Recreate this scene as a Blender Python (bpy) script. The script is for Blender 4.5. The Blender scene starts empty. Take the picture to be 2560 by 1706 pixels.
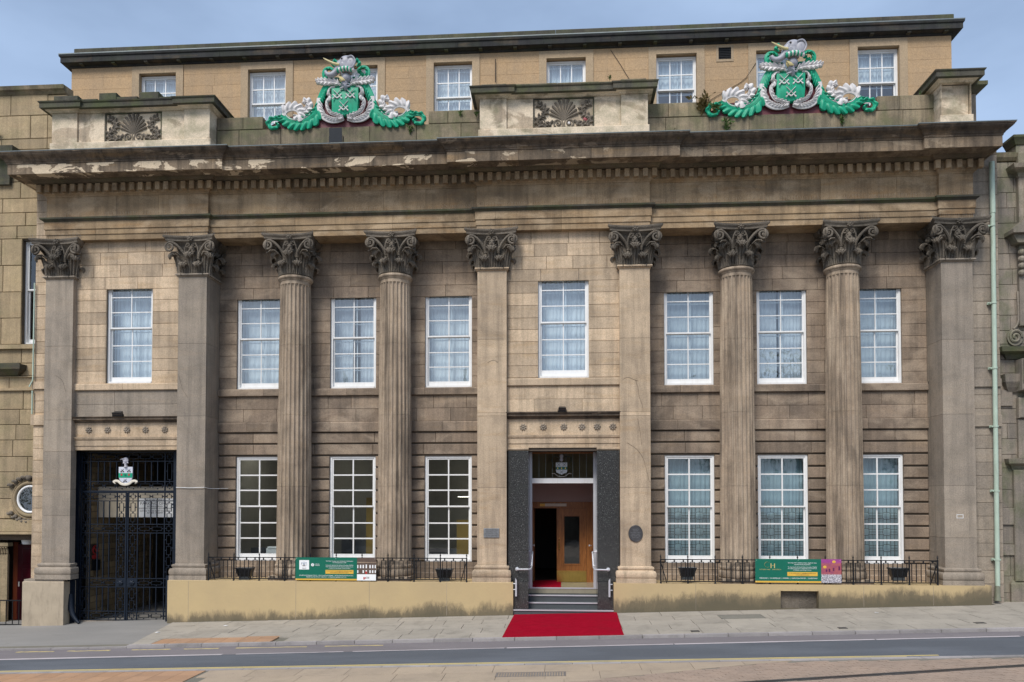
import bpy, math, random
from math import sin, cos, pi, radians, sqrt, atan2
from mathutils import Vector, Matrix
random.seed(7)
sc = bpy.context.scene
col = sc.collection

# ---------------------------------------------------------------- camera
FPX, PPX, PPY = 1909.0, 1280.0, 1200.0
cam_d = bpy.data.cameras.new('camera'); cam = bpy.data.objects.new('camera', cam_d); col.objects.link(cam)
cam_d.sensor_fit = 'HORIZONTAL'; cam_d.sensor_width = 36.0
cam_d.lens = 36.0 * FPX / 2560.0
cam_d.shift_x = (1280.0 - PPX) / 2560.0; cam_d.shift_y = (PPY - 853.0) / 2560.0
cam_d.clip_start = 0.1; cam_d.clip_end = 2000.0
yaw = math.atan(124.0 / FPX); pitch = math.atan(FPX / 72446.0)
cam.location = (0.0, -20.0, 2.93)
cam.rotation_euler = (pi / 2 + pitch, 0.0, yaw)
sc.camera = cam

# ---------------------------------------------------------------- world, sun, exposure
SUN_EL, SUN_AZ = 50.0, -22.0        # azimuth seen from the facade: 0 = straight behind the camera, minus = from the left
w = bpy.data.worlds.new('World'); sc.world = w; w.use_nodes = True
nt = w.node_tree; nt.nodes.clear()
out = nt.nodes.new('ShaderNodeOutputWorld'); bg = nt.nodes.new('ShaderNodeBackground')
sky = nt.nodes.new('ShaderNodeTexSky'); sky.sky_type = 'NISHITA'; sky.sun_disc = False
sky.sun_elevation = radians(SUN_EL)
# nishita: rotation 0 puts the sun on +Y, turning clockwise seen from above
sky.sun_rotation = radians(180.0 - SUN_AZ)
sky.altitude = 60; sky.air_density = 1.0; sky.dust_density = 2.2; sky.ozone_density = 1.6
# thin high overcast: a soft grey veil over the blue, even all round, uneven in patches
tc = nt.nodes.new('ShaderNodeTexCoord'); mp = nt.nodes.new('ShaderNodeMapping'); mp.inputs['Scale'].default_value = (1.6, 1.6, 4.5)
nz = nt.nodes.new('ShaderNodeTexNoise'); nz.inputs['Scale'].default_value = 1.5; nz.inputs['Detail'].default_value = 5; nz.inputs['Roughness'].default_value = .5
rp = nt.nodes.new('ShaderNodeMapRange'); rp.inputs['From Min'].default_value = .3; rp.inputs['From Max'].default_value = .75
rp.inputs['To Min'].default_value = .34; rp.inputs['To Max'].default_value = .86
mx = nt.nodes.new('ShaderNodeMix'); mx.data_type = 'RGBA'
mx.inputs['B'].default_value = (4.7, 6.2, 8.7, 1)
L = nt.links.new
L(tc.outputs['Generated'], mp.inputs['Vector']); L(mp.outputs['Vector'], nz.inputs['Vector']); L(nz.outputs['Fac'], rp.inputs['Value'])
L(rp.outputs['Result'], mx.inputs['Factor']); L(sky.outputs['Color'], mx.inputs['A']); L(mx.outputs['Result'], bg.inputs['Color'])
bg.inputs['Strength'].default_value = 0.085
L(bg.outputs['Background'], out.inputs['Surface'])
sun_d = bpy.data.lights.new('sun', 'SUN'); sun = bpy.data.objects.new('sun', sun_d); col.objects.link(sun)
sun_d.energy = 2.25; sun_d.angle = radians(22); sun_d.color = (1.0, .955, .89)
_el, _az = radians(SUN_EL), radians(SUN_AZ)
_dir = Vector((sin(_az) * cos(_el), -cos(_az) * cos(_el), sin(_el)))     # towards the sun
sun.rotation_euler = _dir.to_track_quat('Z', 'Y').to_euler()
sun.location = (0, -30, 30)
sc.view_settings.view_transform = 'Standard'
try: sc.view_settings.look = 'None'
except Exception: pass
sc.view_settings.gamma = 1.0; sc.view_settings.use_curve_mapping = False
sc.view_settings.exposure = 0.55
sc.render.engine = 'CYCLES'
sc.cycles.max_bounces = 8; sc.cycles.diffuse_bounces = 4; sc.cycles.glossy_bounces = 3; sc.cycles.transparent_max_bounces = 12
sc.cycles.use_denoising = True

# ---------------------------------------------------------------- helpers
def ground(x, y=0.0):
    """pavement surface: the street climbs to the right and falls a little to the kerb"""
    return -0.02 + 0.0308 * x + 0.02 * min(0.0, max(y, -3.2))
def road(x): return ground(x, -3.2) - 0.05
def unproj(u, v, y):
    """photo pixel (2560 wide) to the point on the vertical plane y"""
    fw = Vector((-sin(yaw) * cos(pitch), cos(yaw) * cos(pitch), sin(pitch))); rt = Vector((cos(yaw), sin(yaw), 0)); up = rt.cross(fw)
    r = fw + rt * ((u - PPX) / FPX) - up * ((v - PPY) / FPX)
    return Vector((0, -20.0, 2.93)) + r * ((y + 20.0) / r.y)

def wloc(p):
    v = Vector((0, 0, 0))
    while p is not None: v += p.location; p = p.parent
    return v
def tag(o, label=None, cat=None, group=None, kind=None):
    if label: o['label'] = label
    if cat: o['category'] = cat
    if group: o['group'] = group
    if kind: o['kind'] = kind
    return o
def empty(name, loc=(0, 0, 0), label=None, cat=None, group=None, parent=None):
    o = bpy.data.objects.new(name, None); o.empty_display_size = .2
    col.objects.link(o); o.location = Vector(loc) - (wloc(parent) if parent else Vector((0, 0, 0)))
    if parent: o.parent = parent
    return tag(o, label, cat, group)
def link(me, name, mat=None, parent=None, loc=(0, 0, 0), rot=(0, 0, 0), scale=None):
    """an object for mesh data in its parent's own space"""
    o = bpy.data.objects.new(name, me); col.objects.link(o)
    if parent: o.parent = parent
    o.location = loc; o.rotation_euler = rot
    if scale: o.scale = scale
    return o
def copy_tree(o, parent=None, loc=None, rot=None):
    c = o.copy(); col.objects.link(c); c.parent = parent
    if loc is not None: c.location = loc
    if rot is not None: c.rotation_euler = rot
    for k in ('label', 'category', 'group'):
        pass
    for ch in list(o.children): copy_tree(ch, c)
    return c

class MB:
    def __init__(s): s.v = []; s.f = []
    def add(s, vs, fs):
        b = len(s.v); s.v += [tuple(p) for p in vs]; s.f += [tuple(i + b for i in f) for f in fs]; return s
    def box(s, x0, x1, y0, y1, z0, z1):
        return s.add([(x0, y0, z0), (x1, y0, z0), (x1, y1, z0), (x0, y1, z0), (x0, y0, z1), (x1, y0, z1), (x1, y1, z1), (x0, y1, z1)],
                     [(0, 3, 2, 1), (4, 5, 6, 7), (0, 1, 5, 4), (1, 2, 6, 5), (2, 3, 7, 6), (3, 0, 4, 7)])
    def bbox(s, x0, x1, y0, y1, z0, z1, c=.006):
        """box with chamfered front edges (front = low y)"""
        a = [(x0, y1, z0), (x1, y1, z0), (x1, y1, z1), (x0, y1, z1)]
        b = [(x0, y0 + c, z0), (x1, y0 + c, z0), (x1, y0 + c, z1), (x0, y0 + c, z1)]
        d = [(x0 + c, y0, z0 + c), (x1 - c, y0, z0 + c), (x1 - c, y0, z1 - c), (x0 + c, y0, z1 - c)]
        fs = [(8, 9, 10, 11), (3, 2, 1, 0)]
        for i in range(4):
            j = (i + 1) % 4
            fs += [(i, j, j + 4, i + 4), (i + 4, j + 4, j + 8, i + 8)]
        return s.add(a + b + d, fs)
    def lathe(s, prof, cx=0, cy=0, seg=32, a0=0.0, a1=2 * pi, cap=False):
        full = abs(a1 - a0 - 2 * pi) < 1e-6; n = seg if full else seg + 1
        vs = []
        for r, z in prof:
            for k in range(n):
                a = a0 + (a1 - a0) * k / seg; vs.append((cx + r * sin(a), cy - r * cos(a), z))
        fs = []
        for i in range(len(prof) - 1):
            for k in range(seg):
                k2 = (k + 1) % n
                fs.append((i * n + k, i * n + k2, (i + 1) * n + k2, (i + 1) * n + k))
        if cap: fs += [tuple(range(n - 1, -1, -1)), tuple((len(prof) - 1) * n + k for k in range(n))]
        return s.add(vs, fs)
    def tube(s, pts, r, seg=8, flat=1.0, up=None, cap=True):
        """tube through pts; r a number or a list; flat squashes it across the second axis"""
        pts = [Vector(p) for p in pts]; n = len(pts)
        rs = r if isinstance(r, (list, tuple)) else [r] * n
        vs = []; prev = None
        for i, p in enumerate(pts):
            t = (pts[min(i + 1, n - 1)] - pts[max(i - 1, 0)])
            t = t.normalized() if t.length > 1e-9 else Vector((0, 0, 1))
            if up is not None: a = up.cross(t)
            elif prev is None: a = Vector((0, 0, 1)).cross(t) if abs(t.z) < .9 else Vector((1, 0, 0)).cross(t)
            else: a = prev - t * prev.dot(t)
            if a.length < 1e-6: a = Vector((1, 0, 0))
            a.normalize(); prev = a; b = t.cross(a)
            for k in range(seg):
                th = 2 * pi * k / seg
                vs.append(p + a * (rs[i] * cos(th)) + b * (rs[i] * flat * sin(th)))
        fs = []
        for i in range(n - 1):
            for k in range(seg):
                k2 = (k + 1) % seg; fs.append((i * seg + k, i * seg + k2, (i + 1) * seg + k2, (i + 1) * seg + k))
        if cap: fs += [tuple(range(seg - 1, -1, -1)), tuple((n - 1) * seg + k for k in range(seg))]
        return s.add(vs, fs)
    def ell(s, c, rx, ry, rz, nu=12, nv=8, rot=None):
        vs = []; fs = []
        for j in range(nv + 1):
            ph = -pi / 2 + pi * j / nv
            for k in range(nu):
                th = 2 * pi * k / nu
                p = Vector((rx * cos(ph) * cos(th), ry * cos(ph) * sin(th), rz * sin(ph)))
                if rot is not None: p = rot @ p
                vs.append(p + Vector(c))
        for j in range(nv):
            for k in range(nu):
                k2 = (k + 1) % nu; fs.append((j * nu + k, j * nu + k2, (j + 1) * nu + k2, (j + 1) * nu + k))
        return s.add(vs, fs)
    def prism(s, poly, y0, y1):
        """polygon in x,z (counter-clockwise seen from the street) extruded from y0 (front) to y1"""
        n = len(poly)
        vs = [(x, y0, z) for x, z in poly] + [(x, y1, z) for x, z in poly]
        fs = [tuple(range(n)), tuple(range(2 * n - 1, n - 1, -1))]
        fs += [(i, i + n, (i + 1) % n + n, (i + 1) % n) for i in range(n)]
        return s.add(vs, fs)
    def slab(s, poly, zf, th):
        """polygon in x,y (counter-clockwise from above), top at zf(x,y)"""
        n = len(poly)
        vs = [(x, y, zf(x, y)) for x, y in poly] + [(x, y, zf(x, y) - th) for x, y in poly]
        fs = [tuple(range(n)), tuple(range(2 * n - 1, n - 1, -1))]
        fs += [(i, i + n, (i + 1) % n + n, (i + 1) % n) for i in range(n)]
        return s.add(vs, fs)
    def sweep(s, path, prof, caps=True):
        """profile (out, z) swept along a plan path (x, y); out is to the right of the way the path runs; mitred corners"""
        n = len(path); m = len(prof); vs = []
        ns = []
        for i in range(n - 1):
            dx, dy = path[i + 1][0] - path[i][0], path[i + 1][1] - path[i][1]; l = sqrt(dx * dx + dy * dy)
            ns.append((dy / l, -dx / l))
        for i, p in enumerate(path):
            a = ns[max(i - 1, 0)]; b = ns[min(i, n - 2)]
            d = 1 + a[0] * b[0] + a[1] * b[1]
            mx_, my_ = (a[0] + b[0]) / d, (a[1] + b[1]) / d
            for o, z in prof: vs.append((p[0] + mx_ * o, p[1] + my_ * o, z))
        fs = []
        for i in range(n - 1):
            for k in range(m):
                k2 = (k + 1) % m
                fs.append((i * m + k, i * m + k2, (i + 1) * m + k2, (i + 1) * m + k))
        fs = [f[::-1] for f in fs]
        if caps: fs += [tuple(range(m)), tuple((n - 1) * m + k for k in range(m - 1, -1, -1))]
        return s.add(vs, fs)
    def mesh(s, name, mat=None, smooth=False, center=False):
        c = Vector((0, 0, 0))
        if center and s.v:
            lo = [min(p[i] for p in s.v) for i in range(3)]; hi = [max(p[i] for p in s.v) for i in range(3)]
            c = Vector([(a + b) / 2 for a, b in zip(lo, hi)])
        me = bpy.data.meshes.new(name)
        me.from_pydata([(p[0] - c.x, p[1] - c.y, p[2] - c.z) for p in s.v], [], s.f)
        if mat: me.materials.append(mat)
        if smooth:
            me.polygons.foreach_set('use_smooth', [True] * len(me.polygons))
            me.set_sharp_from_angle(angle=radians(smooth if smooth is not True else 40))
        me.update()
        return me, c
    def obj(s, name, mat=None, parent=None, smooth=False):
        """one object, built in world coordinates, its origin at the middle of its bounds"""
        me, c = s.mesh(name, mat, smooth, True)
        o = bpy.data.objects.new(name, me); col.objects.link(o)
        if parent: o.parent = parent
        o.location = c - (wloc(parent) if parent else Vector((0, 0, 0)))
        return o

def split_path(path, joints, gap=.006):
    """cut a plan path at the given lengths; returns the pieces"""
    cum = [0.0]
    for a, b in zip(path, path[1:]): cum.append(cum[-1] + sqrt((b[0] - a[0]) ** 2 + (b[1] - a[1]) ** 2))
    def at(l):
        for i in range(len(path) - 1):
            if l <= cum[i + 1] + 1e-9:
                t = (l - cum[i]) / (cum[i + 1] - cum[i]); a, b = path[i], path[i + 1]
                return (a[0] + (b[0] - a[0]) * t, a[1] + (b[1] - a[1]) * t)
        return path[-1]
    js = [0.0] + sorted(joints) + [cum[-1]]
    out = []
    for k in range(len(js) - 1):
        l0 = js[k] + (gap / 2 if k else 0); l1 = js[k + 1] - (gap / 2 if k < len(js) - 2 else 0)
        pts = [at(l0)] + [path[i] for i in range(len(path)) if l0 + 1e-6 < cum[i] < l1 - 1e-6] + [at(l1)]
        out.append(pts)
    return out, cum
def spread(a, b, lo, hi, rnd=random):
    """cut points between a and b at uneven spacing"""
    r = []; x = a + rnd.uniform(lo, hi) * rnd.uniform(.4, 1)
    while x < b - lo * .5: r.append(x); x += rnd.uniform(lo, hi)
    return r

def walled(mb, x0, x1, z0, z1, y0, y1, holes):
    """a wall slab with rectangular openings, closed reveals"""
    xs = sorted(set([x0, x1] + [h[0] for h in holes] + [h[1] for h in holes])); xs = [x for x in xs if x0 - 1e-6 <= x <= x1 + 1e-6]
    zs = sorted(set([z0, z1] + [h[2] for h in holes] + [h[3] for h in holes])); zs = [z for z in zs if z0 - 1e-6 <= z <= z1 + 1e-6]
    def solid(i, j):
        if i < 0 or j < 0 or i >= len(xs) - 1 or j >= len(zs) - 1: return False
        cx, cz = (xs[i] + xs[i + 1]) / 2, (zs[j] + zs[j + 1]) / 2
        return not any(h[0] < cx < h[1] and h[2] < cz < h[3] for h in holes)
    for i in range(len(xs) - 1):
        for j in range(len(zs) - 1):
            if not solid(i, j): continue
            a, b, c, d = xs[i], xs[i + 1], zs[j], zs[j + 1]
            mb.add([(a, y0, c), (b, y0, c), (b, y0, d), (a, y0, d)], [(0, 1, 2, 3)])
            mb.add([(a, y1, c), (b, y1, c), (b, y1, d), (a, y1, d)], [(3, 2, 1, 0)])
            if not solid(i - 1, j): mb.add([(a, y0, c), (a, y0, d), (a, y1, d), (a, y1, c)], [(0, 1, 2, 3)])
            if not solid(i + 1, j): mb.add([(b, y0, c), (b, y0, d), (b, y1, d), (b, y1, c)], [(3, 2, 1, 0)])
            if not solid(i, j - 1): mb.add([(a, y0, c), (b, y0, c), (b, y1, c), (a, y1, c)], [(3, 2, 1, 0)])
            if not solid(i, j + 1): mb.add([(a, y0, d), (b, y0, d), (b, y1, d), (a, y1, d)], [(0, 1, 2, 3)])
    return mb

def ashlar(parent, name, mat, spans, zs, y, gap=.007, hgap=None, ch=.006, lmin=.75, lmax=1.4, depth=.045, proud=.003, rnd=None):
    """courses of stones; spans(z0,z1) gives the x intervals of a course"""
    rnd = rnd or random; hgap = gap if hgap is None else hgap
    for z0, z1 in zip(zs, zs[1:]):
        for a, b in (spans(z0, z1) if callable(spans) else spans):
            if b - a < .06: continue
            cuts = [a] + (spread(a, b, lmin, lmax, rnd) if b - a > lmin * 1.35 else []) + [b]
            for i in range(len(cuts) - 1):
                g0 = gap / 2 if i else 0; g1 = gap / 2 if i < len(cuts) - 2 else 0
                p = rnd.uniform(0, proud)
                m = MB().bbox(cuts[i] + g0, cuts[i + 1] - g1, y - p, y + depth, z0 + hgap / 2, z1 - hgap / 2, ch)
                m.obj(name, mat if not isinstance(mat, (list, tuple)) else rnd.choice(mat), parent)

def spline(pts, n=24):
    """Catmull-Rom through pts (any dimension)"""
    P = [pts[0]] + list(pts) + [pts[-1]]; outp = []
    segs = len(pts) - 1
    for k in range(n + 1):
        u = segs * k / n; i = min(int(u), segs - 1); t = u - i
        p0, p1, p2, p3 = P[i], P[i + 1], P[i + 2], P[i + 3]
        outp.append(tuple(.5 * ((2 * b) + (-a + c) * t + (2 * a - 5 * b + 4 * c - d) * t * t + (-a + 3 * b - 3 * c + d) * t ** 3) for a, b, c, d in zip(p0, p1, p2, p3)))
    return outp

_texts = {}
def lettering(body, size, parent, mat, x, y, z, align='LEFT', width=None, thick=.0008, stretch=1.0):
    """flat raised letters facing the street, built in world coordinates"""
    cu = bpy.data.curves.new('lettering', 'FONT'); cu.body = body; cu.size = size; cu.align_x = align; cu.align_y = 'CENTER'
    cu.extrude = thick; cu.resolution_u = 2
    t = bpy.data.objects.new('lettering', cu); me = bpy.data.meshes.new_from_object(t)
    bpy.data.objects.remove(t); bpy.data.curves.remove(cu)
    if width and len(me.vertices):
        xs = [v.co.x for v in me.vertices]; k = width / max(1e-6, max(xs) - min(xs))
        for v in me.vertices: v.co.x *= k
    me.materials.clear(); me.materials.append(mat)
    o = bpy.data.objects.new('lettering', me); col.objects.link(o)
    if parent: o.parent = parent
    o.location = Vector((x, y, z)) - (wloc(parent) if parent else Vector((0, 0, 0))); o.rotation_euler = (pi / 2, 0, 0)
    return o
# ---------------------------------------------------------------- materials
def nmat(name):
    m = bpy.data.materials.new(name); m.use_nodes = True; n = m.node_tree; b = n.nodes['Principled BSDF']; return m, n, b
def node(n, t, **kw):
    o = n.nodes.new(t)
    for k, v in kw.items():
        if k in o.inputs.keys() if hasattr(o.inputs, 'keys') else False: o.inputs[k].default_value = v
        else: setattr(o, k, v)
    return o
def noise(n, vec, scale, detail=4, rough=.55, dist=0.0):
    o = n.nodes.new('ShaderNodeTexNoise'); o.inputs['Scale'].default_value = scale; o.inputs['Detail'].default_value = detail
    o.inputs['Roughness'].default_value = rough; o.inputs['Distortion'].default_value = dist
    n.links.new(vec, o.inputs['Vector']); return o.outputs['Fac']
def rng(n, val, a, b, c=0.0, d=1.0, smooth=False):
    o = n.nodes.new('ShaderNodeMapRange'); o.inputs['From Min'].default_value = a; o.inputs['From Max'].default_value = b
    o.inputs['To Min'].default_value = c; o.inputs['To Max'].default_value = d
    if smooth: o.interpolation_type = 'SMOOTHSTEP'
    n.links.new(val, o.inputs['Value']); return o.outputs['Result']
def mixc(n, fac, a, b, mode='MIX'):
    o = n.nodes.new('ShaderNodeMix'); o.data_type = 'RGBA'; o.blend_type = mode
    for s, v in (('Factor', fac), ('A', a), ('B', b)):
        if isinstance(v, (int, float)): o.inputs[s].default_value = v
        elif isinstance(v, (tuple, list)): o.inputs[s].default_value = (v[0], v[1], v[2], 1)
        else: n.links.new(v, o.inputs[s])
    return o.outputs['Result']
def mul(n, a, b):
    o = n.nodes.new('ShaderNodeMath'); o.operation = 'MULTIPLY'
    for i, v in ((0, a), (1, b)):
        if isinstance(v, (int, float)): o.inputs[i].default_value = v
        else: n.links.new(v, o.inputs[i])
    return o.outputs[0]
def pos(n, scale=(1, 1, 1), off=(0, 0, 0)):
    g = n.nodes.new('ShaderNodeNewGeometry'); m = n.nodes.new('ShaderNodeMapping')
    m.inputs['Scale'].default_value = scale; m.inputs['Location'].default_value = off
    n.links.new(g.outputs['Position'], m.inputs['Vector']); return m.outputs['Vector']
def bump(n, b, h, dist, strength=1.0):
    o = n.nodes.new('ShaderNodeBump'); o.inputs['Distance'].default_value = dist; o.inputs['Strength'].default_value = strength
    n.links.new(h, o.inputs['Height']); n.links.new(o.outputs['Normal'], b.inputs['Normal']); return o
def orand(n):
    return n.nodes.new('ShaderNodeObjectInfo').outputs['Random']

def stone(name, a, b_, dirt=(.07, .06, .05), dirt_amt=.55, var=.22, streak=.5, moss=0.0, mosscol=(.10, .12, .045), pale=0.0,
          palecol=(.62, .50, .36), grain=.9, ocean=0.0, warm=.25, warmcol=(.40, .25, .11), bmp=.006, edge=(.46, .52), pscale=(1, 1, 1.7), pfade=False):
    m, n, B = nmat(name); P = pos(n); r = orand(n)
    # each stone its own tone
    c = mixc(n, rng(n, noise(n, P, .55, 5, .6), .32, .68), a, b_)
    sep = n.nodes.new('ShaderNodeCombineXYZ'); n.links.new(mul(n, r, 40.0), sep.inputs[0]); n.links.new(mul(n, r, 77.0), sep.inputs[2])
    addv = n.nodes.new('ShaderNodeVectorMath'); addv.operation = 'ADD'; n.links.new(P, addv.inputs[0]); n.links.new(sep.outputs[0], addv.inputs[1]); PR = addv.outputs[0]
    c = mixc(n, 1.0, c, mixc(n, r, (1 - var,) * 3, (1 + var * .6, 1 + var * .55, 1 + var * .45)), 'MULTIPLY')
    # warm iron bands within some stones
    bed = n.nodes.new('ShaderNodeMapping'); bed.inputs['Scale'].default_value = (.7, .7, 4.0); n.links.new(PR, bed.inputs['Vector'])
    c = mixc(n, mul(n, rng(n, noise(n, bed.outputs[0], 1.1, 5, .6, .6), .52, .78), warm), c, warmcol)
    # soot: broad patches and runs
    c = mixc(n, mul(n, rng(n, noise(n, P, 1.3, 8, .68, .4), .44, .74), dirt_amt), c, dirt)
    if streak:
        c = mixc(n, mul(n, rng(n, noise(n, pos(n, (5.2, 5.2, .26)), 1.0, 8, .68), .45, .66), streak), c, dirt)
    if pale:
        pm = rng(n, noise(n, pos(n, pscale, (3, 1, 5)), .95, 6, .6, .5), edge[0], edge[1])
        if pfade:
            sx_ = n.nodes.new('ShaderNodeSeparateXYZ'); n.links.new(P, sx_.inputs[0]); pm = mul(n, pm, rng(n, sx_.outputs[0], 3.5, -4.0, .15, 1.0))
        c = mixc(n, mul(n, pm, pale), c, palecol)
    if moss:
        c = mixc(n, mul(n, rng(n, noise(n, pos(n, (1, 1, 1), (9, 2, 1)), 1.6, 7, .6, .3), .45, .66), moss), c, mosscol)
    # grain
    g = noise(n, P, 38, 3, .7)
    c = mixc(n, 1.0, c, mixc(n, rng(n, g, .3, .7), (1 - .24 * grain,) * 3, (1 + .20 * grain,) * 3), 'MULTIPLY')
    n.links.new(c, B.inputs['Base Color']); B.inputs['Roughness'].default_value = .88
    B.inputs['Specular IOR Level'].default_value = .25
    h = n.nodes.new('ShaderNodeMath'); h.operation = 'ADD'; n.links.new(g, h.inputs[0]); n.links.new(mul(n, noise(n, PR, 6, 6, .6), 1.4), h.inputs[1])
    bump(n, B, h.outputs[0], bmp)
    return m
def paint(name, c, rough=.5, var=.12, dirt=(.12, .10, .08), dirt_amt=.25, scale=3.0, metal=0.0, bmp=.001, spec=.5):
    m, n, B = nmat(name); P = pos(n)
    x = mixc(n, rng(n, noise(n, P, scale, 6, .65), .35, .75), c, tuple(v * (1 - var) for v in c))
    x = mixc(n, mul(n, rng(n, noise(n, pos(n, (4, 4, 1)), 2.2, 7, .7, .3), .5, .8), dirt_amt), x, dirt)
    n.links.new(x, B.inputs['Base Color']); B.inputs['Roughness'].default_value = rough; B.inputs['Metallic'].default_value = metal
    B.inputs['Specular IOR Level'].default_value = spec
    bump(n, B, noise(n, P, 30, 4, .6), bmp)
    return m
def emis(name, c, s):
    m, n, B = nmat(name); B.inputs['Base Color'].default_value = (*c, 1); B.inputs['Emission Color'].default_value = (*c, 1); B.inputs['Emission Strength'].default_value = s; return m
def glassm(name, tint=(.9, .95, .95), ior=1.75, rough=0.01, wob=.0012):
    """thin pane: mostly clear, mirror-like by Fresnel, a little wavy like old glass"""
    m = bpy.data.materials.new(name); m.use_nodes = True; n = m.node_tree; n.nodes.clear()
    o = n.nodes.new('ShaderNodeOutputMaterial'); t = n.nodes.new('ShaderNodeBsdfTransparent'); g = n.nodes.new('ShaderNodeBsdfGlossy')
    lw = n.nodes.new('ShaderNodeLayerWeight'); lw.inputs['Blend'].default_value = .5; pw = n.nodes.new('ShaderNodeMath'); pw.operation = 'POWER'; n.links.new(lw.outputs['Facing'], pw.inputs[0]); pw.inputs[1].default_value = 5.0
    f0 = ((ior - 1) / (ior + 1)) ** 2; f = n.nodes.new('ShaderNodeMapRange'); f.inputs['To Min'].default_value = f0; n.links.new(pw.outputs[0], f.inputs['Value']); mxs = n.nodes.new('ShaderNodeMixShader')
    t.inputs['Color'].default_value = (*tint, 1); g.inputs['Color'].default_value = (1, 1, 1, 1); g.inputs['Roughness'].default_value = rough
    bp = n.nodes.new('ShaderNodeBump'); bp.inputs['Distance'].default_value = wob
    n.links.new(noise(n, pos(n), 3.0, 2, .4), bp.inputs['Height']); n.links.new(bp.outputs['Normal'], g.inputs['Normal'])
    n.links.new(f.outputs['Result'], mxs.inputs['Fac']); n.links.new(t.outputs[0], mxs.inputs[1]); n.links.new(g.outputs[0], mxs.inputs[2]); n.links.new(mxs.outputs[0], o.inputs['Surface'])
    return m

S_PALE = stone('buff_sandstone', (.64, .495, .345), (.50, .385, .27), dirt_amt=.40, streak=.38, var=.22, warm=.45)
S_BROWN = stone('brown_sandstone', (.325, .248, .182), (.225, .174, .134), dirt_amt=.45, streak=.46, pale=.45, palecol=(.46, .365, .27), edge=(.48, .64), var=.28, warm=.22, warmcol=(.36, .24, .12))
S_GREY = stone('grey_weathered_sandstone', (.365, .305, .24), (.285, .243, .20), dirt=(.125, .11, .09), dirt_amt=.55, streak=.45, var=.12, warm=.12)
S_COL = stone('fluted_sandstone', (.45, .352, .255), (.305, .24, .18), dirt=(.075, .06, .046), dirt_amt=.55, streak=.80, pale=.4, palecol=(.58, .47, .35), edge=(.5, .66), pscale=(2.5, 2.5, .6), var=.10, warm=.18)
S_SOOT = stone('sooty_carved_stone', (.25, .21, .165), (.11, .097, .08), dirt=(.025, .023, .02), dirt_amt=.75, streak=.2, var=.1, warm=.1, bmp=.02)
S_ENT = stone('entablature_sandstone', (.41, .295, .175), (.275, .195, .12), dirt=(.07, .052, .036), dirt_amt=.62, streak=.40, pale=.5, palecol=(.52, .395, .26), edge=(.5, .64), var=.28, warm=.7, warmcol=(.34, .19, .075))
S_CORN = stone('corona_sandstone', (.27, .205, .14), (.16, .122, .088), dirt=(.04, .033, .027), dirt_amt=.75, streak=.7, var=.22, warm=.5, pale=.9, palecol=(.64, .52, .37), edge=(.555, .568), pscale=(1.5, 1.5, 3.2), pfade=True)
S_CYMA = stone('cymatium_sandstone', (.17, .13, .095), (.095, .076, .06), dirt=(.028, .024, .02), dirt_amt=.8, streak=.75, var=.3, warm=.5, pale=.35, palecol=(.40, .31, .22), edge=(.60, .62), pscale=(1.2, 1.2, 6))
S_PAR = stone('parapet_sandstone', (.33, .265, .175), (.20, .168, .12), dirt=(.045, .042, .034), dirt_amt=.7, streak=.6, var=.3, moss=.65, mosscol=(.12, .13, .06))
S_BLOCK = stone('flaking_pedestal_stone', (.55, .44, .32), (.44, .35, .25), dirt=(.10, .09, .075), dirt_amt=.55, streak=.35, var=.15, moss=.5, mosscol=(.15, .16, .085), pale=.9, palecol=(.70, .58, .43), edge=(.44, .50))
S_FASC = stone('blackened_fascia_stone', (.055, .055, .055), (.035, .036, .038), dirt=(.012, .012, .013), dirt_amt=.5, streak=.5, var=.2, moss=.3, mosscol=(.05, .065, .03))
S_CAP = stone('dark_coping_stone', (.125, .115, .088), (.07, .067, .055), dirt=(.03, .03, .028), dirt_amt=.6, streak=.55, var=.15, moss=.65, mosscol=(.085, .10, .04))
S_ATTIC = stone('attic_painted_stone', (.49, .335, .19), (.42, .29, .17), dirt=(.28, .22, .16), dirt_amt=.28, streak=.16, var=.06, warm=.25, warmcol=(.55, .34, .16))
S_ATRIM = stone('attic_surround_stone', (.45, .335, .21), (.395, .30, .20), dirt=(.2, .16, .12), dirt_amt=.3, streak=.2, var=.05, warm=.1)
S_LEFT = stone('neighbour_sandstone', (.48, .365, .22), (.37, .285, .18), dirt=(.10, .08, .055), dirt_amt=.45, streak=.35, var=.18, moss=.22, warm=.2)
S_RIGHT = stone('grey_mossy_sandstone', (.325, .275, .22), (.245, .212, .178), dirt=(.09, .085, .078), dirt_amt=.5, streak=.5, var=.2, moss=.55, mosscol=(.085, .11, .045), warm=.1)
S_PANEL = stone('carved_panel_stone', (.24, .20, .155), (.17, .145, .115), dirt=(.05, .045, .04), dirt_amt=.5, streak=.2, var=.1, warm=.1)
S_SOFF = stone('shaded_soffit_stone', (.17, .13, .088), (.11, .085, .06), dirt=(.03, .025, .02), dirt_amt=.7, streak=.2, var=.1, warm=.4, moss=.25)  # sandstone darkened so its colour carries the shade under the cornice
MORTAR = stone('dark_joint', (.13, .105, .08), (.095, .078, .06), dirt_amt=.3, streak=0, var=0)
MORTAR_A = stone('attic_joint', (.40, .28, .16), (.36, .25, .145), dirt_amt=.3, streak=0, var=0)
WHITE = paint('white_gloss_paint', (.80, .80, .79), .35, .06, (.42, .36, .27), .30)
LEAD = paint('lead_flashing', (.22, .25, .25), .5, .3, (.1, .12, .11), .5, metal=.3)
IRON = paint('black_iron_paint', (.011, .012, .014), .5, .3, (.04, .035, .03), .25, spec=.25)
NAVY = paint('navy_gate_paint', (.008, .014, .026), .5, .3, (.03, .034, .04), .25, spec=.25)
STEEL = paint('brushed_steel', (.62, .63, .66), .32, .08, (.3, .3, .3), .1, metal=.35)
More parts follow.
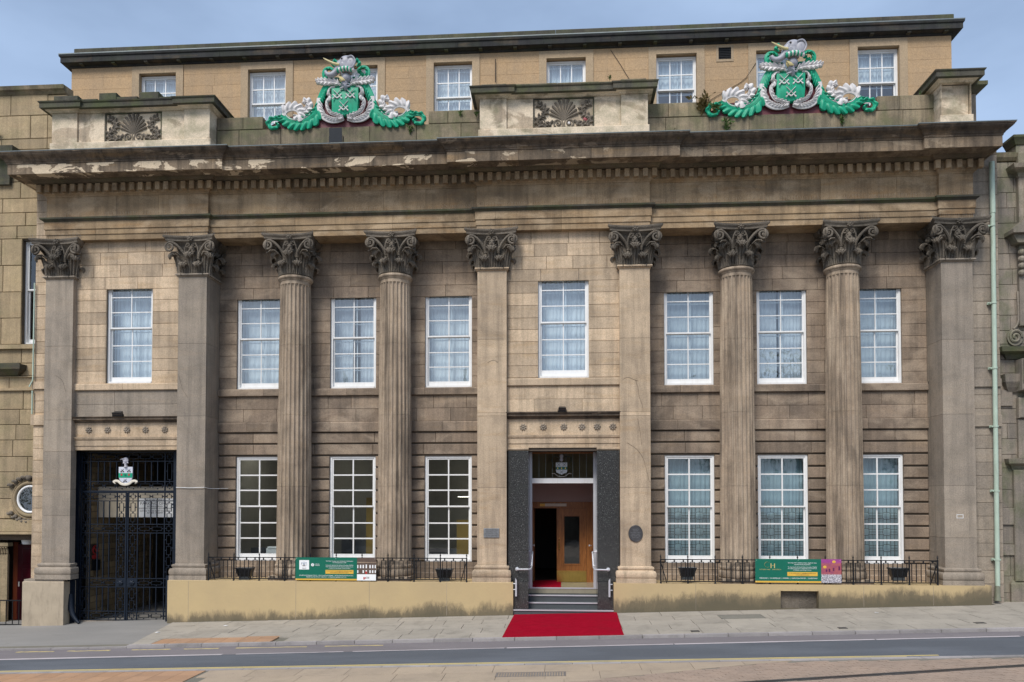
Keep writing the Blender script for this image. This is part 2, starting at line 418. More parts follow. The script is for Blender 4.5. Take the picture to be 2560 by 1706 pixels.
CHROME = paint('chrome', (.8, .8, .82), .15, .05, (.5, .5, .5), .05, metal=.6)
BRASS = paint('brass', (.72, .50, .14), .30, .15, (.25, .16, .05), .35, metal=1.0)
GREEN = paint('crest_green_gloss', (.010, .36, .20), .48, .35, (.012, .075, .05), .6, 5, spec=.35)
CWHITE = paint('crest_white_gloss', (.70, .67, .655), .55, .2, (.27, .25, .22), .6, 5, spec=.3)
CGREY = paint('crest_grey_paint', (.36, .36, .40), .5, .25, (.16, .15, .15), .35, 5)
CRED = paint('crest_maroon_paint', (.13, .022, .03), .55, .25, (.05, .03, .03), .35, 4)
CCREAM = paint('crest_cream_paint', (.62, .52, .26), .4, .15, (.3, .24, .12), .3, 5)
BANGREEN = paint('banner_green', (.002, .135, .085), .38, .05, (.01, .1, .07), .1, bmp=.0005)
BANGOLD = paint('banner_gold', (.72, .43, .06), .4, .05, (.5, .3, .05), .1, bmp=.0005)
INKWHITE = paint('ink_white', (.85, .86, .86), .4, .03, (.6, .6, .6), .05, bmp=.0003)
INKDARK = paint('ink_dark', (.05, .035, .03), .4, .03, (.1, .08, .06), .05, bmp=.0003)
INKRED = paint('ink_red', (.5, .04, .04), .4, .03, (.3, .1, .1), .05, bmp=.0003)
INKBLUE = paint('ink_blue', (.05, .15, .28), .4, .03, (.1, .1, .2), .05, bmp=.0003)
INKBROWN = paint('ink_brown', (.13, .09, .07), .4, .3, (.06, .04, .035), .4, 18, bmp=.0003)
PLASTIC = paint('black_plastic', (.012, .013, .015), .35, .2, (.05, .05, .05), .2)
PLAQUE = paint('bronze_grey_plaque', (.095, .092, .095), .42, .2, (.05, .05, .05), .3, 20, metal=.5)
ZINC = paint('pale_metal_plaque', (.30, .31, .32), .4, .25, (.18, .18, .18), .4, 14, metal=.6)
PIPE = paint('pale_green_pipe_paint', (.44, .54, .44), .4, .12, (.16, .15, .10), .45, 3)
PINKWALL = paint('lobby_plaster', (.33, .25, .23), .7, .08, (.25, .2, .18), .2)
CREAMWALL = paint('cream_plaster', (.72, .62, .47), .7, .1, (.4, .32, .22), .4)
ROOM = paint('room_plaster', (.40, .39, .36), .8, .1, (.2, .18, .12), .3)
REDDOOR = paint('maroon_door_paint', (.085, .006, .014), .3, .2, (.03, .01, .01), .3)
CURT = paint('white_net_curtain', (.66, .71, .75), .9, .12, (.42, .48, .54), .35)
CURTT = paint('teal_grey_curtain', (.36, .49, .55), .9, .2, (.20, .29, .34), .5)
GLASS = glassm('window_glass', (.90, .96, .98), 2.5)
GLASSD = glassm('dark_room_glass', (.80, .85, .85), 2.0)
LAMP = emis('fluorescent_tube', (1.0, .93, .78), 5.5)
LEAF = paint('weed_leaf', (.085, .15, .03), .6, .4, (.12, .10, .03), .4, 9)
LEAFO = paint('dry_weed_leaf', (.17, .12, .035), .6, .4, (.07, .10, .03), .5, 9)
TREELEAF = paint('tree_leaf', (.055, .09, .03), .6, .4, (.03, .05, .015), .4, 3)
BARK = paint('bark', (.09, .07, .05), .9, .3, (.03, .03, .02), .4, 8)
BIRD = paint('bird_spike_wire', (.5, .48, .44), .4, .05, (.3, .3, .3), .1, metal=.8)

def m_granite():
    m, n, B = nmat('polished_black_granite'); P = pos(n)
    v = n.nodes.new('ShaderNodeTexVoronoi'); v.inputs['Scale'].default_value = 24; n.links.new(P, v.inputs['Vector'])
    c = mixc(n, rng(n, noise(n, P, 70, 3, .6), .42, .68), (.012, .013, .014), (.11, .11, .108))
    c = mixc(n, rng(n, v.outputs['Distance'], .20, .12), c, (.23, .235, .225))
    c = mixc(n, rng(n, noise(n, P, 5, 3, .5), .6, .75, 0, .5), c, (.05, .055, .05))
    n.links.new(c, B.inputs['Base Color']); B.inputs['Roughness'].default_value = .14
    return m
GRANITE = m_granite()
def m_plinth():
    """cream masonry paint with mould and splash dirt rising from the pavement in ragged tufts"""
    m, n, B = nmat('cream_plinth_paint'); P = pos(n)
    c = mixc(n, rng(n, noise(n, P, .8, 5, .6), .35, .7), (.50, .375, .195), (.44, .33, .18))
    c = mixc(n, rng(n, noise(n, pos(n, (1, 1, 1), (4, 0, 2)), 2.0, 6, .6), .6, .85, 0, .35), c, (.36, .29, .17))
    s = n.nodes.new('ShaderNodeSeparateXYZ'); n.links.new(P, s.inputs[0])
    hh = n.nodes.new('ShaderNodeMath'); hh.operation = 'MULTIPLY_ADD'; n.links.new(s.outputs[0], hh.inputs[0]); hh.inputs[1].default_value = -.0308; n.links.new(s.outputs[2], hh.inputs[2])
    nn = noise(n, pos(n, (1.0, 1.0, .38)), 3.4, 10, .78, .4)
    n2 = noise(n, pos(n, (1.0, 1.0, .8), (2, 0, 3)), .55, 4, .5)
    q = n.nodes.new('ShaderNodeMath'); q.operation = 'MULTIPLY_ADD'; n.links.new(nn, q.inputs[0]); q.inputs[1].default_value = -.80; n.links.new(hh.outputs[0], q.inputs[2])
    q2 = n.nodes.new('ShaderNodeMath'); q2.operation = 'MULTIPLY_ADD'; n.links.new(n2, q2.inputs[0]); q2.inputs[1].default_value = -.55; n.links.new(q.outputs[0], q2.inputs[2])
    q3 = n.nodes.new('ShaderNodeMath'); q3.operation = 'ADD'; n.links.new(q2.outputs[0], q3.inputs[0]); n.links.new(rng(n, s.outputs[0], -3, 4, .42, .28), q3.inputs[1]); q = q3
    c = mixc(n, rng(n, q.outputs[0], .05, -.13, 0, .80), c, (.105, .085, .055))
    c = mixc(n, rng(n, q.outputs[0], -.10, -.30, 0, .6), c, (.07, .066, .042))
    n.links.new(c, B.inputs['Base Color']); B.inputs['Roughness'].default_value = .75
    bump(n, B, noise(n, P, 16, 6, .6), .004)
    return m
PLINTH = m_plinth()
def m_wood():
    m, n, B = nmat('varnished_oak'); P = pos(n, (14, 14, 1.2))
    c = mixc(n, rng(n, noise(n, P, 2.2, 6, .6, 1.2), .3, .7), (.36, .145, .038), (.16, .058, .016))
    n.links.new(c, B.inputs['Base Color']); B.inputs['Roughness'].default_value = .32; return m
WOOD = m_wood()
def m_asphalt(name, c0, c1, patch=.3):
    m, n, B = nmat(name); P = pos(n)
    c = mixc(n, rng(n, noise(n, P, 90, 3, .7), .3, .7), c0, c1)
    c = mixc(n, mul(n, rng(n, noise(n, pos(n, (.35, 1.2, 1)), .9, 6, .6), .45, .75), patch), c, tuple(v * 1.5 for v in c1))
    c = mixc(n, rng(n, noise(n, P, 3, 5, .6), .62, .8, 0, .35), c, tuple(v * .6 for v in c0))
    n.links.new(c, B.inputs['Base Color']); B.inputs['Roughness'].default_value = .82
    bump(n, B, noise(n, P, 120, 3, .6), .004); return m
ASPH = m_asphalt('road_asphalt', (.058, .066, .078), (.110, .120, .136), .55)
ASPHP = m_asphalt('gutter_asphalt', (.135, .122, .128), (.20, .18, .185))
ASPHG = m_asphalt('crossover_asphalt', (.20, .192, .178), (.26, .248, .232))
def m_slab(name, a, b_, var=.14, dirt=(.10, .095, .08)):
    m, n, B = nmat(name); P = pos(n); r = orand(n)
    c = mixc(n, rng(n, noise(n, P, 1.1, 6, .62), .35, .68), a, b_)
    c = mixc(n, 1.0, c, mixc(n, r, (1 - var,) * 3, (1 + var * .7,) * 3), 'MULTIPLY')
    c = mixc(n, rng(n, noise(n, pos(n, (1, 1, 1), (2, 6, 1)), 2.3, 8, .68), .5, .78, 0, .55), c, dirt)
    c = mixc(n, 1.0, c, mixc(n, rng(n, noise(n, P, 60, 3, .7), .3, .7), (.88,) * 3, (1.1,) * 3), 'MULTIPLY')
    v = n.nodes.new('ShaderNodeTexVoronoi'); v.inputs['Scale'].default_value = 3.1; v.inputs['Randomness'].default_value = 1; n.links.new(P, v.inputs['Vector'])
    c = mixc(n, rng(n, v.outputs['Distance'], .075, .055, 0, .45), c, (.10, .10, .095))
    n.links.new(c, B.inputs['Base Color']); B.inputs['Roughness'].default_value = .8
    bump(n, B, noise(n, P, 26, 5, .6), .003); return m
SLAB = m_slab('york_stone_slab', (.365, .328, .275), (.31, .28, .235), .07)
SLABN = m_slab('buff_paving_slab', (.40, .315, .225), (.34, .27, .20), .06, (.22, .18, .13))
TACT = m_slab('orange_tactile_slab', (.42, .24, .13), (.36, .22, .135), .10, (.22, .16, .11))
SETT = m_slab('red_brown_paver', (.36, .265, .20), (.29, .22, .17), .16, (.16, .12, .09))
KERB = m_slab('granite_kerb', (.36, .33, .32), (.28, .26, .255), .15)
BED = m_slab('paving_joint', (.19, .175, .14), (.15, .14, .11), 0)
ROADW = m_slab('white_road_paint', (.52, .47, .48), (.42, .385, .39), .0, (.2, .18, .18))
ROADY = m_slab('yellow_road_paint', (.60, .46, .16), (.50, .42, .22), .0, (.3, .24, .14))
GRND = m_slab('paved_square', (.30, .26, .21), (.25, .22, .18), 0)
def m_carpet():
    m, n, B = nmat('red_carpet_pile'); P = pos(n, (1, 6, 1))
    c = mixc(n, rng(n, noise(n, P, 5, 6, .7), .3, .72), (.38, .010, .030), (.22, .004, .014))
    c = mixc(n, rng(n, noise(n, pos(n), 160, 2, .6), .3, .7, 0, .4), c, (.22, .003, .012))
    c = mixc(n, rng(n, noise(n, pos(n, (1, .8, 1), (5, 2, 0)), 1.4, 6, .6), .5, .72, 0, .45), c, (.20, .012, .02))
    n.links.new(c, B.inputs['Base Color']); B.inputs['Roughness'].default_value = .95; B.inputs['Specular IOR Level'].default_value = .0
    bump(n, B, noise(n, pos(n), 140, 3, .7), .006); return m
CARPET = m_carpet()
def m_print():
    """blurry printed photograph of a banquet hall in pink and violet light"""
    m, n, B = nmat('printed_party_photo'); P = pos(n, (1, 1, 1))
    s = n.nodes.new('ShaderNodeSeparateXYZ'); n.links.new(P, s.inputs[0])
    c = mixc(n, noise(n, P, 14, 4, .6), (.16, .02, .16), (.55, .16, .07))
    low = rng(n, s.outputs[2], 1.06, 1.03)
    c = mixc(n, low, c, mixc(n, rng(n, noise(n, P, 75, 3, .6), .42, .58), (.03, .02, .05), (.75, .72, .75)))
    c = mixc(n, rng(n, s.outputs[2], 1.30, 1.36, 0, .8), c, mixc(n, noise(n, P, 9, 3), (.14, .02, .25), (.5, .08, .3)))
    n.links.new(c, B.inputs['Base Color']); B.inputs['Roughness'].default_value = .4; return m
PARTY = m_print()
def m_brick():
    return stone('passage_brick', (.42, .32, .19), (.30, .23, .14), dirt=(.08, .05, .035), dirt_amt=.5, streak=.2, var=.35)
PBRICK = m_brick()
# ---------------------------------------------------------------- ground, road, pavements
def flat(name, poly, zf, th, mat, parent=None, kind=None):
    o = MB().slab(poly, zf, th).obj(name, mat, parent)
    if kind: o['kind'] = kind
    return o
XL, XR = -22.0, 20.0
g0 = flat('ground', [(-160, -160), (160, -160), (160, 160), (-160, 160)], lambda x, y: -.62 + .0308 * x, .5, GRND, kind='structure')
# road: dark carriageway, paler gutter strip, markings as sheets above each other
WH = lambda x: -3.985 + (x + 1.05) * .0235          # middle of the white edge line (it drifts from the kerb)
YL = -5.50
rd = flat('road', [(XL, YL - .06), (XR, YL - .06), (XR, -3.2), (XL, -3.2)], lambda x, y: road(x), .3, ASPH, kind='structure')
flat('gutter_strip', [(XL, WH(XL)), (XR, WH(XR)), (XR, -3.19), (XL, -3.19)], lambda x, y: road(x) + .004, .003, ASPHP, rd)
def strip(name, x0, x1, f, wd, mat, lift, parent, n=14, rag=.0):
    m = MB()
    xs = [x0 + (x1 - x0) * i / n for i in range(n + 1)]
    top = [(x, f(x) + wd / 2 * (1 + random.uniform(-rag, rag))) for x in xs]; bot = [(x, f(x) - wd / 2 * (1 + random.uniform(-rag, rag))) for x in xs]
    return m.slab(bot + top[::-1], lambda x, y: road(x) + lift, .003).obj(name, mat, parent)
for a, b, wd in ((XL, -7.2, .12), (-6.9, -4.6, .055), (-4.4, -1.2, .05), (-1.15, 2.3, .075), (2.33, 6.4, .085), (6.43, 9.3, .08), (9.4, XR, .065)):
    strip('white_line', a, b, WH, wd, ROADW, .008, rd, 12, .18)
for yy, wd in ((YL + .085, .055), (YL - .01, .055)):
    strip('yellow_line', XL, 6.3 if yy < YL else 6.9, lambda x: yy, wd, ROADY, .004, rd, 30, .12)
for a, b in ((-12.3, -11.4), (-11.1, -10.1), (-9.6, -8.7), (-8.4, -7.6), (-7.2, -5.6), (-5.2, -3.9)):
    strip('worn_yellow_line', a, b, lambda x: -3.42, .06, ROADY, .008, rd, 10, .75)

pv = MB().slab([(XL, -3.0), (XR, -3.0), (XR, 1.2), (XL, 1.2)], lambda x, y: ground(x, y) - .03, .4).obj('pavement', BED); pv['kind'] = 'structure'
rnd = random.Random(3)
CROSS = lambda y: -10.35 + (-.1 - y) * .18       # the edge of the tarmac crossover in front of the gate
ys = [-.10, -.70, -1.28, -1.86, -2.42, -2.98]
for y1, y0 in zip(ys, ys[1:]):
    x = CROSS((y0 + y1) / 2) + .01
    first = True
    while x < 17.5:
        l = rnd.uniform(.62, 1.15); xa, xb = x, x + l; x = xb
        ym = (y0 + y1) / 2
        if -9.42 < (xa + xb) / 2 < -6.6 and y1 < -2.3: continue
        if xa > 10.75 and y1 > -.2: pass
        if y1 < -2.3:
            if xa < -9.42 < xb: xb = -9.42
            if xa < -6.6 < xb: xa = -6.6
        if xb - xa < .1: continue
        g = .006; dz = rnd.uniform(-.003, .003)
        sl = CROSS(y1) - CROSS(y0) if first else 0
        poly = [(xa + g + (0), y0 + g), (xb - g, y0 + g), (xb - g, y1 - g), (xa + g + sl, y1 - g)]
        MB().slab(poly, lambda X, Y: ground(X, Y) + dz, .04).obj('paving_slab', SLAB, pv); first = False
# slabs of the recess beside the plinth, right of the hall
for k in range(6):
    MB().slab([(10.85 + k * 1.05, -.095), (11.89 + k * 1.05, -.095), (11.89 + k * 1.05, .5), (10.85 + k * 1.05, .5)], lambda X, Y: ground(X, Y) - .004, .04).obj('paving_slab', SLAB, pv)
# orange blister paving at the crossing point
for i in range(7):
    for j in range(2):
        xa = -9.41 + i * .4; ya = -2.97 + j * .335
        m = MB().slab([(xa + .004, ya + .004), (xa + .396, ya + .004), (xa + .396, ya + .331), (xa + .004, ya + .331)], lambda X, Y: ground(X, Y) - .001, .04)
        for p in range(6):
            for q in range(5):
                cx, cy = xa + .033 + p * .066, ya + .034 + q * .066; z = ground(cx, cy) - .001
                m.lathe([(.018, 0), (.012, .005), (0.001, .006)], 0, 0, 6); m.v[-18:] = [(v[0] + cx, v[1] + cy, v[2] + z) for v in m.v[-18:]]
        m.obj('tactile_slab', TACT, pv)
flat('crossover', [(XL, -2.99), (CROSS(-2.99) - .01, -2.99), (CROSS(.0) - .01, .0), (-10.55, .85), (XL, .85)], lambda x, y: ground(x, y) - .002 - .03 * max(0, (-1.6 - y) / 1.4), .2, ASPHG, pv)
kb = MB().slab([(XL, -3.15), (XR, -3.15), (XR, -3.0), (XL, -3.0)], lambda x, y: ground(x, -3.0) - .09, .3).obj('kerb', BED); kb['kind'] = 'structure'
x = XL + 4.0
while x < XR - 2:
    l = rnd.uniform(.85, .95) if x > CROSS(-3) else .9
    drop = .035 if x < -10.0 else 0.0
    m = MB().slab([(x + .006, -3.115), (x + l - .006, -3.115), (x + l - .006, -2.99), (x + .006, -2.99)], lambda X, Y: ground(X, -3.0) + .003 - drop, .2)
    m.obj('kerb_stone', KERB, kb); x += l
# near side: kerb, paved strip, red-brown setts round the tram rail
nk = MB().slab([(XL, -5.80), (XR, -5.80), (XR, -5.66), (XL, -5.66)], lambda x, y: road(x) - .02, .3).obj('near_kerb', BED); nk['kind'] = 'structure'
x = XL + 6
while x < XR - 2:
    MB().slab([(x + .004, -5.69), (x + .9 - .004, -5.69), (x + .9 - .004, -5.555), (x + .004, -5.555)], lambda X, Y: road(X) + .012, .2).obj('kerb_stone', KERB, nk); x += .9
npv = MB().slab([(XL, -16.0), (XR, -16.0), (XR, -5.66), (XL, -5.66)], lambda x, y: road(x) - .004, .3).obj('near_pavement', BED); npv['kind'] = 'structure'
SET = lambda x: -7.08 + (x - .15) * .345             # boundary of the setts: above it slabs, below it setts
y = -5.695
while y > -8.2:
    x = -15.0 + rnd.uniform(0, .6)
    while x < 10.5:
        l = rnd.uniform(.85, .95); xa, xb, ya, yb = x, x + l, y - .58, y; x = xb
        if xa < -6.9 and -6.5 < y < -5.6: continue
        lim = min(SET(xa), SET(xb))
        pts = [(xa + .004, ya + .004), (xb - .004, ya + .004), (xb - .004, yb - .004), (xa + .004, yb - .004)]
        if SET(xb) > ya and xb > -3:
            a = max(ya + .004, SET(xa) + .01); b = max(ya + .004, SET(xb) + .01)
            if min(a, b) > yb - .05: continue
            a = min(a, yb - .01); b = min(b, yb - .01)
            pts = [(xa + .004, a), (xb - .004, b), (xb - .004, yb - .004), (xa + .004, yb - .004)]
        MB().slab(pts, lambda X, Y: road(X) + .008, .05).obj('paving_slab', SLABN, npv)
    y -= .58
for i in range(22):
    for j in range(3):
        xa = -15.6 + i * .4; ya = -6.9 + j * .4
        MB().slab([(xa + .004, ya + .004), (xa + .396, ya + .004), (xa + .396, ya + .396), (xa + .004, ya + .396)], lambda X, Y: road(X) + .008, .05).obj('tactile_slab', TACT, npv)
# tram rail line: y = RL(x); setts laid along it
RL = lambda x: -7.25 + (x - 3.4) * .186
ang = math.atan(.186); ca, sa = cos(ang), sin(ang)
sm = MB(); rs = random.Random(11)
for i in range(-30, 95):
    for j in range(-26, 26):
        u = i * .205 + (.1025 if j % 2 else 0); v = j * .105
        cx, cy = 3.4 + u * ca - v * sa, -7.25 + u * sa + v * ca
        if cx > 13 or cx < -2 or cy > -5.83 or cy < -8.3: continue
        if cy > SET(cx) - .02 or abs(v) < .10: continue
        z = rs.uniform(-.003, .003); hu, hv = .099, .049
        pts = [(cx + a * ca - b * sa, cy + a * sa + b * ca) for a, b in ((-hu, -hv), (hu, -hv), (hu, hv), (-hu, hv))]
        sm.slab(pts, lambda X, Y: road(X) + .010 + z, .03)
so = sm.obj('setts', SETT); so['kind'] = 'stuff'
m = MB().slab([(-2, -8.6), (13, -8.6), (13, min(SET(13), -5.82)), (3.6, -5.82), (-2, SET(-2))], lambda x, y: road(x) + .001, .02); o = m.obj('sett_bed', BED); o['kind'] = 'structure'
rl = MB()
for d0, d1, h in ((-.075, -.012, .012), (.022, .085, .012), (-.012, .022, -.004)):
    poly = []
    for u in (-6.0, 11.0): poly.append((u, d0))
    for u in (11.0, -6.0): poly.append((u, d1))
    rl.slab([(3.4 + u * ca - v * sa, -7.25 + u * sa + v * ca) for u, v in poly], lambda X, Y: road(X) + .004 + h, .03)
tr = rl.obj('tram_rail', paint('rail_steel', (.12, .115, .12), .35, .3, (.10, .06, .04), .4, metal=.7)); tr['kind'] = 'structure'
# covers and scraps on the pavements
def cover(name, cx, cy, wx, wy, zf, mat, label, bars=0):
    e = empty(name, (cx, cy, zf(cx, cy)), label, 'cover')
    m = MB()
    for a, b, c, d in ((-wx, wx, -wy, -wy + .02), (-wx, wx, wy - .02, wy), (-wx, -wx + .02, -wy, wy), (wx - .02, wx, -wy, wy)):
        m.slab([(cx + a, cy + c), (cx + b, cy + c), (cx + b, cy + d), (cx + a, cy + d)], lambda X, Y: zf(X, Y) + .010, .02)
    m.obj('frame', mat, e)
    if bars:
        n = bars
        for i in range(n):
            a = -wx + .03 + (2 * wx - .06) * i / (n - 1)
            MB().slab([(cx + a - .012, cy - wy + .02), (cx + a + .012, cy - wy + .02), (cx + a + .012, cy + wy - .02), (cx + a - .012, cy + wy - .02)], lambda X, Y: zf(X, Y) + .012, .02).obj('bar', mat, e)
    else:
        MB().slab([(cx - wx + .025, cy - wy + .025), (cx + wx - .025, cy - wy + .025), (cx + wx - .025, cy + wy - .025), (cx - wx + .025, cy + wy - .025)], lambda X, Y: zf(X, Y) + .006, .02).obj('plate', mat, e)
    return e
COVM = paint('cast_iron_cover', (.07, .065, .06), .6, .3, (.14, .12, .1), .4, 12)
GRATE = paint('worn_steel_grate', (.20, .18, .165), .5, .3, (.12, .1, .08), .4, 12)
cover('drain_grate', -.55, -6.46, .62, .17, lambda x, y: road(x) + .002, GRATE, 'long slotted steel drain grate in the buff paving this side of the road', 26)
cover('toby_cover', 2.95, -2.75, .09, .07, lambda x, y: ground(x, y), COVM, 'small iron cover beside the kerb just right of the red carpet')
cover('toby_cover', 6.15, -2.72, .09, .07, lambda x, y: ground(x, y), COVM, 'small iron cover near the kerb below the plinth vent opening')
cover('toby_cover', 9.2, -2.45, .11, .07, lambda x, y: ground(x, y), COVM, 'small iron cover near the kerb below the last railing planter')
cover('manhole_cover', 4.35, -1.05, .52, .26, lambda x, y: ground(x, y), paint('stone_filled_cover', (.20, .19, .16), .8, .2, (.1, .1, .09), .4, 8), 'large stone filled manhole cover in the pavement right of the red carpet')
for i, (x, y, lb) in enumerate(((-10.0, -1.6, 'white paper scrap on the tarmac in front of the iron gate'), (-8.6, -.85, 'white paper scrap on the slabs left of the first banner'), (7.6, -.9, 'pale litter scrap on the slabs below the second banner'))):
    m = MB(); m.slab([(x - .05, y - .03), (x + .04, y - .045), (x + .055, y + .03), (x - .03, y + .04)], lambda X, Y: ground(X, Y) + .012 + .008 * sin(X * 90), .004)
    tag(m.obj('paper_scrap', INKWHITE), lb, 'litter')
# ---------------------------------------------------------------- the hall
hall = empty('stone_hall', (-1.85, 5, 0), 'wide sooty sandstone hall with giant fluted columns and a tan attic storey', 'building')
RW, LW, CW = .80, .17, .17             # wall planes: recessed bays, left bay, middle bay
WU = [(-9.10, -7.80), (-6.43, -5.135), (-3.76, -2.46), (2.78, 4.10), (5.245, 6.56), (7.73, 9.03)]
ZU0, ZU1, ZL0, ZL1 = 6.03, 8.84, 1.245, 4.14
rnd = random.Random(21)

# shell that keeps the inside dark: sides, back, roof, floors
sh = MB()
sh.box(-14.55, -14.25, .75, 14, -1, 12.2); sh.box(10.9, 11.2, .6, 14, -1, 12.2); sh.box(-14.55, 11.2, 13.7, 14, -1, 12.2); sh.box(-14.5, 11.15, .95, 13.9, 12.02, 12.22)
sh.box(-14.2, 10.85, 1.3, 13.6, 4.95, 5.15); sh.box(-14.2, 10.85, 5.0, 5.15, 5.2, 12.0)
sh.box(-9.7, -9.5, 1.2, 6, -.5, 4.9); sh.box(-2.3, -2.1, 2.6, 13, .3, 4.9); sh.box(2.1, 2.3, 2.6, 13, .3, 4.9)
sh.box(-9.5, -2.3, 5.0, 5.15, .3, 4.9); sh.box(2.3, 10.85, 5.0, 5.15, .3, 4.9)
sh.obj('inner_shell', ROOM, hall)
fl = MB(); fl.box(-9.5, -2.3, 1.2, 5.0, .5, .6); fl.box(2.3, 10.85, 1.2, 5.0, .5, .6); fl.obj('inner_floor', paint('dark_floor', (.09, .07, .05), .6), hall)

# --- walls of the bays
def bay(name, x0, x1, z0, z1, y, holes, mats, spans, zs, depth=.35, sub='ashlar_stone', **k):
    wall = walled(MB(), x0, x1, z0, z1, y + .042, y + depth, holes).obj(name, MORTAR, hall)
    ashlar(wall, sub, mats, spans, zs, y, rnd=rnd, **k)
    return wall
zup = [6.03, 6.335, 6.66, 6.965, 7.285, 7.60, 7.915, 8.235, 8.556, 8.87, 9.20, 9.525, 9.87, 10.075]
zlo = [1.245, 1.59, 1.918, 2.237, 2.555, 2.872, 3.19, 3.50, 3.83, 4.165]
for bi, (bx0, bx1, ws) in enumerate(((-9.60, -2.22, WU[:3]), (2.31, 9.66, WU[3:]))):
    holes = [(a, b, ZU0, ZU1) for a, b in ws] + [(a, b, ZL0, ZL1) for a, b in ws]
    cutx = sorted([bx0, bx1] + [v for a_ in ws for v in a_])
    piers = [(cutx[i], cutx[i + 1]) for i in range(0, len(cutx), 2)]
    wall = walled(MB(), bx0, bx1, .70, 10.2, RW + .042, RW + .38, holes).obj('bay_wall', MORTAR, hall)
    ashlar(wall, 'ashlar_stone', S_BROWN, lambda a, b: piers if b < 8.86 else [(bx0, bx1)], [z for z in zup if z <= 8.87], RW, rnd=rnd, lmin=.8, lmax=1.3)
    ashlar(wall, 'ashlar_stone', S_BROWN, [(bx0, bx1)], [8.87, 9.20, 9.525, 9.87, 10.2], RW, rnd=rnd, lmin=.9, lmax=1.5)
    # sill course, apron courses, string course
    band = MB()
    for nm, z0, z1, pr, lm in (('sill_stone', 5.822, 6.025, .075, 1.6), ('string_stone', 4.815, 5.095, .055, 1.5)):
        cuts = [bx0] + spread(bx0, bx1, .9, lm, rnd) + [bx1]
        for a, b in zip(cuts, cuts[1:]):
            m = MB().sweep([(a + .003, RW), (b - .003, RW)], [(-.04, z0), (pr - .012, z0), (pr, z0 + .015), (pr, z1 - .03), (pr - .02, z1), (-.04, z1 + .012)])
            m.obj(nm, S_BROWN, wall)
    ashlar(wall, 'ashlar_stone', S_BROWN, [(bx0, bx1)], [5.10, 5.46, 5.82], RW, rnd=rnd, lmin=.6, lmax=1.3)
    ashlar(wall, 'channelled_stone', S_BROWN, [(bx0, bx1)], [4.165, 4.49, 4.815], RW, gap=.006, hgap=.045, ch=.012, rnd=rnd, lmin=1.0, lmax=1.9, depth=.045)
    ashlar(wall, 'channelled_stone', S_BROWN, piers, zlo, RW, gap=.01, hgap=.050, ch=.014, rnd=rnd, lmin=1.5, lmax=1.8)
    # dado below the windows
    for a, b in zip([bx0] + spread(bx0, bx1, 1.0, 1.7, rnd), spread(bx0, bx1, 1.0, 1.7, rnd) + [bx1]):
        pass
    cuts = [bx0, -7.3, -4.5, bx1] if bi == 0 else [bx0, 4.6, 7.3, bx1]
    for a, b in zip(cuts, cuts[1:]):
        MB().sweep([(a + .003, RW), (b - .003, RW)], [(-.04, .74), (.05, .74), (.05, .93), (.02, .96), (.02, 1.06), (.03, 1.08), (0, 1.10), (0, 1.235), (-.04, 1.235)]).obj('dado_stone', S_BROWN, wall)
# left bay over the gate
WL = (-12.53, -11.21, 6.14, 9.05)
zl = [6.13, 6.473, 6.80, 7.117, 7.435, 7.772, 8.10, 8.428, 8.74, 9.07, 9.416, 9.76, 10.08]
lw = walled(MB(), -13.40, -10.36, 4.30, 10.2, LW + .042, LW + .5, [WL]).obj('gate_bay_wall', MORTAR, hall)
ashlar(lw, 'ashlar_stone', S_PALE, lambda a, b: [(-13.40, WL[0]), (WL[1], -10.36)] if b < 9.06 else [(-13.40, -10.36)], zl, LW, rnd=rnd, lmin=.65, lmax=1.25)
ashlar(lw, 'ashlar_stone', S_GREY, [(-13.40, -10.36)], [5.20, 5.55, 5.94], LW, rnd=rnd, lmin=1.3, lmax=2.2, hgap=.004, gap=.004)
for a, b in ((-13.40, -12.0), (-12.0, -10.36)):
    MB().sweep([(a + .003, LW), (b - .003, LW)], [(-.04, 5.94), (.05, 5.94), (.062, 5.955), (.062, 6.10), (.045, 6.128), (-.04, 6.128)]).obj('sill_stone', S_PALE, lw)
# middle bay over the door
WC = (-.615, .725, 6.17, 9.04)
zc = [6.17, 6.49, 6.81, 7.13, 7.455, 7.765, 8.10, 8.428, 8.746, 9.065, 9.41, 9.745, 10.08]
cw = walled(MB(), -1.47, 1.56, 4.23, 10.2, CW + .042, CW + .5, [WC]).obj('door_bay_wall', MORTAR, hall)
ashlar(cw, 'ashlar_stone', S_PALE, lambda a, b: [(-1.46, WC[0]), (WC[1], 1.54)] if b < 9.05 else [(-1.46, 1.54)], zc, CW, rnd=rnd, lmin=.65, lmax=1.2)
ashlar(cw, 'ashlar_stone', S_PALE, [(-1.46, 1.54)], [5.25, 5.60, 5.955], CW, rnd=rnd, lmin=.7, lmax=1.4, hgap=.004, gap=.004)
for a, b in ((-1.46, .25), (.25, 1.54)):
    MB().sweep([(a + .003, LW), (b - .003, LW)], [(-.04, 5.955), (.05, 5.955), (.062, 5.97), (.062, 6.12), (.045, 6.155), (-.04, 6.155)]).obj('sill_stone', S_PALE, cw)
def rosette_mesh():
    m = MB(); m.ell((0, -.018, 0), .03, .03, .03, 8, 6)
    for k in range(8):
        a = 2 * pi * k / 8; r = Matrix.Rotation(-a, 3, 'Y')
        m.ell((.062 * cos(a), -.012, .062 * sin(a)), .036, .022, .021, 8, 5, r)
    return m.mesh('rosette', S_GREY, 50)[0]
ROS = rosette_mesh()
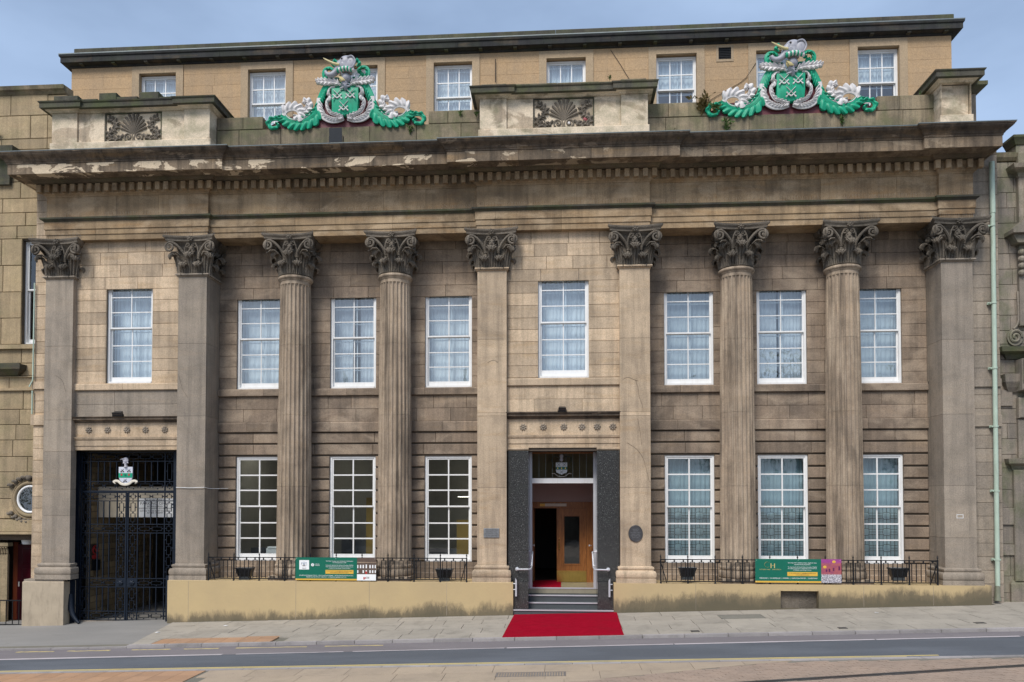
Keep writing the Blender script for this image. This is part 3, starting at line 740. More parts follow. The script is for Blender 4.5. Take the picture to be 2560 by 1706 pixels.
def door_entab(wall, x0, x1, y, zs, ros):
    """small entablature: corniced top, rosette frieze, fasciae"""
    MB().sweep([(x0, y), (x1, y)], [(-.04, zs[1]), (.03, zs[1]), (.05, zs[1] + .05), (.13, zs[1] + .07), (.13, zs[1] + .11), (.17, zs[1] + .15), (.17, zs[0] - .01), (-.04, zs[0] + .02)]).obj('door_cornice', S_CYMA, wall)
    fr = MB().sweep([(x0, y), (x1, y)], [(-.04, zs[2]), (.0, zs[2]), (.0, zs[1]), (-.04, zs[1])]).obj('rosette_frieze', S_PALE, wall)
    for rx in ros:
        o = link(ROS, 'rosette', None, wall, Vector((rx, y - .004, (zs[1] + zs[2]) / 2)) - wloc(wall))
        o.rotation_euler = (0, random.uniform(0, 1), 0)
    MB().sweep([(x0, y), (x1, y)], [(-.04, zs[3]), (.0, zs[3]), (.0, zs[3] + .11), (.02, zs[3] + .115), (.02, zs[2] - .09), (.045, zs[2] - .07), (.06, zs[2] - .02), (.06, zs[2]), (-.04, zs[2])]).obj('fascia', S_PALE, wall)
door_entab(lw, -13.40, -10.38, LW, (5.21, 5.05, 4.66, 4.30), (-12.977, -12.438, -11.893, -11.365, -10.82))
door_entab(cw, -1.46, 1.54, CW, (5.255, 5.07, 4.65, 4.31), (-1.015, -.482, .057, .534, .935, 1.346))
MB().sweep([(-1.46, CW), (-.87, CW)], [(-.04, 4.235), (.02, 4.235), (.05, 4.27), (.05, 4.309), (-.04, 4.309)]).obj('door_moulding', S_PALE, cw)
MB().sweep([(.925, CW), (1.54, CW)], [(-.04, 4.235), (.02, 4.235), (.05, 4.27), (.05, 4.309), (-.04, 4.309)]).obj('door_moulding', S_PALE, cw)
# strips of wall outside the end pilasters
es = walled(MB(), -14.58, -14.10, -.6, 12.0, .24, .8, []).obj('end_wall', MORTAR, hall)
ashlar(es, 'ashlar_stone', S_PALE, [(-14.60, -14.10)], [-.6 + .33 * i for i in range(38)], .2, rnd=rnd, lmin=2)
MB().sweep([(-14.64, .2), (-14.10, .2)], [(-.05, 5.0), (.06, 5.0), (.06, 5.28), (-.05, 5.3)]).obj('string_stone', S_PALE, es)
MB().sweep([(-14.62, .2), (-14.10, .2)], [(-.05, 6.0), (.05, 6.0), (.05, 6.2), (-.05, 6.22)]).obj('string_stone', S_PALE, es)
ee = walled(MB(), 10.40, 11.24, -.2, 12.0, .29, .8, []).obj('end_wall', MORTAR, hall)
ashlar(ee, 'ashlar_stone', S_GREY, [(10.40, 11.22)], [.1 + .345 * i for i in range(35)], .25, rnd=rnd, lmin=2)
for z0, z1 in ((5.83, 6.03), (4.81, 5.1)): MB().sweep([(10.42, .25), (11.22, .25)], [(-.05, z0), (.05, z0), (.05, z1), (-.05, z1 + .02)]).obj('string_stone', S_GREY, ee)

# --- pilasters
def pilaster(x0, x1, yb, mat, zj, top=9.03, zb=.775):
    p = MB().box(x0 + .02, x1 - .02, .03, yb, zb, top).obj('pilaster', MORTAR, hall)
    zs = [1.23] + zj + [9.0]
    for a, b in zip(zs, zs[1:]):
        MB().sweep([(x0 + .003, yb), (x0 + .003, .003), (x1 - .003, .003), (x1 - .003, yb)],
                   [(0, a + .003), (0, b - .003), (-.05, b - .003), (-.05, a + .003)]).obj('shaft_block', mat, p)
    path = [(x0, yb), (x0, 0), (x1, 0), (x1, yb)]
    MB().sweep(path, [(-.05, zb), (.115, zb), (.115, .905), (-.05, .905)]).obj('base_block', mat, p)
    prof = [(-.05, .906), (.09, .906)]
    prof += [(.09 + .03 * sin(t), 1.0 - .09 * cos(t)) for t in [pi * k / 6 for k in range(1, 7)]]
    prof += [(.06, 1.095), (.045, 1.11), (.05, 1.125)]
    prof += [(.05 + .02 * sin(t), 1.165 - .035 * cos(t)) for t in [pi * k / 4 for k in range(1, 5)]]
    prof += [(.012, 1.205), (0, 1.228), (-.05, 1.228)]
    MB().sweep(path, prof).obj('base_moulding', mat, p, 35)
    ap = [(-.05, 9.0), (.012, 9.0), (.03, 9.012), (.03, 9.025)] + [(.035 + .03 * sin(t), 9.052 - .027 * cos(t)) for t in [pi * k / 5 for k in range(1, 6)]] + [(-.05, 9.08)]
    MB().sweep(path, ap).obj('astragal', mat, p, 35)
    return p
pilaster(-14.165, -13.37, .24, S_GREY, [2.51, 3.22, 4.25, 5.12, 7.15])
pilaster(-10.395, -9.60, .84, S_GREY, [3.22, 5.20, 7.175])
pilaster(-2.22, -1.44, .84, S_PALE, [3.255, 5.145, 5.228, 7.175])
pilaster(1.52, 2.312, .84, S_PALE, [3.255, 5.13, 5.233, 7.16])
pilaster(9.665, 10.447, .84, S_GREY, [1.976, 3.296, 5.107, 7.013])
def crack(pts): MB().tube(spline([(x, -.002, z) for x, z in pts], 16), .003, 4).obj('crack', MORTAR, hall)
crack([(1.60, 6.07), (1.72, 6.13), (1.86, 6.08), (1.99, 6.03)])
crack([(1.93, 6.05), (1.99, 5.85), (2.02, 5.62), (2.10, 5.40), (2.12, 5.24)]); crack([(1.98, 5.05), (2.04, 4.7), (2.08, 4.35)]); crack([(1.70, 4.42), (1.95, 4.25), (2.12, 4.0), (2.2, 3.7), (2.27, 3.42), (2.31, 3.40)])
crack([(-1.95, 6.55), (-1.80, 6.62), (-1.66, 6.55)]); crack([(-10.35, 6.3), (-10.25, 5.95), (-10.1, 5.7)]); crack([(-13.85, 6.35), (-13.65, 6.2), (-13.55, 5.9)])

# --- columns
def column(cx, cy=.42):
    c = MB().lathe([(.50, .775), (.50, .79)], cx, cy, 4, pi / 4, pi / 4 + 2 * pi).box(cx - .52, cx + .52, cy - .505, cy + .44, .776, .905).obj('column', S_COL, hall)
    prof = [(.46, .906)] + [(.478 + .032 * sin(t), 1.0 - .092 * cos(t)) for t in [pi * k / 6 for k in range(0, 7)]] + [(.48, 1.095), (.468, 1.11), (.47, 1.125)] + \
           [(.472 + .020 * sin(t), 1.165 - .036 * cos(t)) for t in [pi * k / 4 for k in range(0, 5)]] + [(.466, 1.205), (.461, 1.24), (.46, 1.262)]
    MB().lathe(prof, cx, cy, 40).obj('base_moulding', S_COL, c, 35)
    def R(z): t = (z - 1.26) / 7.6; return .458 - .012 * t - .042 * t * t
    def ring(z, depth):
        r = R(z); pts = []
        for k in range(24):
            for q, d in ((0, 0), (.16, 0), (.26, .55), (.42, .93), (.58, 1), (.74, .93), (.90, .55)):
                a = 2 * pi * (k + q) / 24; rr = r - d * depth
                pts.append((cx + rr * sin(a), cy - rr * cos(a), z))
        return pts
    js = [1.262, 3.297, 5.213, 7.125, 8.87]
    for i, (a, b) in enumerate(zip(js, js[1:])):
        levels = [(a + .0025, .040), ((a + b) / 2, .042), (b - .0025, .042)]
        if i == 0: levels = [(a, 0), (a + .05, .0), (a + .09, .022), (a + .14, .036)] + levels[1:]
        if i == 3: levels = [levels[0], (8.3, .042), (8.70, .040), (8.74, .034), (8.765, .02), (8.775, 0), (8.87, 0)]
        m = MB(); n = 24 * 7
        for z, d in levels: m.v += ring(z, d)
        for l in range(len(levels) - 1):
            for k in range(n): k2 = (k + 1) % n; m.f.append((l * n + k, l * n + k2, (l + 1) * n + k2, (l + 1) * n + k))
        m.f += [tuple(range(n - 1, -1, -1)), tuple((len(levels) - 1) * n + k for k in range(n))]
        m.obj('shaft_drum', S_COL, c, 32)
    pr = [(.395, 8.868), (.415, 8.868), (.428, 8.89), (.432, 8.905)] + [(.437 + .035 * sin(t), 8.955 - .045 * cos(t)) for t in [pi * k / 6 for k in range(0, 7)]] + [(.42, 9.005), (.40, 9.022), (.36, 9.022)]
    MB().lathe(pr, cx, cy, 40).obj('astragal', S_COL, c, 35)
COLX = [-7.285, -4.508, 4.622, 7.362]
for x in COLX: column(x)

# --- capitals (local: z 0 at the bell's foot, -y to the street)
def leaf_mesh(h, wd, curl, lean):
    ns, ntt = 17, 16; front = []; back = []
    for it in range(ntt + 1):
        t = it / ntt
        if t < .68:
            q = t / .68; zc = h * q; yc = -.014 - lean * q * q
            nrm = (0, -1, .0)
        else:
            a = (t - .68) / .32 * pi * 1.15
            zc = h + curl * sin(a); yc = -.014 - lean - curl * (1 - cos(a))
        wv = wd / 2 * (.72 + .33 * sin(min(1, t / .8) * pi * .62)) * (1.0 if t < .86 else max(.25, 1 - (t - .86) / .14 * .65))
        lob = 1 - .30 * abs(sin(t * pi * 4.5)) ** .8 if t > .12 else 1
        for k in range(ns):
            s_ = -1 + 2 * k / (ns - 1)
            x = s_ * wv * (lob if abs(s_) > .7 else 1)
            rib = .045 * abs(cos(s_ * pi * 2.0)) ** .7 * (1 - .35 * t) + .02 * (1 - s_ * s_) - .02 * abs(s_) * (0 if t < .68 else .6)
            droop = -.035 * s_ * s_ * (0 if t < .68 else 1)
            front.append((x, yc - rib, zc + droop)); back.append((x * .96, yc + .022, zc + droop - (.0 if t < .68 else .02)))
    m = MB(); n = ns; b = len(front); m.v = front + back
    for it in range(ntt):
        for k in range(ns - 1):
            i = it * n + k; m.f.append((i, i + 1, i + n + 1, i + n)); j = b + i; m.f.append((j + n, j + n + 1, j + 1, j))
    for it in range(ntt):
        i = it * n; m.f.append((i + n, b + i + n, b + i, i)); i = it * n + ns - 1; m.f.append((i, b + i, b + i + n, i + n))
    for k in range(ns - 1):
        i = ntt * n + k; m.f.append((i, i + 1, b + i + 1, b + i))
    return m.mesh('acanthus_leaf', S_SOOT, 45)[0]
LEAF_LO = leaf_mesh(.265, .30, .078, .045)
LEAF_HI = leaf_mesh(.50, .33, .092, .10)
def volute_mesh(sgn):
    m = MB()
    stalk = spline([(.17, -.43, .44), (.20, -.455, .56), (.29, -.50, .70), (.40, -.545, .81), (.50, -.585, .865)], 12)
    cx, cz, y0 = .545, .735, -.60
    sp = []
    for k in range(30):
        a = pi * .62 - 2 * pi * 1.75 * k / 29; r = .125 * (1 - k / 29) ** .8 + .012
        sp.append((cx + r * cos(a), y0 - .03 * k / 29, cz + r * sin(a)))
    pts = [Vector(p) for p in stalk[:-1]] + [Vector(p) for p in sp]
    rs = [.034 + .008 * (i / len(stalk)) for i in range(len(stalk) - 1)] + [.034 - .012 * k / 29 for k in range(30)]
    m.tube([(p.x * sgn, p.y, p.z) for p in pts], rs, 7)
    m.ell((cx * sgn, y0 - .03, cz), .03, .03, .03, 8, 6)
    m.tube([(p[0] * sgn - .035 * sgn, p[1] + .03, p[2] - .05) for p in stalk], .026, 6)          # leaf sheath under the stalk
    m.lathe([(.028, .34), (.05, .36), (.05, .385), (.038, .40), (.038, .425), (.055, .44), (.03, .47)], .17 * sgn, -.42, 8)   # cauliculus collar
    # inner helix
    hp = []
    for k in range(18):
        a = pi * .5 + 2 * pi * 1.25 * k / 17; r = .06 * (1 - k / 17) + .01; hp.append(((.11 + r * cos(a)) * sgn, -.50, .80 + r * sin(a)))
    m.tube([(.17 * sgn, -.45, .46), (.19 * sgn, -.475, .62), (.165 * sgn, -.495, .76)] + hp, .019, 6)
    # small leaf hanging under the volute
    m.tube([(.30 * sgn, -.50, .52), (.40 * sgn, -.55, .60), (.50 * sgn, -.60, .585), (.545 * sgn, -.62, .54)], [.03, .055, .045, .012], 7, .5)
    return m.mesh('volute', S_SOOT, 50)[0]
VOL = [volute_mesh(1), volute_mesh(-1)]
def mask_mesh():
    m = MB()
    m.ell((0, -.47, .70), .085, .075, .12, 10, 8); m.ell((0, -.55, .665), .022, .03, .045, 8, 6)
    for s in (-1, 1):
        m.ell((s * .04, -.53, .725), .026, .02, .018, 8, 5); m.ell((s * .045, -.535, .64), .036, .03, .025, 8, 5)
        sp = [((.062 + .05 * (1 - k / 13) * cos(2.2 * pi * k / 13 + .6)) * s, -.53, .80 + .05 * (1 - k / 13) * sin(2.2 * pi * k / 13 + .6)) for k in range(14)]
        m.tube(sp, .014, 6)
        m.tube([(s * .03, -.545, .615), (s * .085, -.54, .60), (s * .12, -.52, .64)], [.02, .018, .006], 6)
    m.ell((0, -.53, .575), .03, .025, .03, 8, 5)
    for k in range(7):
        a = -.9 + 1.8 * k / 6; m.tube([(.03 * sin(a), -.53, .58), (.085 * sin(a), -.56, .57 - .05 * cos(a)), (.10 * sin(a), -.57, .56 - .085 * cos(a))], [.018, .016, .004], 5)
    return m.mesh('lion_mask', S_SOOT, 50)[0]
MASK = mask_mesh()
def fleuron_mesh():
    m = MB(); m.ell((0, -.60, .965), .034, .03, .034, 8, 6)
    for k in range(7):
        a = 2 * pi * k / 7; m.ell((.056 * cos(a), -.588, .965 + .056 * sin(a)), .032, .02, .022, 7, 5, Matrix.Rotation(-a, 3, 'Y'))
    return m.mesh('fleuron', S_SOOT, 50)[0]
FLE = fleuron_mesh()
def abacus_mesh():
    m = MB(); outl = []
    for side in range(4):
        A = side * pi / 2; ca_, sa_ = cos(A), sin(A)
        for k in range(13):
            u = -1 + 2 * k / 12; x = u * .69; y = -.71 + .135 * (1 - u * u)
            outl.append((x * ca_ - y * sa_, x * sa_ + y * ca_))
    n = len(outl); lv = [(.895, .90), (.905, .925), (.945, .925), (.965, .95), (.985, .985), (1.0, 1.0), (1.04, 1.0)]
    for z, s_ in lv: m.v += [(x * s_, y * s_, z) for x, y in outl]
    for l in range(len(lv) - 1):
        for k in range(n): k2 = (k + 1) % n; m.f.append((l * n + k, l * n + k2, (l + 1) * n + k2, (l + 1) * n + k))
    m.f += [tuple(range(n - 1, -1, -1)), tuple((len(lv) - 1) * n + k for k in range(n))]
    return m.mesh('abacus', S_SOOT, 30)[0]
ABA = abacus_mesh()
BELL_R = MB().lathe([(.385, 0), (.39, .5), (.41, .68), (.46, .82), (.53, .893)], 0, 0, 32).mesh('capital', S_SOOT, 40)[0]
_b = MB()
for (h0, z0), (h1, z1) in zip([(.385, 0), (.385, .5), (.41, .68), (.45, .82), (.52, .893)], [(.385, .5), (.41, .68), (.45, .82), (.52, .893), (.30, .896)]):
    _b.add([(-h0, -h0, z0), (h0, -h0, z0), (h0, h0, z0), (-h0, h0, z0), (-h1, -h1, z1), (h1, -h1, z1), (h1, h1, z1), (-h1, h1, z1)], [(0, 1, 5, 4), (1, 2, 6, 5), (2, 3, 7, 6), (3, 0, 4, 7)])
BELL_S = _b.mesh('capital', S_SOOT)[0]
spk = MB()
for side in range(4):
    A = side * pi / 2
    for k in range(26):
        u = -1 + 2 * k / 25; x = u * .66; y = -.69 + .13 * (1 - u * u); X, Y = x * cos(A) - y * sin(A), x * sin(A) + y * cos(A)
        if Y < .3: spk.tube([(X, Y, 1.04), (X + random.uniform(-.03, .03), Y + random.uniform(-.03, .01), 1.16)], .0016, 3)
SPIKE_CAP = spk.mesh('bird_spikes', BIRD)[0]
def capital(cx, cy, square, faces):
    c = link(BELL_S if square else BELL_R, 'capital', None, hall, Vector((cx, cy, 9.02)) - wloc(hall))
    link(ABA, 'abacus', None, c)
    def put(me, name, A, off=0.0, r=0.0):
        link(me, name, None, c, (r * sin(A), -r * cos(A), 0), (0, 0, A))
    if square:
        for f in faces:
            A = f * pi / 2
            for s in (-.2, .2): link(LEAF_LO, 'acanthus_leaf', None, c, (s * cos(A) + .38 * sin(A), s * sin(A) - .38 * cos(A), 0), (0, 0, A))
            put(LEAF_HI, 'acanthus_leaf', A, r=.385)
        for f in faces:
            for A in (f * pi / 2 - pi / 4, f * pi / 2 + pi / 4):
                if A in [k * pi / 2 + pi / 4 for k in faces] and A == f * pi / 2 - pi / 4: continue
                put(LEAF_HI, 'acanthus_leaf', A, r=.50)
    else:
        for k in range(-3, 3): put(LEAF_LO, 'acanthus_leaf', (k + .5) * pi / 4, r=.38)
        for k in range(-2, 3): put(LEAF_HI, 'acanthus_leaf', k * pi / 4, r=.38)
    for f in faces:
        A = f * pi / 2
        for v in VOL: link(v, 'volute', None, c, (0, 0, 0), (0, 0, A))
        link(MASK, 'lion_mask', None, c, (0, 0, 0), (0, 0, A)); link(FLE, 'fleuron', None, c, (0, 0, 0), (0, 0, A))
    s = link(SPIKE_CAP, 'bird_spikes', None, c); s['kind'] = 'stuff'
for x in COLX: capital(x, .42, False, (-1, 0, 1))
capital(-13.768, .40, True, (-1, 0, 1)); capital(-9.998, .40, True, (0, 1)); capital(-1.83, .40, True, (-1, 0, 1)); capital(1.916, .40, True, (-1, 0, 1)); capital(10.056, .40, True, (-1, 0, 1))

# --- entablature
EP = [(-14.17, .7), (-14.17, 0), (-9.59, 0), (-9.59, .1), (-2.24, .1), (-2.24, 0), (2.32, 0), (2.32, .1), (9.65, .1), (9.65, 0), (10.49, 0), (10.49, .7)]
def course(parent, name, prof, mat, lo, hi, path=EP, gap=.006, seed=1, smooth=False, avoid=.38):
    r = random.Random(seed)
    tot = sum(sqrt((b[0] - a[0]) ** 2 + (b[1] - a[1]) ** 2) for a, b in zip(path, path[1:]))
    cum = [0.0]
    for a, b in zip(path, path[1:]): cum.append(cum[-1] + sqrt((b[0] - a[0]) ** 2 + (b[1] - a[1]) ** 2))
    js = [j for j in spread(0, tot, lo, hi, r) if j > cum[1] + .3 and j < cum[-2] - .3 and all(abs(j - c) > avoid for c in cum)]
    for pts in split_path(path, js, gap)[0]:
        MB().sweep(pts, prof).obj(name, mat, parent, smooth)
ent = MB().box(-14.1, 10.4, .16, .74, 10.09, 12.0).obj('entablature', S_SOFF, hall)
course(ent, 'architrave_stone', [(-.60, 10.062), (-.012, 10.062), (0, 10.07), (0, 10.215), (.022, 10.22), (.022, 10.362), (.044, 10.367), (.044, 10.575), (-.60, 10.575)], S_ENT, 1.7, 3.0, seed=5)
course(ent, 'architrave_moulding', [(-.05, 10.578), (.05, 10.578), (.075, 10.605), (.12, 10.63), (.13, 10.672), (-.05, 10.69)], S_CAP, 2.0, 3.0, seed=6)
course(ent, 'frieze_stone', [(-.10, 10.69), (0, 10.69), (0, 11.265), (-.10, 11.265)], S_ENT, 1.1, 2.4, seed=7)
course(ent, 'bed_moulding', [(-.05, 11.268), (.012, 11.268), (.03, 11.30), (.07, 11.325), (.085, 11.345), (.085, 11.57), (-.05, 11.57)], S_ENT, 1.6, 2.4, seed=8)
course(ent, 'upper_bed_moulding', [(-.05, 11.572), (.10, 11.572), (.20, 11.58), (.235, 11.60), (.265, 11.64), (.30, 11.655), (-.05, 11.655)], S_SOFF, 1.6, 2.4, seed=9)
# dentils in the straight runs
dm = MB().box(-.0625, .0625, -.115, 0, -.105, .105).mesh('dentil', S_ENT)[0]
def dentils(x0, x1, y):
    n = max(1, round((x1 - x0 - .125) / .2345)); st = (x1 - x0 - .125) / n
    for i in range(n + 1):
        link(dm, 'dentil', None, ent, Vector((x0 + .0625 + i * st, y - .085, 11.452)) - wloc(ent), (0, 0, 0))
for a, b, y in ((-14.34, -9.42, 0), (-9.30, -2.53, .1), (-2.41, 2.49, 0), (2.61, 9.36, .1), (9.48, 10.66, 0)): dentils(a, b, y)
CP = [(-14.09, .7), (-14.09, 0), (-9.59, 0), (-9.59, .1), (-2.24, .1), (-2.24, 0), (2.30, 0), (2.30, .1), (9.68, .1), (9.68, 0), (10.14, 0), (10.14, .7)]
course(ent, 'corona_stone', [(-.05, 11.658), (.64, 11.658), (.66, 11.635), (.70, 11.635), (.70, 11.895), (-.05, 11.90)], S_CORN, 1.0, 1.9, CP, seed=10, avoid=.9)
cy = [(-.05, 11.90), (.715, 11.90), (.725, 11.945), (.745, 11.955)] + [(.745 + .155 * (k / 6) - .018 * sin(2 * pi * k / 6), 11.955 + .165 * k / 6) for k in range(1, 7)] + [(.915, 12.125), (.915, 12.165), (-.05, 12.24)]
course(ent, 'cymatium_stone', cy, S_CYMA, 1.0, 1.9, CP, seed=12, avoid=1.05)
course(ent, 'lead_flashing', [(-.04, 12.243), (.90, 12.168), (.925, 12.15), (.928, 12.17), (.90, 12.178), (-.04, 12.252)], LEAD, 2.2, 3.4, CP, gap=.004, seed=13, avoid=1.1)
bs = MB()
for i in range(640):
    x = -14.1 + i * .0384; y = (-.08 if (-14.17 < x < -9.59 or -2.24 < x < 2.32 or x > 9.65) else .02)
    bs.tube([(x, y, 10.68), (x + random.uniform(-.02, .02), y - random.uniform(-.02, .03), 10.80)], .0014, 3)
o = bs.obj('bird_spikes', BIRD, ent); o['kind'] = 'stuff'
# roof slab behind the cornice
MB().box(-14.4, 10.8, .2, 2.2, 12.05, 12.235).obj('gutter_roof', LEAD, hall)
# plinths under the pilasters and railings
pl = MB()
pl.sweep([(-10.53, .84), (-10.53, -.14), (-1.262, -.14), (-1.262, .05)], [(0, -1.2), (0, .775), (-.02, .785), (-.3, .785), (-.3, -1.2)])
pl.box(-10.25, -1.5, .1, .84, .3, .783)
pl.obj('plinth', PLINTH, hall)
pl = walled(MB(), 1.335, 10.71, -.6, .785, -.14, .12, [(5.545, 6.49, .165, .62)])
pl.box(1.335, 10.71, .121, .84, .25, .783)
pl.obj('plinth', PLINTH, hall)
for x in (-9.95, -7.02, -5.05, -3.0, 3.42, 7.6, 9.3): MB().box(x - .004, x + .004, -.1418, -.139, ground(x) + .02, .772).obj('render_joint', S_GREY, hall)
MB().box(5.55, 6.485, .02, .1, .166, .61).obj('vent_opening', S_SOOT, hall)
MB().sweep([(-14.62, .3), (-14.62, -.10), (-13.45, -.10), (-13.45, .5)], [(0, -1.3), (0, .70), (-.02, .72), (-.3, .72), (-.3, -1.3)]).obj('pilaster_plinth', paint('pale_plinth_paint', (.44, .36, .26), .8, .2, (.12, .10, .07), .55, 2), hall)
MB().sweep([(-14.60, .3), (-14.60, -.09), (-13.46, -.09), (-13.46, .5)], [(-.3, .722), (-.01, .722), (-.01, .775), (-.3, .775)]).obj('plinth_cap', S_GREY, hall)
# ---------------------------------------------------------------- windows
CURT2 = paint('grey_net_curtain', (.50, .56, .60), .9, .2, (.28, .34, .40), .5, 2)
CURT3 = paint('pale_grey_net_curtain', (.58, .63, .68), .9, .25, (.30, .35, .42), .5, 1.5)  # curtain tone varies from window to window
paint_grey = paint('grey_inner_frame', (.62, .68, .72), .5)
def window(name, x0, x1, z0, z1, y, cols=2, rows=(3, 3), meet=None, glass=GLASS, fw=.095, mw=.026, sill=.10, curtain=None, grille=False, parent=None, inn=.05, tone=None, inner=True):
    """sash window: box frame > sash bars, panes, curtain"""
    r = random.Random(int((x0 + 30) * 1000 + z0 * 77)); W = tone or WHITE
    f = MB()
    f.box(x0, x0 + fw * .6, y, y + .14, z0, z1); f.box(x1 - fw * .6, x1, y, y + .14, z0, z1)
    f.box(x0 + fw * .6, x1 - fw * .6, y, y + .14, z1 - .05, z1); f.box(x0 + fw * .6, x1 - fw * .6, y - .03, y + .14, z0, z0 + .055)
    fr = f.obj(name, W, parent)
    a, b = x0 + fw * .6, x1 - fw * .6; zb, zt = z0 + .055, z1 - .05
    meet = meet if meet is not None else (zb + zt) / 2
    for si, (s0, s1, nr, yy) in enumerate(((meet, zt, rows[0], y + .02), (zb, meet + .02, rows[1], y + .02 + inn))):
        st = fw * .4; top = .045 if si == 0 else .035; bot = .04 if si == 0 else sill
        m = MB(); ga, gb, gz0, gz1 = a + st, b - st, s0 + bot, s1 - top
        m.box(a, ga, yy, yy + .04, s0, s1); m.box(gb, b, yy, yy + .04, s0, s1); m.box(ga, gb, yy, yy + .04, gz1, s1); m.box(ga, gb, yy - (.012 if si == 0 else 0), yy + .04, s0, gz0)
        for c in range(1, cols):
            x = ga + (gb - ga) * c / cols; m.box(x - mw / 2, x + mw / 2, yy + .004, yy + .034, gz0, gz1)
        for q in range(1, nr):
            z = gz0 + (gz1 - gz0) * q / nr
            for c in range(cols):
                xa = ga + (gb - ga) * c / cols + (mw / 2 if c else 0); xb = ga + (gb - ga) * (c + 1) / cols - (mw / 2 if c < cols - 1 else 0)
                m.box(xa, xb, yy + .003, yy + .035, z - mw / 2, z + mw / 2)
        m.obj('sash', W, fr)
        for c in range(cols):
            for q in range(nr):
                xa, xb = ga + (gb - ga) * c / cols, ga + (gb - ga) * (c + 1) / cols; za, zz = gz0 + (gz1 - gz0) * q / nr, gz0 + (gz1 - gz0) * (q + 1) / nr
                t1, t2 = r.uniform(-.0035, .0035), r.uniform(-.004, .004); yg = yy + .019
                hw, hh = (xb - xa) / 2, (zz - za) / 2
                v = [(xa, yg - t1 * hw - t2 * hh, za), (xb, yg + t1 * hw - t2 * hh, za), (xb, yg + t1 * hw + t2 * hh, zz), (xa, yg - t1 * hw + t2 * hh, zz)]
                MB().add(v, [(0, 1, 2, 3)]).obj('pane', glass, fr)
        if inner and glass is GLASS and si >= 0:
            ib = MB(); yi = yy + .085
            for q in range(nr + 1):
                z = gz0 + (gz1 - gz0) * q / nr - .055
                if z > gz0: ib.box(ga, gb, yi, yi + .012, z - .012, z + .012)
            ib.box((ga + gb) / 2 + .05, (ga + gb) / 2 + .075, yi + .001, yi + .011, gz0, gz1)
            ib.obj('inner_glazing_bar', paint_grey, fr)
        if grille and si == 1:
            g = MB(); yg = yy + .075
            for c in range(cols):
                for q in range(nr):
                    xa, xb = ga + (gb - ga) * c / cols, ga + (gb - ga) * (c + 1) / cols; za, zz = gz0 + (gz1 - gz0) * q / nr, gz0 + (gz1 - gz0) * (q + 1) / nr
                    X = lambda u: xa + (xb - xa) * u
                    Z = lambda u: za + (zz - za) * u
                    def ln(*pts): g.tube([(X(u), yg, Z(v)) for u, v in pts], .006, 4)
                    ln((.0, .33), (.33, .33)); ln((0, .67), (.33, .67)); ln((.67, .33), (1, .33)); ln((.67, .67), (1, .67))
                    ln((.33, 0), (.33, .3)); ln((.33, .7), (.33, 1)); ln((.67, 0), (.67, .3)); ln((.67, .7), (.67, 1)); ln((.5, 0), (.5, .28)); ln((.5, .72), (.5, 1)); ln((.15, 0), (.15, 1)); ln((.85, 0), (.85, 1))
                    ln((.38, .28), (.62, .28), (.68, .38), (.68, .62), (.62, .72), (.38, .72), (.32, .62), (.32, .38), (.38, .28)); ln((0, .5), (.32, .5)); ln((.68, .5), (1, .5)); ln((0, .99), (1, .99))
            g.obj('grille', IRON, fr)
    if curtain:
        mat, zlow, gapc, amp, yc = curtain
        spans = [(x0 - .1, x1 + .1)] if gapc <= 0 else [(x0 - .1, (x0 + x1) / 2 - gapc / 2), ((x0 + x1) / 2 + gapc / 2, x1 + .1)]
        for sa_, sb_ in spans:
            n = max(8, int((sb_ - sa_) / .02)); vs = []; ph = r.uniform(0, 6); fq = r.uniform(52, 66)
            for i in range(n + 1):
                x = sa_ + (sb_ - sa_) * i / n; yy = y + yc * 1.0 + amp * sin(x * fq + ph + 1.3 * sin(x * 9)) + amp * .5 * sin(x * 23 + ph)
                vs += [(x, yy, zlow), (x + .01 * sin(x * 20), yy, z1 + .08)]
            MB().add(vs, [(2 * i, 2 * i + 2, 2 * i + 3, 2 * i + 1) for i in range(n)]).obj('curtain', mat, fr, 60)
    return fr
for i, (a, b) in enumerate(WU):
    window('sash_window', a, b, ZU0, ZU1, RW + .07, meet=7.44, sill=.13, curtain=((CURT, CURT3, CURT, CURT2, CURT3, CURT2)[i], ZU0, (.0, .22, .0, .0, .06, .0)[i], .014, .34), parent=hall)
window('sash_window', WL[0], WL[1], WL[2], WL[3], LW + .09, meet=7.66, sill=.13, curtain=(CURT, WL[2], .0, .016, .34), parent=hall)
window('sash_window', WC[0], WC[1], WC[2], WC[3], CW + .085, meet=7.64, sill=.16, curtain=(CURT, WC[2], .0, .016, .34), parent=hall)
for i, (a, b) in enumerate(WU):
    if i < 3: window('sash_window', a, b, ZL0, ZL1, RW + .07, meet=2.735, sill=.13, mw=.036, glass=GLASSD, parent=hall)
    else: window('sash_window', a, b, ZL0, ZL1, RW + .07, meet=2.735, sill=.13, mw=.036, glass=GLASSD, curtain=(CURTT, 1.3, .0, .02, .34), grille=True, parent=hall)
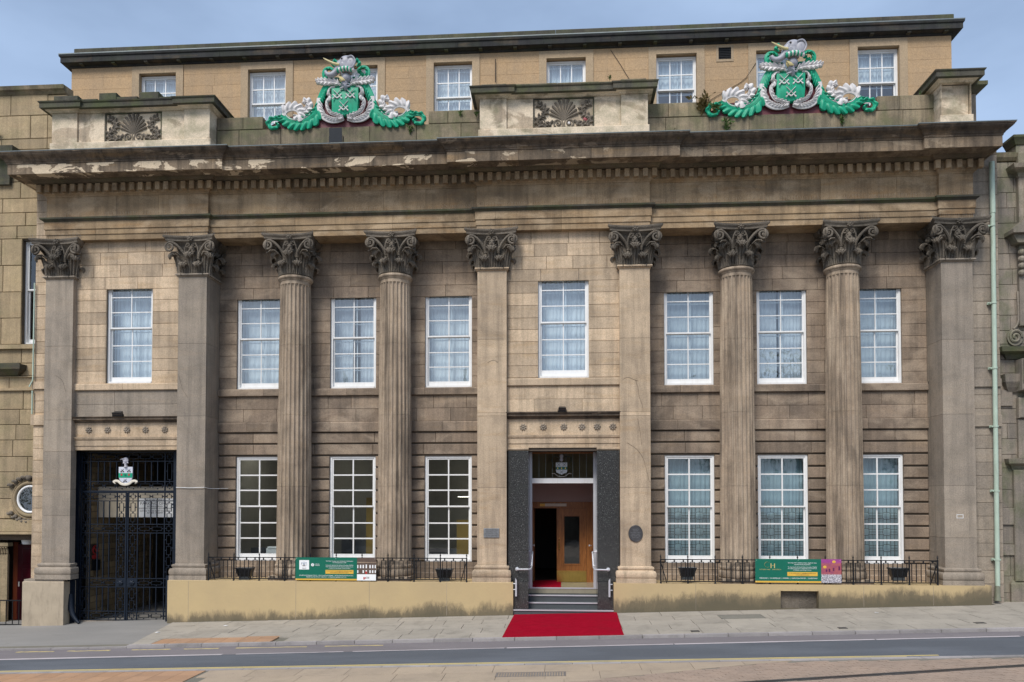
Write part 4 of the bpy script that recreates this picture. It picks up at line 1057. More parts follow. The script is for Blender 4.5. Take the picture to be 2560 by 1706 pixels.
# things inside the ground floor rooms
MUST = paint('mustard_wall', (.42, .27, .07), .7); GREYW = paint('grey_partition', (.24, .24, .25), .7)
for a, b, y_, z0, z1, mt in ((-5.75, -4.9, 2.2, .6, 3.0, MUST), (-6.6, -5.75, 2.6, .6, 1.75, GREYW), (-3.05, -2.4, 2.1, .6, 2.35, MUST), (-3.9, -3.05, 2.3, .6, 1.5, GREYW), (-9.3, -8.2, 2.4, .6, 1.5, GREYW)): MB().box(a, b, y_, y_ + .08, z0, z1).obj('inner_partition', mt, hall)
MB().box(-8.95, -8.0, 1.3, 1.8, .6, 1.28).obj('desk', GREYW, None); tag(bpy.data.objects['desk'], 'grey desk inside the lower window next to the gate pilaster', 'desk')
m = MB().box(-8.42, -8.05, 1.35, 1.7, 1.282, 1.55); m.box(-8.38, -8.10, 1.33, 1.5, 1.55, 1.60); tag(m.obj('printer', INKWHITE, None), 'white printer on the desk inside the lower window next to the gate pilaster', 'printer')
m = MB(); m.tube([(-5.28, 1.6, 1.15), (-5.28, 1.6, 1.17), (-5.28, 1.6, 1.66), (-5.28, 1.6, 1.72), (-5.28, 1.6, 1.76)], [.05, .075, .075, .05, .02], 12); tag(m.obj('fire_extinguisher', INKRED, None, 50), 'red cylinder inside the lower window behind the crest square banner', 'extinguisher')
MB().box(-5.45, -5.1, 1.45, 1.75, .6, 1.15).obj('cabinet', GREYW, None); tag(bpy.data.objects['cabinet'], 'grey cabinet under the red cylinder inside the middle lower window', 'cabinet')
for q, lb in (((-3.15, -2.35, 3.1, 3.2, 3.02, 3.035), 'nearer of two lit strip lights seen through the lower window beside the plaque'), ((-2.95, -2.35, 4.2, 4.3, 3.0, 3.015), 'farther of two lit strip lights seen through the lower window beside the plaque'),
              ((-6.9, -5.9, 2.6, 2.9, 4.6, 4.63), 'added ceiling panel that brightens the room behind the crest square banner'), ((-9.0, -8.0, 2.6, 2.9, 4.6, 4.63), 'added ceiling panel that brightens the room behind the window next to the gate pilaster')):  # these two panels are added to brighten the rooms
    tag(MB().box(*q).obj('ceiling_light', LAMP, None), lb, 'light', 'lit ceiling lights inside the lower rooms')

# ---------------------------------------------------------------- attic storey
AY = 2.2
at = empty('attic_storey', (-1.9, 3, 12.2), parent=hall)
AW = [(-12.84, -11.68), (-9.435, -8.27), (-6.62, -5.465), (-3.775, -2.625), (-.424, .729), (2.777, 3.943), (5.638, 6.80), (8.498, 9.664)]
AZ0, AZ1 = 13.75, 15.93
aw = walled(MB(), -15.0, 11.11, 12.2, 16.2, AY + .04, AY + .4, [(a, b, AZ0, AZ1) for a, b in AW]).obj('attic_wall', MORTAR_A, hall)
bpy.data.objects.remove(at)
sur = .225
def aspan(z0, z1):
    r = []; x = -15.0
    for a, b in AW:
        if z1 > AZ0 and z0 < AZ1 + sur: r.append((x, a - sur)); x = b + sur
    r.append((x, 11.11)); return r
ashlar(aw, 'attic_stone', S_ATTIC, aspan, [12.2, 12.7, 13.2, 13.60, 13.98, 14.36, 14.74, 15.12, 15.50, 15.86, 16.17], AY, gap=.003, ch=.002, lmin=.9, lmax=1.5, proud=.001, depth=.04, rnd=rnd)
for a, b in AW:
    m = MB()
    m.box(a - sur, a, AY - .03, AY + .039, AZ0, AZ1); m.box(b, b + sur, AY - .03, AY + .039, AZ0, AZ1); m.box(a - sur, b + sur, AY - .03, AY + .039, AZ1, AZ1 + sur - .005)
    m.box(a - sur - .05, b + sur + .05, AY - .08, AY + .039, AZ0 - .14, AZ0)
    m.obj('window_surround', S_ATRIM, aw)
    window('attic_window', a, b, AZ0, AZ1 - .02, AY + .13, cols=3, rows=(2, 2), meet=14.93 if a != -.424 else 14.5, fw=.085, mw=.03, curtain=(CURT, AZ0 if a < 2 else 15.05, 0, .02, .2), parent=hall)
sh2 = MB(); sh2.box(-15.0, -14.8, AY + .4, 12, 12.2, 16.4); sh2.box(10.9, 11.11, AY + .4, 12, 12.2, 16.4); sh2.box(-14.8, 10.9, 11.8, 12, 12.2, 16.4); sh2.box(-14.8, 10.9, AY + .42, 11.8, 16.16, 16.3); sh2.box(-14.8, 10.9, 5.5, 5.7, 12.3, 16.1)
sh2.obj('attic_sides', S_ATRIM, hall)
AP = [(-15.0, 9.0), (-15.0, AY), (11.11, AY), (11.11, 9.0)]
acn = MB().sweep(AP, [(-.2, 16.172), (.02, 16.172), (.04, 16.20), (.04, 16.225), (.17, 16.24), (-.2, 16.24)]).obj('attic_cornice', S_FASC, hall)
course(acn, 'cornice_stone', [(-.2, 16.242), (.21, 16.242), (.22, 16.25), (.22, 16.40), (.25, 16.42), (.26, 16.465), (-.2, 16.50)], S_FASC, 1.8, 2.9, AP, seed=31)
course(acn, 'gutter_lip', [(.14, 16.478), (.245, 16.468), (.262, 16.485), (.262, 16.51), (.14, 16.52)], LEAD, 2.2, 2.9, AP, seed=32)
course(acn, 'blocking_stone', [(-.3, 16.49), (-.04, 16.49), (-.04, 16.81), (-.06, 16.83), (-.3, 16.83)], S_CAP, 1.2, 2.0, [(-15.0, 9.0), (-15.0, AY), (11.25, AY), (11.25, 9.0)], seed=33)
mod = MB().box(-.05, .05, -.15, 0, -.035, .0).mesh('gutter_bracket', S_CAP)[0]
for i in range(26): link(mod, 'gutter_bracket', None, acn, Vector((-14.6 + i * 1.02, AY - .03, 16.238)) - wloc(acn))
for x in (-6.55, -5.62, -.33, .59, 5.86, 6.84):
    MB().lathe([(.16, 16.82), (.13, 16.86), (.06, 16.89), (.01, 16.90)], x, AY + .25, 12).obj('ridge_boss', S_CAP, acn)
# louvred vent in the attic wall
m = MB(); vx0, vx1, vz0, vz1 = 4.57, 4.93, 15.72, 16.065
m.box(vx0 - .07, vx0, AY - .015, AY + .03, vz0 - .07, vz1 + .07); m.box(vx1, vx1 + .07, AY - .015, AY + .03, vz0 - .07, vz1 + .07); m.box(vx0, vx1, AY - .015, AY + .03, vz1, vz1 + .07); m.box(vx0, vx1, AY - .015, AY + .03, vz0 - .07, vz0)
vf = m.obj('louvre_vent', S_ATRIM, hall)
MB().box(vx0, vx1, AY - .004, AY + .012, vz0, vz1).obj('vent_back', PLASTIC, vf)
for i in range(7): MB().add([(vx0, AY - .022, vz0 + .01 + i * .049), (vx1, AY - .022, vz0 + .01 + i * .049), (vx1, AY - .006, vz0 + .042 + i * .049), (vx0, AY - .006, vz0 + .042 + i * .049), (vx0, AY - .015, vz0 + .006 + i * .049), (vx1, AY - .015, vz0 + .006 + i * .049)], [(0, 1, 2, 3), (1, 0, 4, 5), (4, 3, 2, 5)]).obj('slat', IRON, vf)
# aerial rod and cables on the attic wall
MB().tube([(-1.93, AY - .06, 15.25), (-1.93, AY - .06, 15.95)], .012, 6).obj('aerial_rod', IRON, hall)
MB().tube(spline([(1.45, AY - .02, 16.12), (1.72, AY - .02, 15.7), (1.95, AY - .02, 15.3), (2.1, AY - .02, 15.1)], 10), .007, 5).obj('cable', IRON, hall)
MB().tube(spline([(5.62, AY - .045, 15.55), (5.3, AY - .02, 15.1), (4.8, AY - .02, 14.8), (4.1, AY - .02, 14.4)], 10), .007, 5).obj('cable', IRON, hall)
# taller grey return beyond the right end of the attic
rr = MB().box(11.12, 11.62, 4.0, 9, 12.2, 16.55).obj('side_parapet', S_GREY, hall)
MB().sweep([(11.0, 4.0), (11.62, 4.0), (11.62, 9)], [(-.1, 16.2), (.02, 16.2), (.05, 16.3), (.16, 16.42), (.16, 16.5), (-.1, 16.55)]).obj('side_cornice', S_CAP, rr)
MB().box(11.12, 11.58, 4.05, 9, 16.55, 16.72).obj('side_blocking', S_GREY, rr)

# ---------------------------------------------------------------- parapet
PY = .30
def low_wall(x0, x1, z1, seed):
    r = random.Random(seed)
    wl = MB().box(x0 + .02, x1 - .02, PY + .04, PY + .55, 12.2, z1 - .03).obj('parapet_wall', MORTAR, hall)
    return wl
pw = low_wall(-9.5, -2.1, 13.13, 1)
ashlar(pw, 'parapet_stone', S_PAR, [(-9.5, -2.1)], [12.24, 12.70, 13.14], PY, lmin=.9, lmax=1.6, depth=.55, gap=.009, ch=.01, proud=.012, rnd=rnd)
ashlar(pw, 'parapet_stone', S_PAR, [(-9.5, -8.20), (-3.59, -2.1)], [13.147, 13.50], PY, lmin=.9, lmax=1.4, depth=.5, gap=.009, ch=.01, proud=.012, rnd=rnd)
pw2 = low_wall(2.22, 9.75, 13.10, 2)
ashlar(pw2, 'parapet_stone', S_PAR, [(2.22, 9.75)], [12.24, 12.70, 13.11], PY, lmin=.9, lmax=1.6, depth=.55, gap=.009, ch=.01, proud=.012, rnd=rnd)
ashlar(pw2, 'parapet_stone', S_PAR, [(2.22, 3.98), (8.26, 9.75)], [13.117, 13.50], PY, lmin=.9, lmax=1.4, depth=.5, gap=.009, ch=.01, proud=.012, rnd=rnd)
def carved_panel(parent, x0, x1, z0, z1, y, painted=False):
    """anthemion panel: palmette fan on two scrolls between leafy S-scrolls"""
    cx, zc = (x0 + x1) / 2, (z0 + z1) / 2; W = (x1 - x0) / 2
    p = MB().box(x0, x1, y + .05, y + .12, z0, z1).obj('carved_panel', S_PANEL, parent)
    fm = MB(); fm.box(x0, x0 + .03, y - .005, y + .049, z0, z1); fm.box(x1 - .03, x1, y - .005, y + .049, z0, z1); fm.box(x0 + .03, x1 - .03, y - .005, y + .049, z0, z0 + .025); fm.box(x0 + .03, x1 - .03, y - .005, y + .049, z1 - .025, z1); fm.obj('panel_frame', S_CAP, p)
    m = MB()
    for k in range(11):
        a = -1.18 + 2.36 * k / 10; L_ = .52 + .03 * cos(a) - .12 * abs(sin(a))
        zb = z0 + .21
        pts = [(cx + .02 * sin(a), y + .04, zb), (cx + L_ * .55 * sin(a) * .75, y + .02, zb + L_ * .55 * cos(a)), (cx + L_ * sin(a) * .86, y + .02, zb + L_ * cos(a)), (cx + (L_ + .02) * sin(a + .1 * (1 if a > 0 else -1)) * .86, y + .03, zb + (L_ + .015) * cos(a))]
        m.tube(spline(pts, 7), [.014, .024, .03, .037, .042, .046, .044, .028], 6, .8)
    m.obj('palmette', S_PANEL, p, 50)
    for s in (-1, 1):
        m = MB(); sp = [(cx + s * (.15 + .115 * (1 - k / 22) * cos(-.9 + 2 * pi * 1.6 * k / 22)), y + .02, z0 + .135 + .115 * (1 - k / 22) * sin(-.9 + 2 * pi * 1.6 * k / 22)) for k in range(23)]
        m.tube(sp, [.026 - .010 * k / 22 for k in range(23)], 6)
        m.tube(spline([(cx + s * .05, y + .03, z0 + .24), (cx + s * .02, y + .03, z0 + .12), (cx + s * .03, y + .03, z0 + .02)], 6), .018, 6)
        m.obj('scroll', S_PANEL, p, 50)
        m = MB(); fx = cx + s * W * .72
        S_ = spline([(cx + s * .28, y + .02, z0 + .20), (fx - s * .12, y + .02, z0 + .08), (fx + s * .10, y + .02, z0 + .12), (fx + s * .10, y + .02, z0 + .28), (fx - s * .04, y + .02, z0 + .36), (fx - s * .10, y + .01, z0 + .50), (fx + s * .02, y + .02, z0 + .62), (fx + s * .12, y + .02, z0 + .66)], 26)
        m.tube(S_, [.038] * 20 + [.034, .03, .026, .022, .018, .014, .01], 6)
        for i in range(2, 26, 2):
            q = Vector(S_[i]); t = (Vector(S_[min(i + 1, 26)]) - Vector(S_[i - 1])).normalized(); nv = Vector((t.z, 0, -t.x))
            for sg in (-1, 1):
                e = q + nv * sg * .105 + t * .065; m.tube([q, (q + e) / 2 + Vector((0, -.03, 0)), e], [.03, .036, .010], 5)
        sp = [(fx + s * .0 + .075 * (1 - k / 16) * cos(2 * pi * 1.3 * k / 16), y + .015, z0 + .20 + .075 * (1 - k / 16) * sin(2 * pi * 1.3 * k / 16)) for k in range(17)]
        m.tube(sp, .016, 6)
        m.obj('leafy_scroll', S_SOOT, p, 50)
    if painted:
        MB().ell((cx + .15, y + .03, z0 + .135), .045, .03, .045, 10, 6).obj('painted_eye', CWHITE, p)
        MB().ell((cx + W * .72, y + .02, z0 + .22), .07, .03, .07, 10, 6).obj('painted_rose', paint('faded_red_paint', (.30, .04, .05), .5, .3, (.05, .05, .03), .5, 10), p)
    return p
def pedestal(name, xs, panel, ztop, back, cap_hi, seed, painted=False):
    """parapet pedestal: base course, end piers, recessed middle, moulded cap and blocking course"""
    x0, a, b, x1 = xs; y = -.1
    core = MB().box(x0 + .03, x1 - .03, y + .10, back, 12.2, 13.55).obj(name, S_BLOCK, hall)
    MB().bbox(x0 - .04, x1 + .04, y - .04, y + .3, 12.22, 12.735, .02).obj('pedestal_base', S_BLOCK, core)
    for p, q in ((x0, a), (b, x1)): MB().bbox(p, q, y, back - .02, 12.74, 13.565, .006).obj('pier', S_BLOCK, core)
    if panel:
        for p, q in ((a, panel[0]), (panel[1], b)): MB().bbox(p + .003, q - .003, y + .06, y + .25, 12.74, 13.565, .005).obj('panel_stone', S_BLOCK, core)
        MB().box(panel[0], panel[1], y + .06, y + .25, panel[3] + .002, 13.565).obj('panel_head', S_BLOCK, core)
        carved_panel(hall, panel[0] + .004, panel[1] - .004, panel[2], panel[3], y + .07, painted)
    path = [(x0, back), (x0, y), (a, y), (a, y + .06), (b, y + .06), (b, y), (x1, y), (x1, back)]
    if not panel: path = [(x0, back), (x0, y), (x1, y), (x1, back)]
    MB().sweep(path, [(-.1, 13.568), (.03, 13.568), (.06, 13.60), (.13, 13.62), (-.1, 13.62)]).obj('cap_moulding', S_BLOCK, core)
    MB().sweep(path, [(-.1, 13.622), (.21, 13.622), (.22, 13.63), (.22, 13.75), (.245, 13.77), (.255, 13.80), (-.1, 13.83)]).obj('cap', S_CAP, core)
    for p, q, zz in cap_hi: MB().bbox(p + .004, q - .004, y + .06, back - .1, 13.82, zz, .012).obj('blocking_stone', S_PAR if seed > 1 else S_CAP, core)
    return core
pedestal('parapet_pedestal', (-13.99, -13.27, -10.24, -9.52), (-12.52, -10.90, 12.76, 13.56), 14.1, 1.2,
         ((-14.0, -13.3, 14.09), (-13.3, -12.75, 13.98), (-12.7, -12.2, 14.13), (-12.2, -11.6, 14.01), (-11.55, -11.0, 14.12), (-11.0, -10.4, 13.97)), 1)
pedestal('parapet_pedestal', (-2.15, -1.435, 1.572, 2.27), (-.735, .875, 12.76, 13.56), 14.0, 1.2,
         ((-2.12, -1.45, 14.0), (-1.45, -.1, 13.975), (-.1, 1.0, 13.97), (1.0, 1.57, 13.96), (1.57, 2.24, 14.01)), 2, True)
pedestal('parapet_pedestal', (9.69, 9.70, 10.42, 10.43), None, 14.0, 1.2, ((9.62, 9.80, 13.95), (9.80, 10.42, 13.98)), 1)
MB().box(10.43, 10.78, .35, 1.6, 12.2, 13.56).obj('parapet_return', S_GREY, hall)
MB().sweep([(10.45, .35), (10.78, .35), (10.78, 1.6)], [(-.1, 13.5), (.03, 13.5), (.1, 13.56), (.2, 13.64), (.2, 13.74), (-.1, 13.78)]).obj('cap', S_CAP, hall)

# ---------------------------------------------------------------- entrance
en = MB()
for a, b in ((-1.41, -.87), (.927, 1.51)):
    e0, e1 = (a, b)
    m = MB().box(a + .01, b - .01, .14, .9, -.3, 4.22)
    o = m.obj('entrance_pier', MORTAR, hall)
    zs = [.80, 1.60, 2.49, 3.35, 4.225]
    lo = (-1.262, b) if a < 0 else (a, 1.335)
    for z0, z1 in zip(zs, zs[1:]): MB().bbox(a, b, .115, .88, z0 + .002, z1 - .002, .002).obj('granite_panel', GRANITE, o)
    MB().bbox(lo[0], lo[1], -.03, .88, -.12, .798, .003).obj('granite_panel', GRANITE, o)
MB().box(-.868, -.80, .80, .93, .56, 4.23).obj('steel_door_frame', STEEL, hall); MB().box(.857, .925, .80, .93, .56, 4.23).obj('steel_door_frame', STEEL, hall)
MB().box(-.80, .857, .80, .93, 3.385, 3.52).obj('transom_bar', WHITE, hall)
fan = MB(); fan.box(-.80, .857, .83, .88, 4.19, 4.23); fan = fan.obj('fanlight', WOOD, hall)
for i in range(9):
    xa = -.80 + 1.657 * i / 9; MB().add([(xa, .86, 3.52), (xa + 1.657 / 9, .86, 3.52), (xa + 1.657 / 9, .86, 4.19), (xa, .86, 4.19)], [(0, 1, 2, 3)]).obj('pane', glassm('fanlight_glass', (.55, .52, .42), 1.7) if i == 0 else bpy.data.materials['fanlight_glass'], fan)
    if i: MB().box(xa - .004, xa + .004, .852, .868, 3.521, 4.188).obj('glazing_bar', LEAD, fan)
# painted arms in the fanlight: shield, band, crossed swords, helm, mantling, ribbon
em = MB().prism([(-.155, 3.95), (-.155, 3.73), (-.14, 3.68), (.0, 3.62), (.14, 3.68), (.155, 3.73), (.155, 3.95)][::1], .838, .846)
emb = em.obj('painted_arms', paint('pale_shield', (.50, .52, .52), .4), hall)
MB().box(-.155, .155, .832, .837, 3.755, 3.83).obj('band', CRED and paint('shield_green', (.01, .11, .08), .4), emb)
m = MB()
for cx, cz in ((-.075, 3.89), (.075, 3.89), (0, 3.69)):
    for s in (-1, 1): m.tube([(cx - s * .045, .834, cz - .045), (cx + s * .045, .834, cz + .045)], .004, 4)
m.obj('crossed_swords', INKDARK, emb)
m = MB()
for s in (-1, 0, 1): m.ell((s * .105, .829, 3.793), .017, .004, .022, 8, 5)
m.obj('gold_sheaf', BRASS, emb)
m = MB(); m.ell((0, .834, 4.03), .045, .01, .055, 10, 6); m.ell((0, .832, 4.12), .05, .012, .06, 10, 6)
m.obj('helm', CGREY, emb)
m = MB()
for s in (-1, 1):
    m.tube(spline([(s * .06, .835, 4.08), (s * .20, .835, 4.12), (s * .27, .835, 4.0), (s * .20, .835, 3.92), (s * .26, .835, 3.80), (s * .25, .835, 3.70)], 16), [.03, .04, .05, .05, .045, .04, .05, .05, .04, .035, .03, .03, .03, .025, .02, .015, .01], 6, .25)
m.obj('mantling', paint('mantling_dark_green', (.03, .06, .045), .4, .4, (.3, .3, .27), .5, 30), emb)
m = MB(); rb = spline([(-.27, .835, 3.64), (-.2, .835, 3.65), (-.1, .835, 3.58), (0, .835, 3.565), (.1, .835, 3.58), (.2, .835, 3.65), (.27, .835, 3.64)], 20); m.tube(rb, .024, 6, .3)
m.obj('ribbon', paint('ribbon_cream', (.55, .52, .46), .5), emb)
# lobby
lob = MB(); lob.box(-.95, -.875, .94, 2.35, .5, 4.3); lob.box(.935, 1.0, .94, 2.35, .5, 4.3); lob.box(-.93, .99, .94, 2.35, 4.24, 4.3); lob.box(-.87, .93, 2.2, 2.3, 2.875, 3.38)
lob.box(-.874, .934, .94, 2.3, 3.381, 3.42)
lob.obj('lobby_wall', PINKWALL, hall)
MB().box(-.87, .93, 1.25, 1.3, 3.43, 4.235).obj('fanlight_reflection_sheet', paint('olive_reflection', (.30, .25, .15), .5), hall)  # added panel; its olive stands in for reflections in the fanlight
MB().box(-.9, .95, .80, 2.6, .40, .552).obj('lobby_floor', paint('lobby_floor_tile', (.30, .27, .20), .25, .2), hall)
STEPM = m_slab('terrazzo_step', (.075, .085, .09), (.055, .06, .066), 0, (.04, .04, .04))
for i, (yy, z, xa, xb) in enumerate(((-.10, .078, -1.262, 1.335), (.20, .232, -.868, .925), (.50, .390, -.868, .925), (.80, .553, -.868, .925))):
    s = MB().box(xa, xb, yy + .012, 1.0, -.25, z - (0 if i < 3 else .002)).obj('step', STEPM, hall)
    MB().box(xa, xb, yy - .012, yy + .03, z - .026, z + .006).obj('nosing', STEEL, s)
# hall beyond the open leaf stays dark
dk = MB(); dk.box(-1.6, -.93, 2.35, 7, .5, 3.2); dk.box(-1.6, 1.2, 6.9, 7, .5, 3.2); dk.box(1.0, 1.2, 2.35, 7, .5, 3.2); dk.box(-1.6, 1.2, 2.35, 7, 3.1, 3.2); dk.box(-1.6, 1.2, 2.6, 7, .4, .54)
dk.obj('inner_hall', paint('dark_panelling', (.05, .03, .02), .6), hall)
df = MB(); df.box(-.87, -.83, 2.19, 2.33, .55, 2.69); df.box(.885, .93, 2.19, 2.33, .55, 2.69); df.box(-.87, .93, 2.18, 2.33, 2.69, 2.874); df.box(.716, .885, 2.20, 2.30, .55, 2.69)
dfr = df.obj('door_frame', WOOD, hall)
MB().box(-.63, .14, 2.165, 2.178, 2.745, 2.825).obj('notice_strip', paint('pale_notice', (.55, .50, .40), .5), dfr)
MB().box(-.63, -.48, 2.160, 2.164, 2.747, 2.823).obj('gold_tab', BANGOLD, dfr)
dr = MB(); dr.box(-.142, .03, 2.21, 2.27, .56, 2.685); dr.box(.56, .712, 2.21, 2.27, .56, 2.685); dr.box(.03, .56, 2.21, 2.27, 2.50, 2.685); dr.box(.03, .56, 2.21, 2.27, .56, 1.04)
m = dr
for a, b, c, d in ((.03, .075, 1.04, 2.50), (.515, .56, 1.04, 2.50), (.075, .515, 2.455, 2.50), (.075, .515, 1.04, 1.085)): m.box(a, b, 2.20, 2.24, c, d)
door = m.obj('door', WOOD, hall)
MB().add([(.075, 2.235, 1.085), (.515, 2.235, 1.085), (.515, 2.235, 2.455), (.075, 2.235, 2.455)], [(0, 1, 2, 3)]).obj('pane', GLASSD, door)
MB().box(-.14, .71, 2.196, 2.209, .562, .885).obj('kick_plate', BRASS, door)
m = MB(); m.tube([(-.075, 2.17, 1.53), (-.075, 2.17, 1.72)], .014, 8); m.ell((-.075, 2.18, 1.53), .022, .02, .022, 8, 6); m.ell((-.075, 2.18, 1.72), .022, .02, .022, 8, 6); m.ell((-.075, 2.19, 1.82), .018, .018, .018, 8, 6)
m.obj('door_pull', BRASS, door)
ol = MB().box(-.86, -.80, 2.35, 3.15, .56, 2.68).obj('open_door_leaf', WOOD, hall)
for s in (-1, 1):
    m = MB(); m.tube([(s * .86, 2.1, 1.62), (s * .80, 2.05, 1.62)], .012, 6); m.ell((s * .795, 2.04, 1.62), .032, .032, .032, 10, 8)
    m.obj('door_knob', CHROME, hall)
MB().box(-.83, -.02, .83, 2.6, .553, .563).obj('hall_carpet', CARPET, None)
tag(bpy.data.objects['hall_carpet'], 'short red carpet lying on the landing inside the doorway', 'carpet')
# ---------------------------------------------------------------- crests on the parapet
def bake(fn, mat, name, parent, smooth=50, loc=(0, 0, 0)):
    m = MB(); fn(m); me, c = m.mesh(name, mat, smooth, True)
    o = bpy.data.objects.new(name, me); col.objects.link(o); o.parent = parent; o.location = c + Vector(loc); return o
K = .00207
def uv(x, y): return ((x - 1150) * K, (962 - y) * K + .0)       # zoomed photo pixels to metres on the crest
def frond(m, pts, r0, r1, lobes=0, side=1, ll=.09, y=-.07, ridges=3, rev=False, start=.05, curl=True):
    """acanthus frond: a ribbed tapering stem with overlapping leaf lobes along one side (side +-1) or both (0)"""
    P = spline([uv(*p) for p in pts], 40); n = len(P)
    rad = [1.35 * (r0 + (r1 - r0) * i / (n - 1)) for i in range(n)]
    for k in range(ridges):
        off = (k - (ridges - 1) / 2) / max(1, ridges) * 1.5
        Q = []
        for i in range(n):
            t = Vector((P[min(i + 1, n - 1)][0] - P[max(i - 1, 0)][0], 0, P[min(i + 1, n - 1)][1] - P[max(i - 1, 0)][1])); t.normalize(); nv = Vector((t.z, 0, -t.x))
            q = Vector((P[i][0], y, P[i][1])) + nv * rad[i] * off; Q.append((q.x, q.y - .012 * (1 - abs(off)), q.z))
        m.tube(Q, [r * .52 for r in rad], 7, 1.0)
    if lobes:
        for sg in ((side,) if side else (-1, 1)):
            nt_ = lobes * 7 + 1; ns_ = 8; f_, k_ = [], []
            for a in range(nt_):
                u = a / (nt_ - 1); tt = start + (1 - start) * u; fi = tt * (n - 1); i = min(n - 2, max(1, int(fi)))
                t = Vector((P[i + 1][0] - P[i - 1][0], 0, P[i + 1][1] - P[i - 1][1])).normalized(); nv = Vector((t.z, 0, -t.x)); fr = fi - int(fi); p0 = P[min(int(fi), n - 1)]; p1 = P[min(int(fi) + 1, n - 1)]
                c = Vector((p0[0] + (p1[0] - p0[0]) * fr, y, p0[1] + (p1[1] - p0[1]) * fr))
                lob = abs(sin(pi * lobes * u)); tri = (1 - abs(2 * ((lobes * u) % 1.0) - 1)) ** 1.7; env = sin(pi * min(1, .22 + .78 * u)) ** .6 if u < .8 else sin(pi * (.22 + .78 * u)) ** .6 if .22 + .78 * u < 1 else 0
                W_ = rad[i] * .3 + 1.15 * ll * max(.12, env) * (.66 + .34 * lob ** .6)
                for q in range(ns_):
                    s_ = q / (ns_ - 1); ps = c + nv * (sg * W_ * s_) + t * (W_ * .8 * s_ ** 1.5)
                    d = -.020 - .030 * sin(pi * min(1, .2 + .7 * s_)) - .072 * tri * s_ ** .6 * (1.2 - .45 * s_)
                    f_.append((ps.x, ps.y + d, ps.z)); k_.append((ps.x - nv.x * sg * .006 * s_, ps.y + .03, ps.z - nv.z * sg * .006 * s_))
            B_ = len(f_); fs = []
            for a in range(nt_ - 1):
                for q in range(ns_ - 1):
                    i = a * ns_ + q; fs += [(i, i + 1, i + ns_ + 1, i + ns_), (B_ + i + ns_, B_ + i + ns_ + 1, B_ + i + 1, B_ + i)]
                i = a * ns_ + ns_ - 1; fs.append((i, B_ + i, B_ + i + ns_, i + ns_))
            for q in range(ns_ - 1):
                for a in (0, nt_ - 1): i = a * ns_ + q; fs.append((i, B_ + i, B_ + i + 1, i + 1))
            m.add(f_ + k_, fs)
    return P
def curlpts(cx, cy, r, a0, turns, k=14): return [(cx + r * (1 - .75 * i / k) * cos(a0 + turns * 2 * pi * i / k), cy - r * (1 - .75 * i / k) * sin(a0 + turns * 2 * pi * i / k)) for i in range(k + 1)]
def mir(pts): return [(2300 - x, y) for x, y in pts]
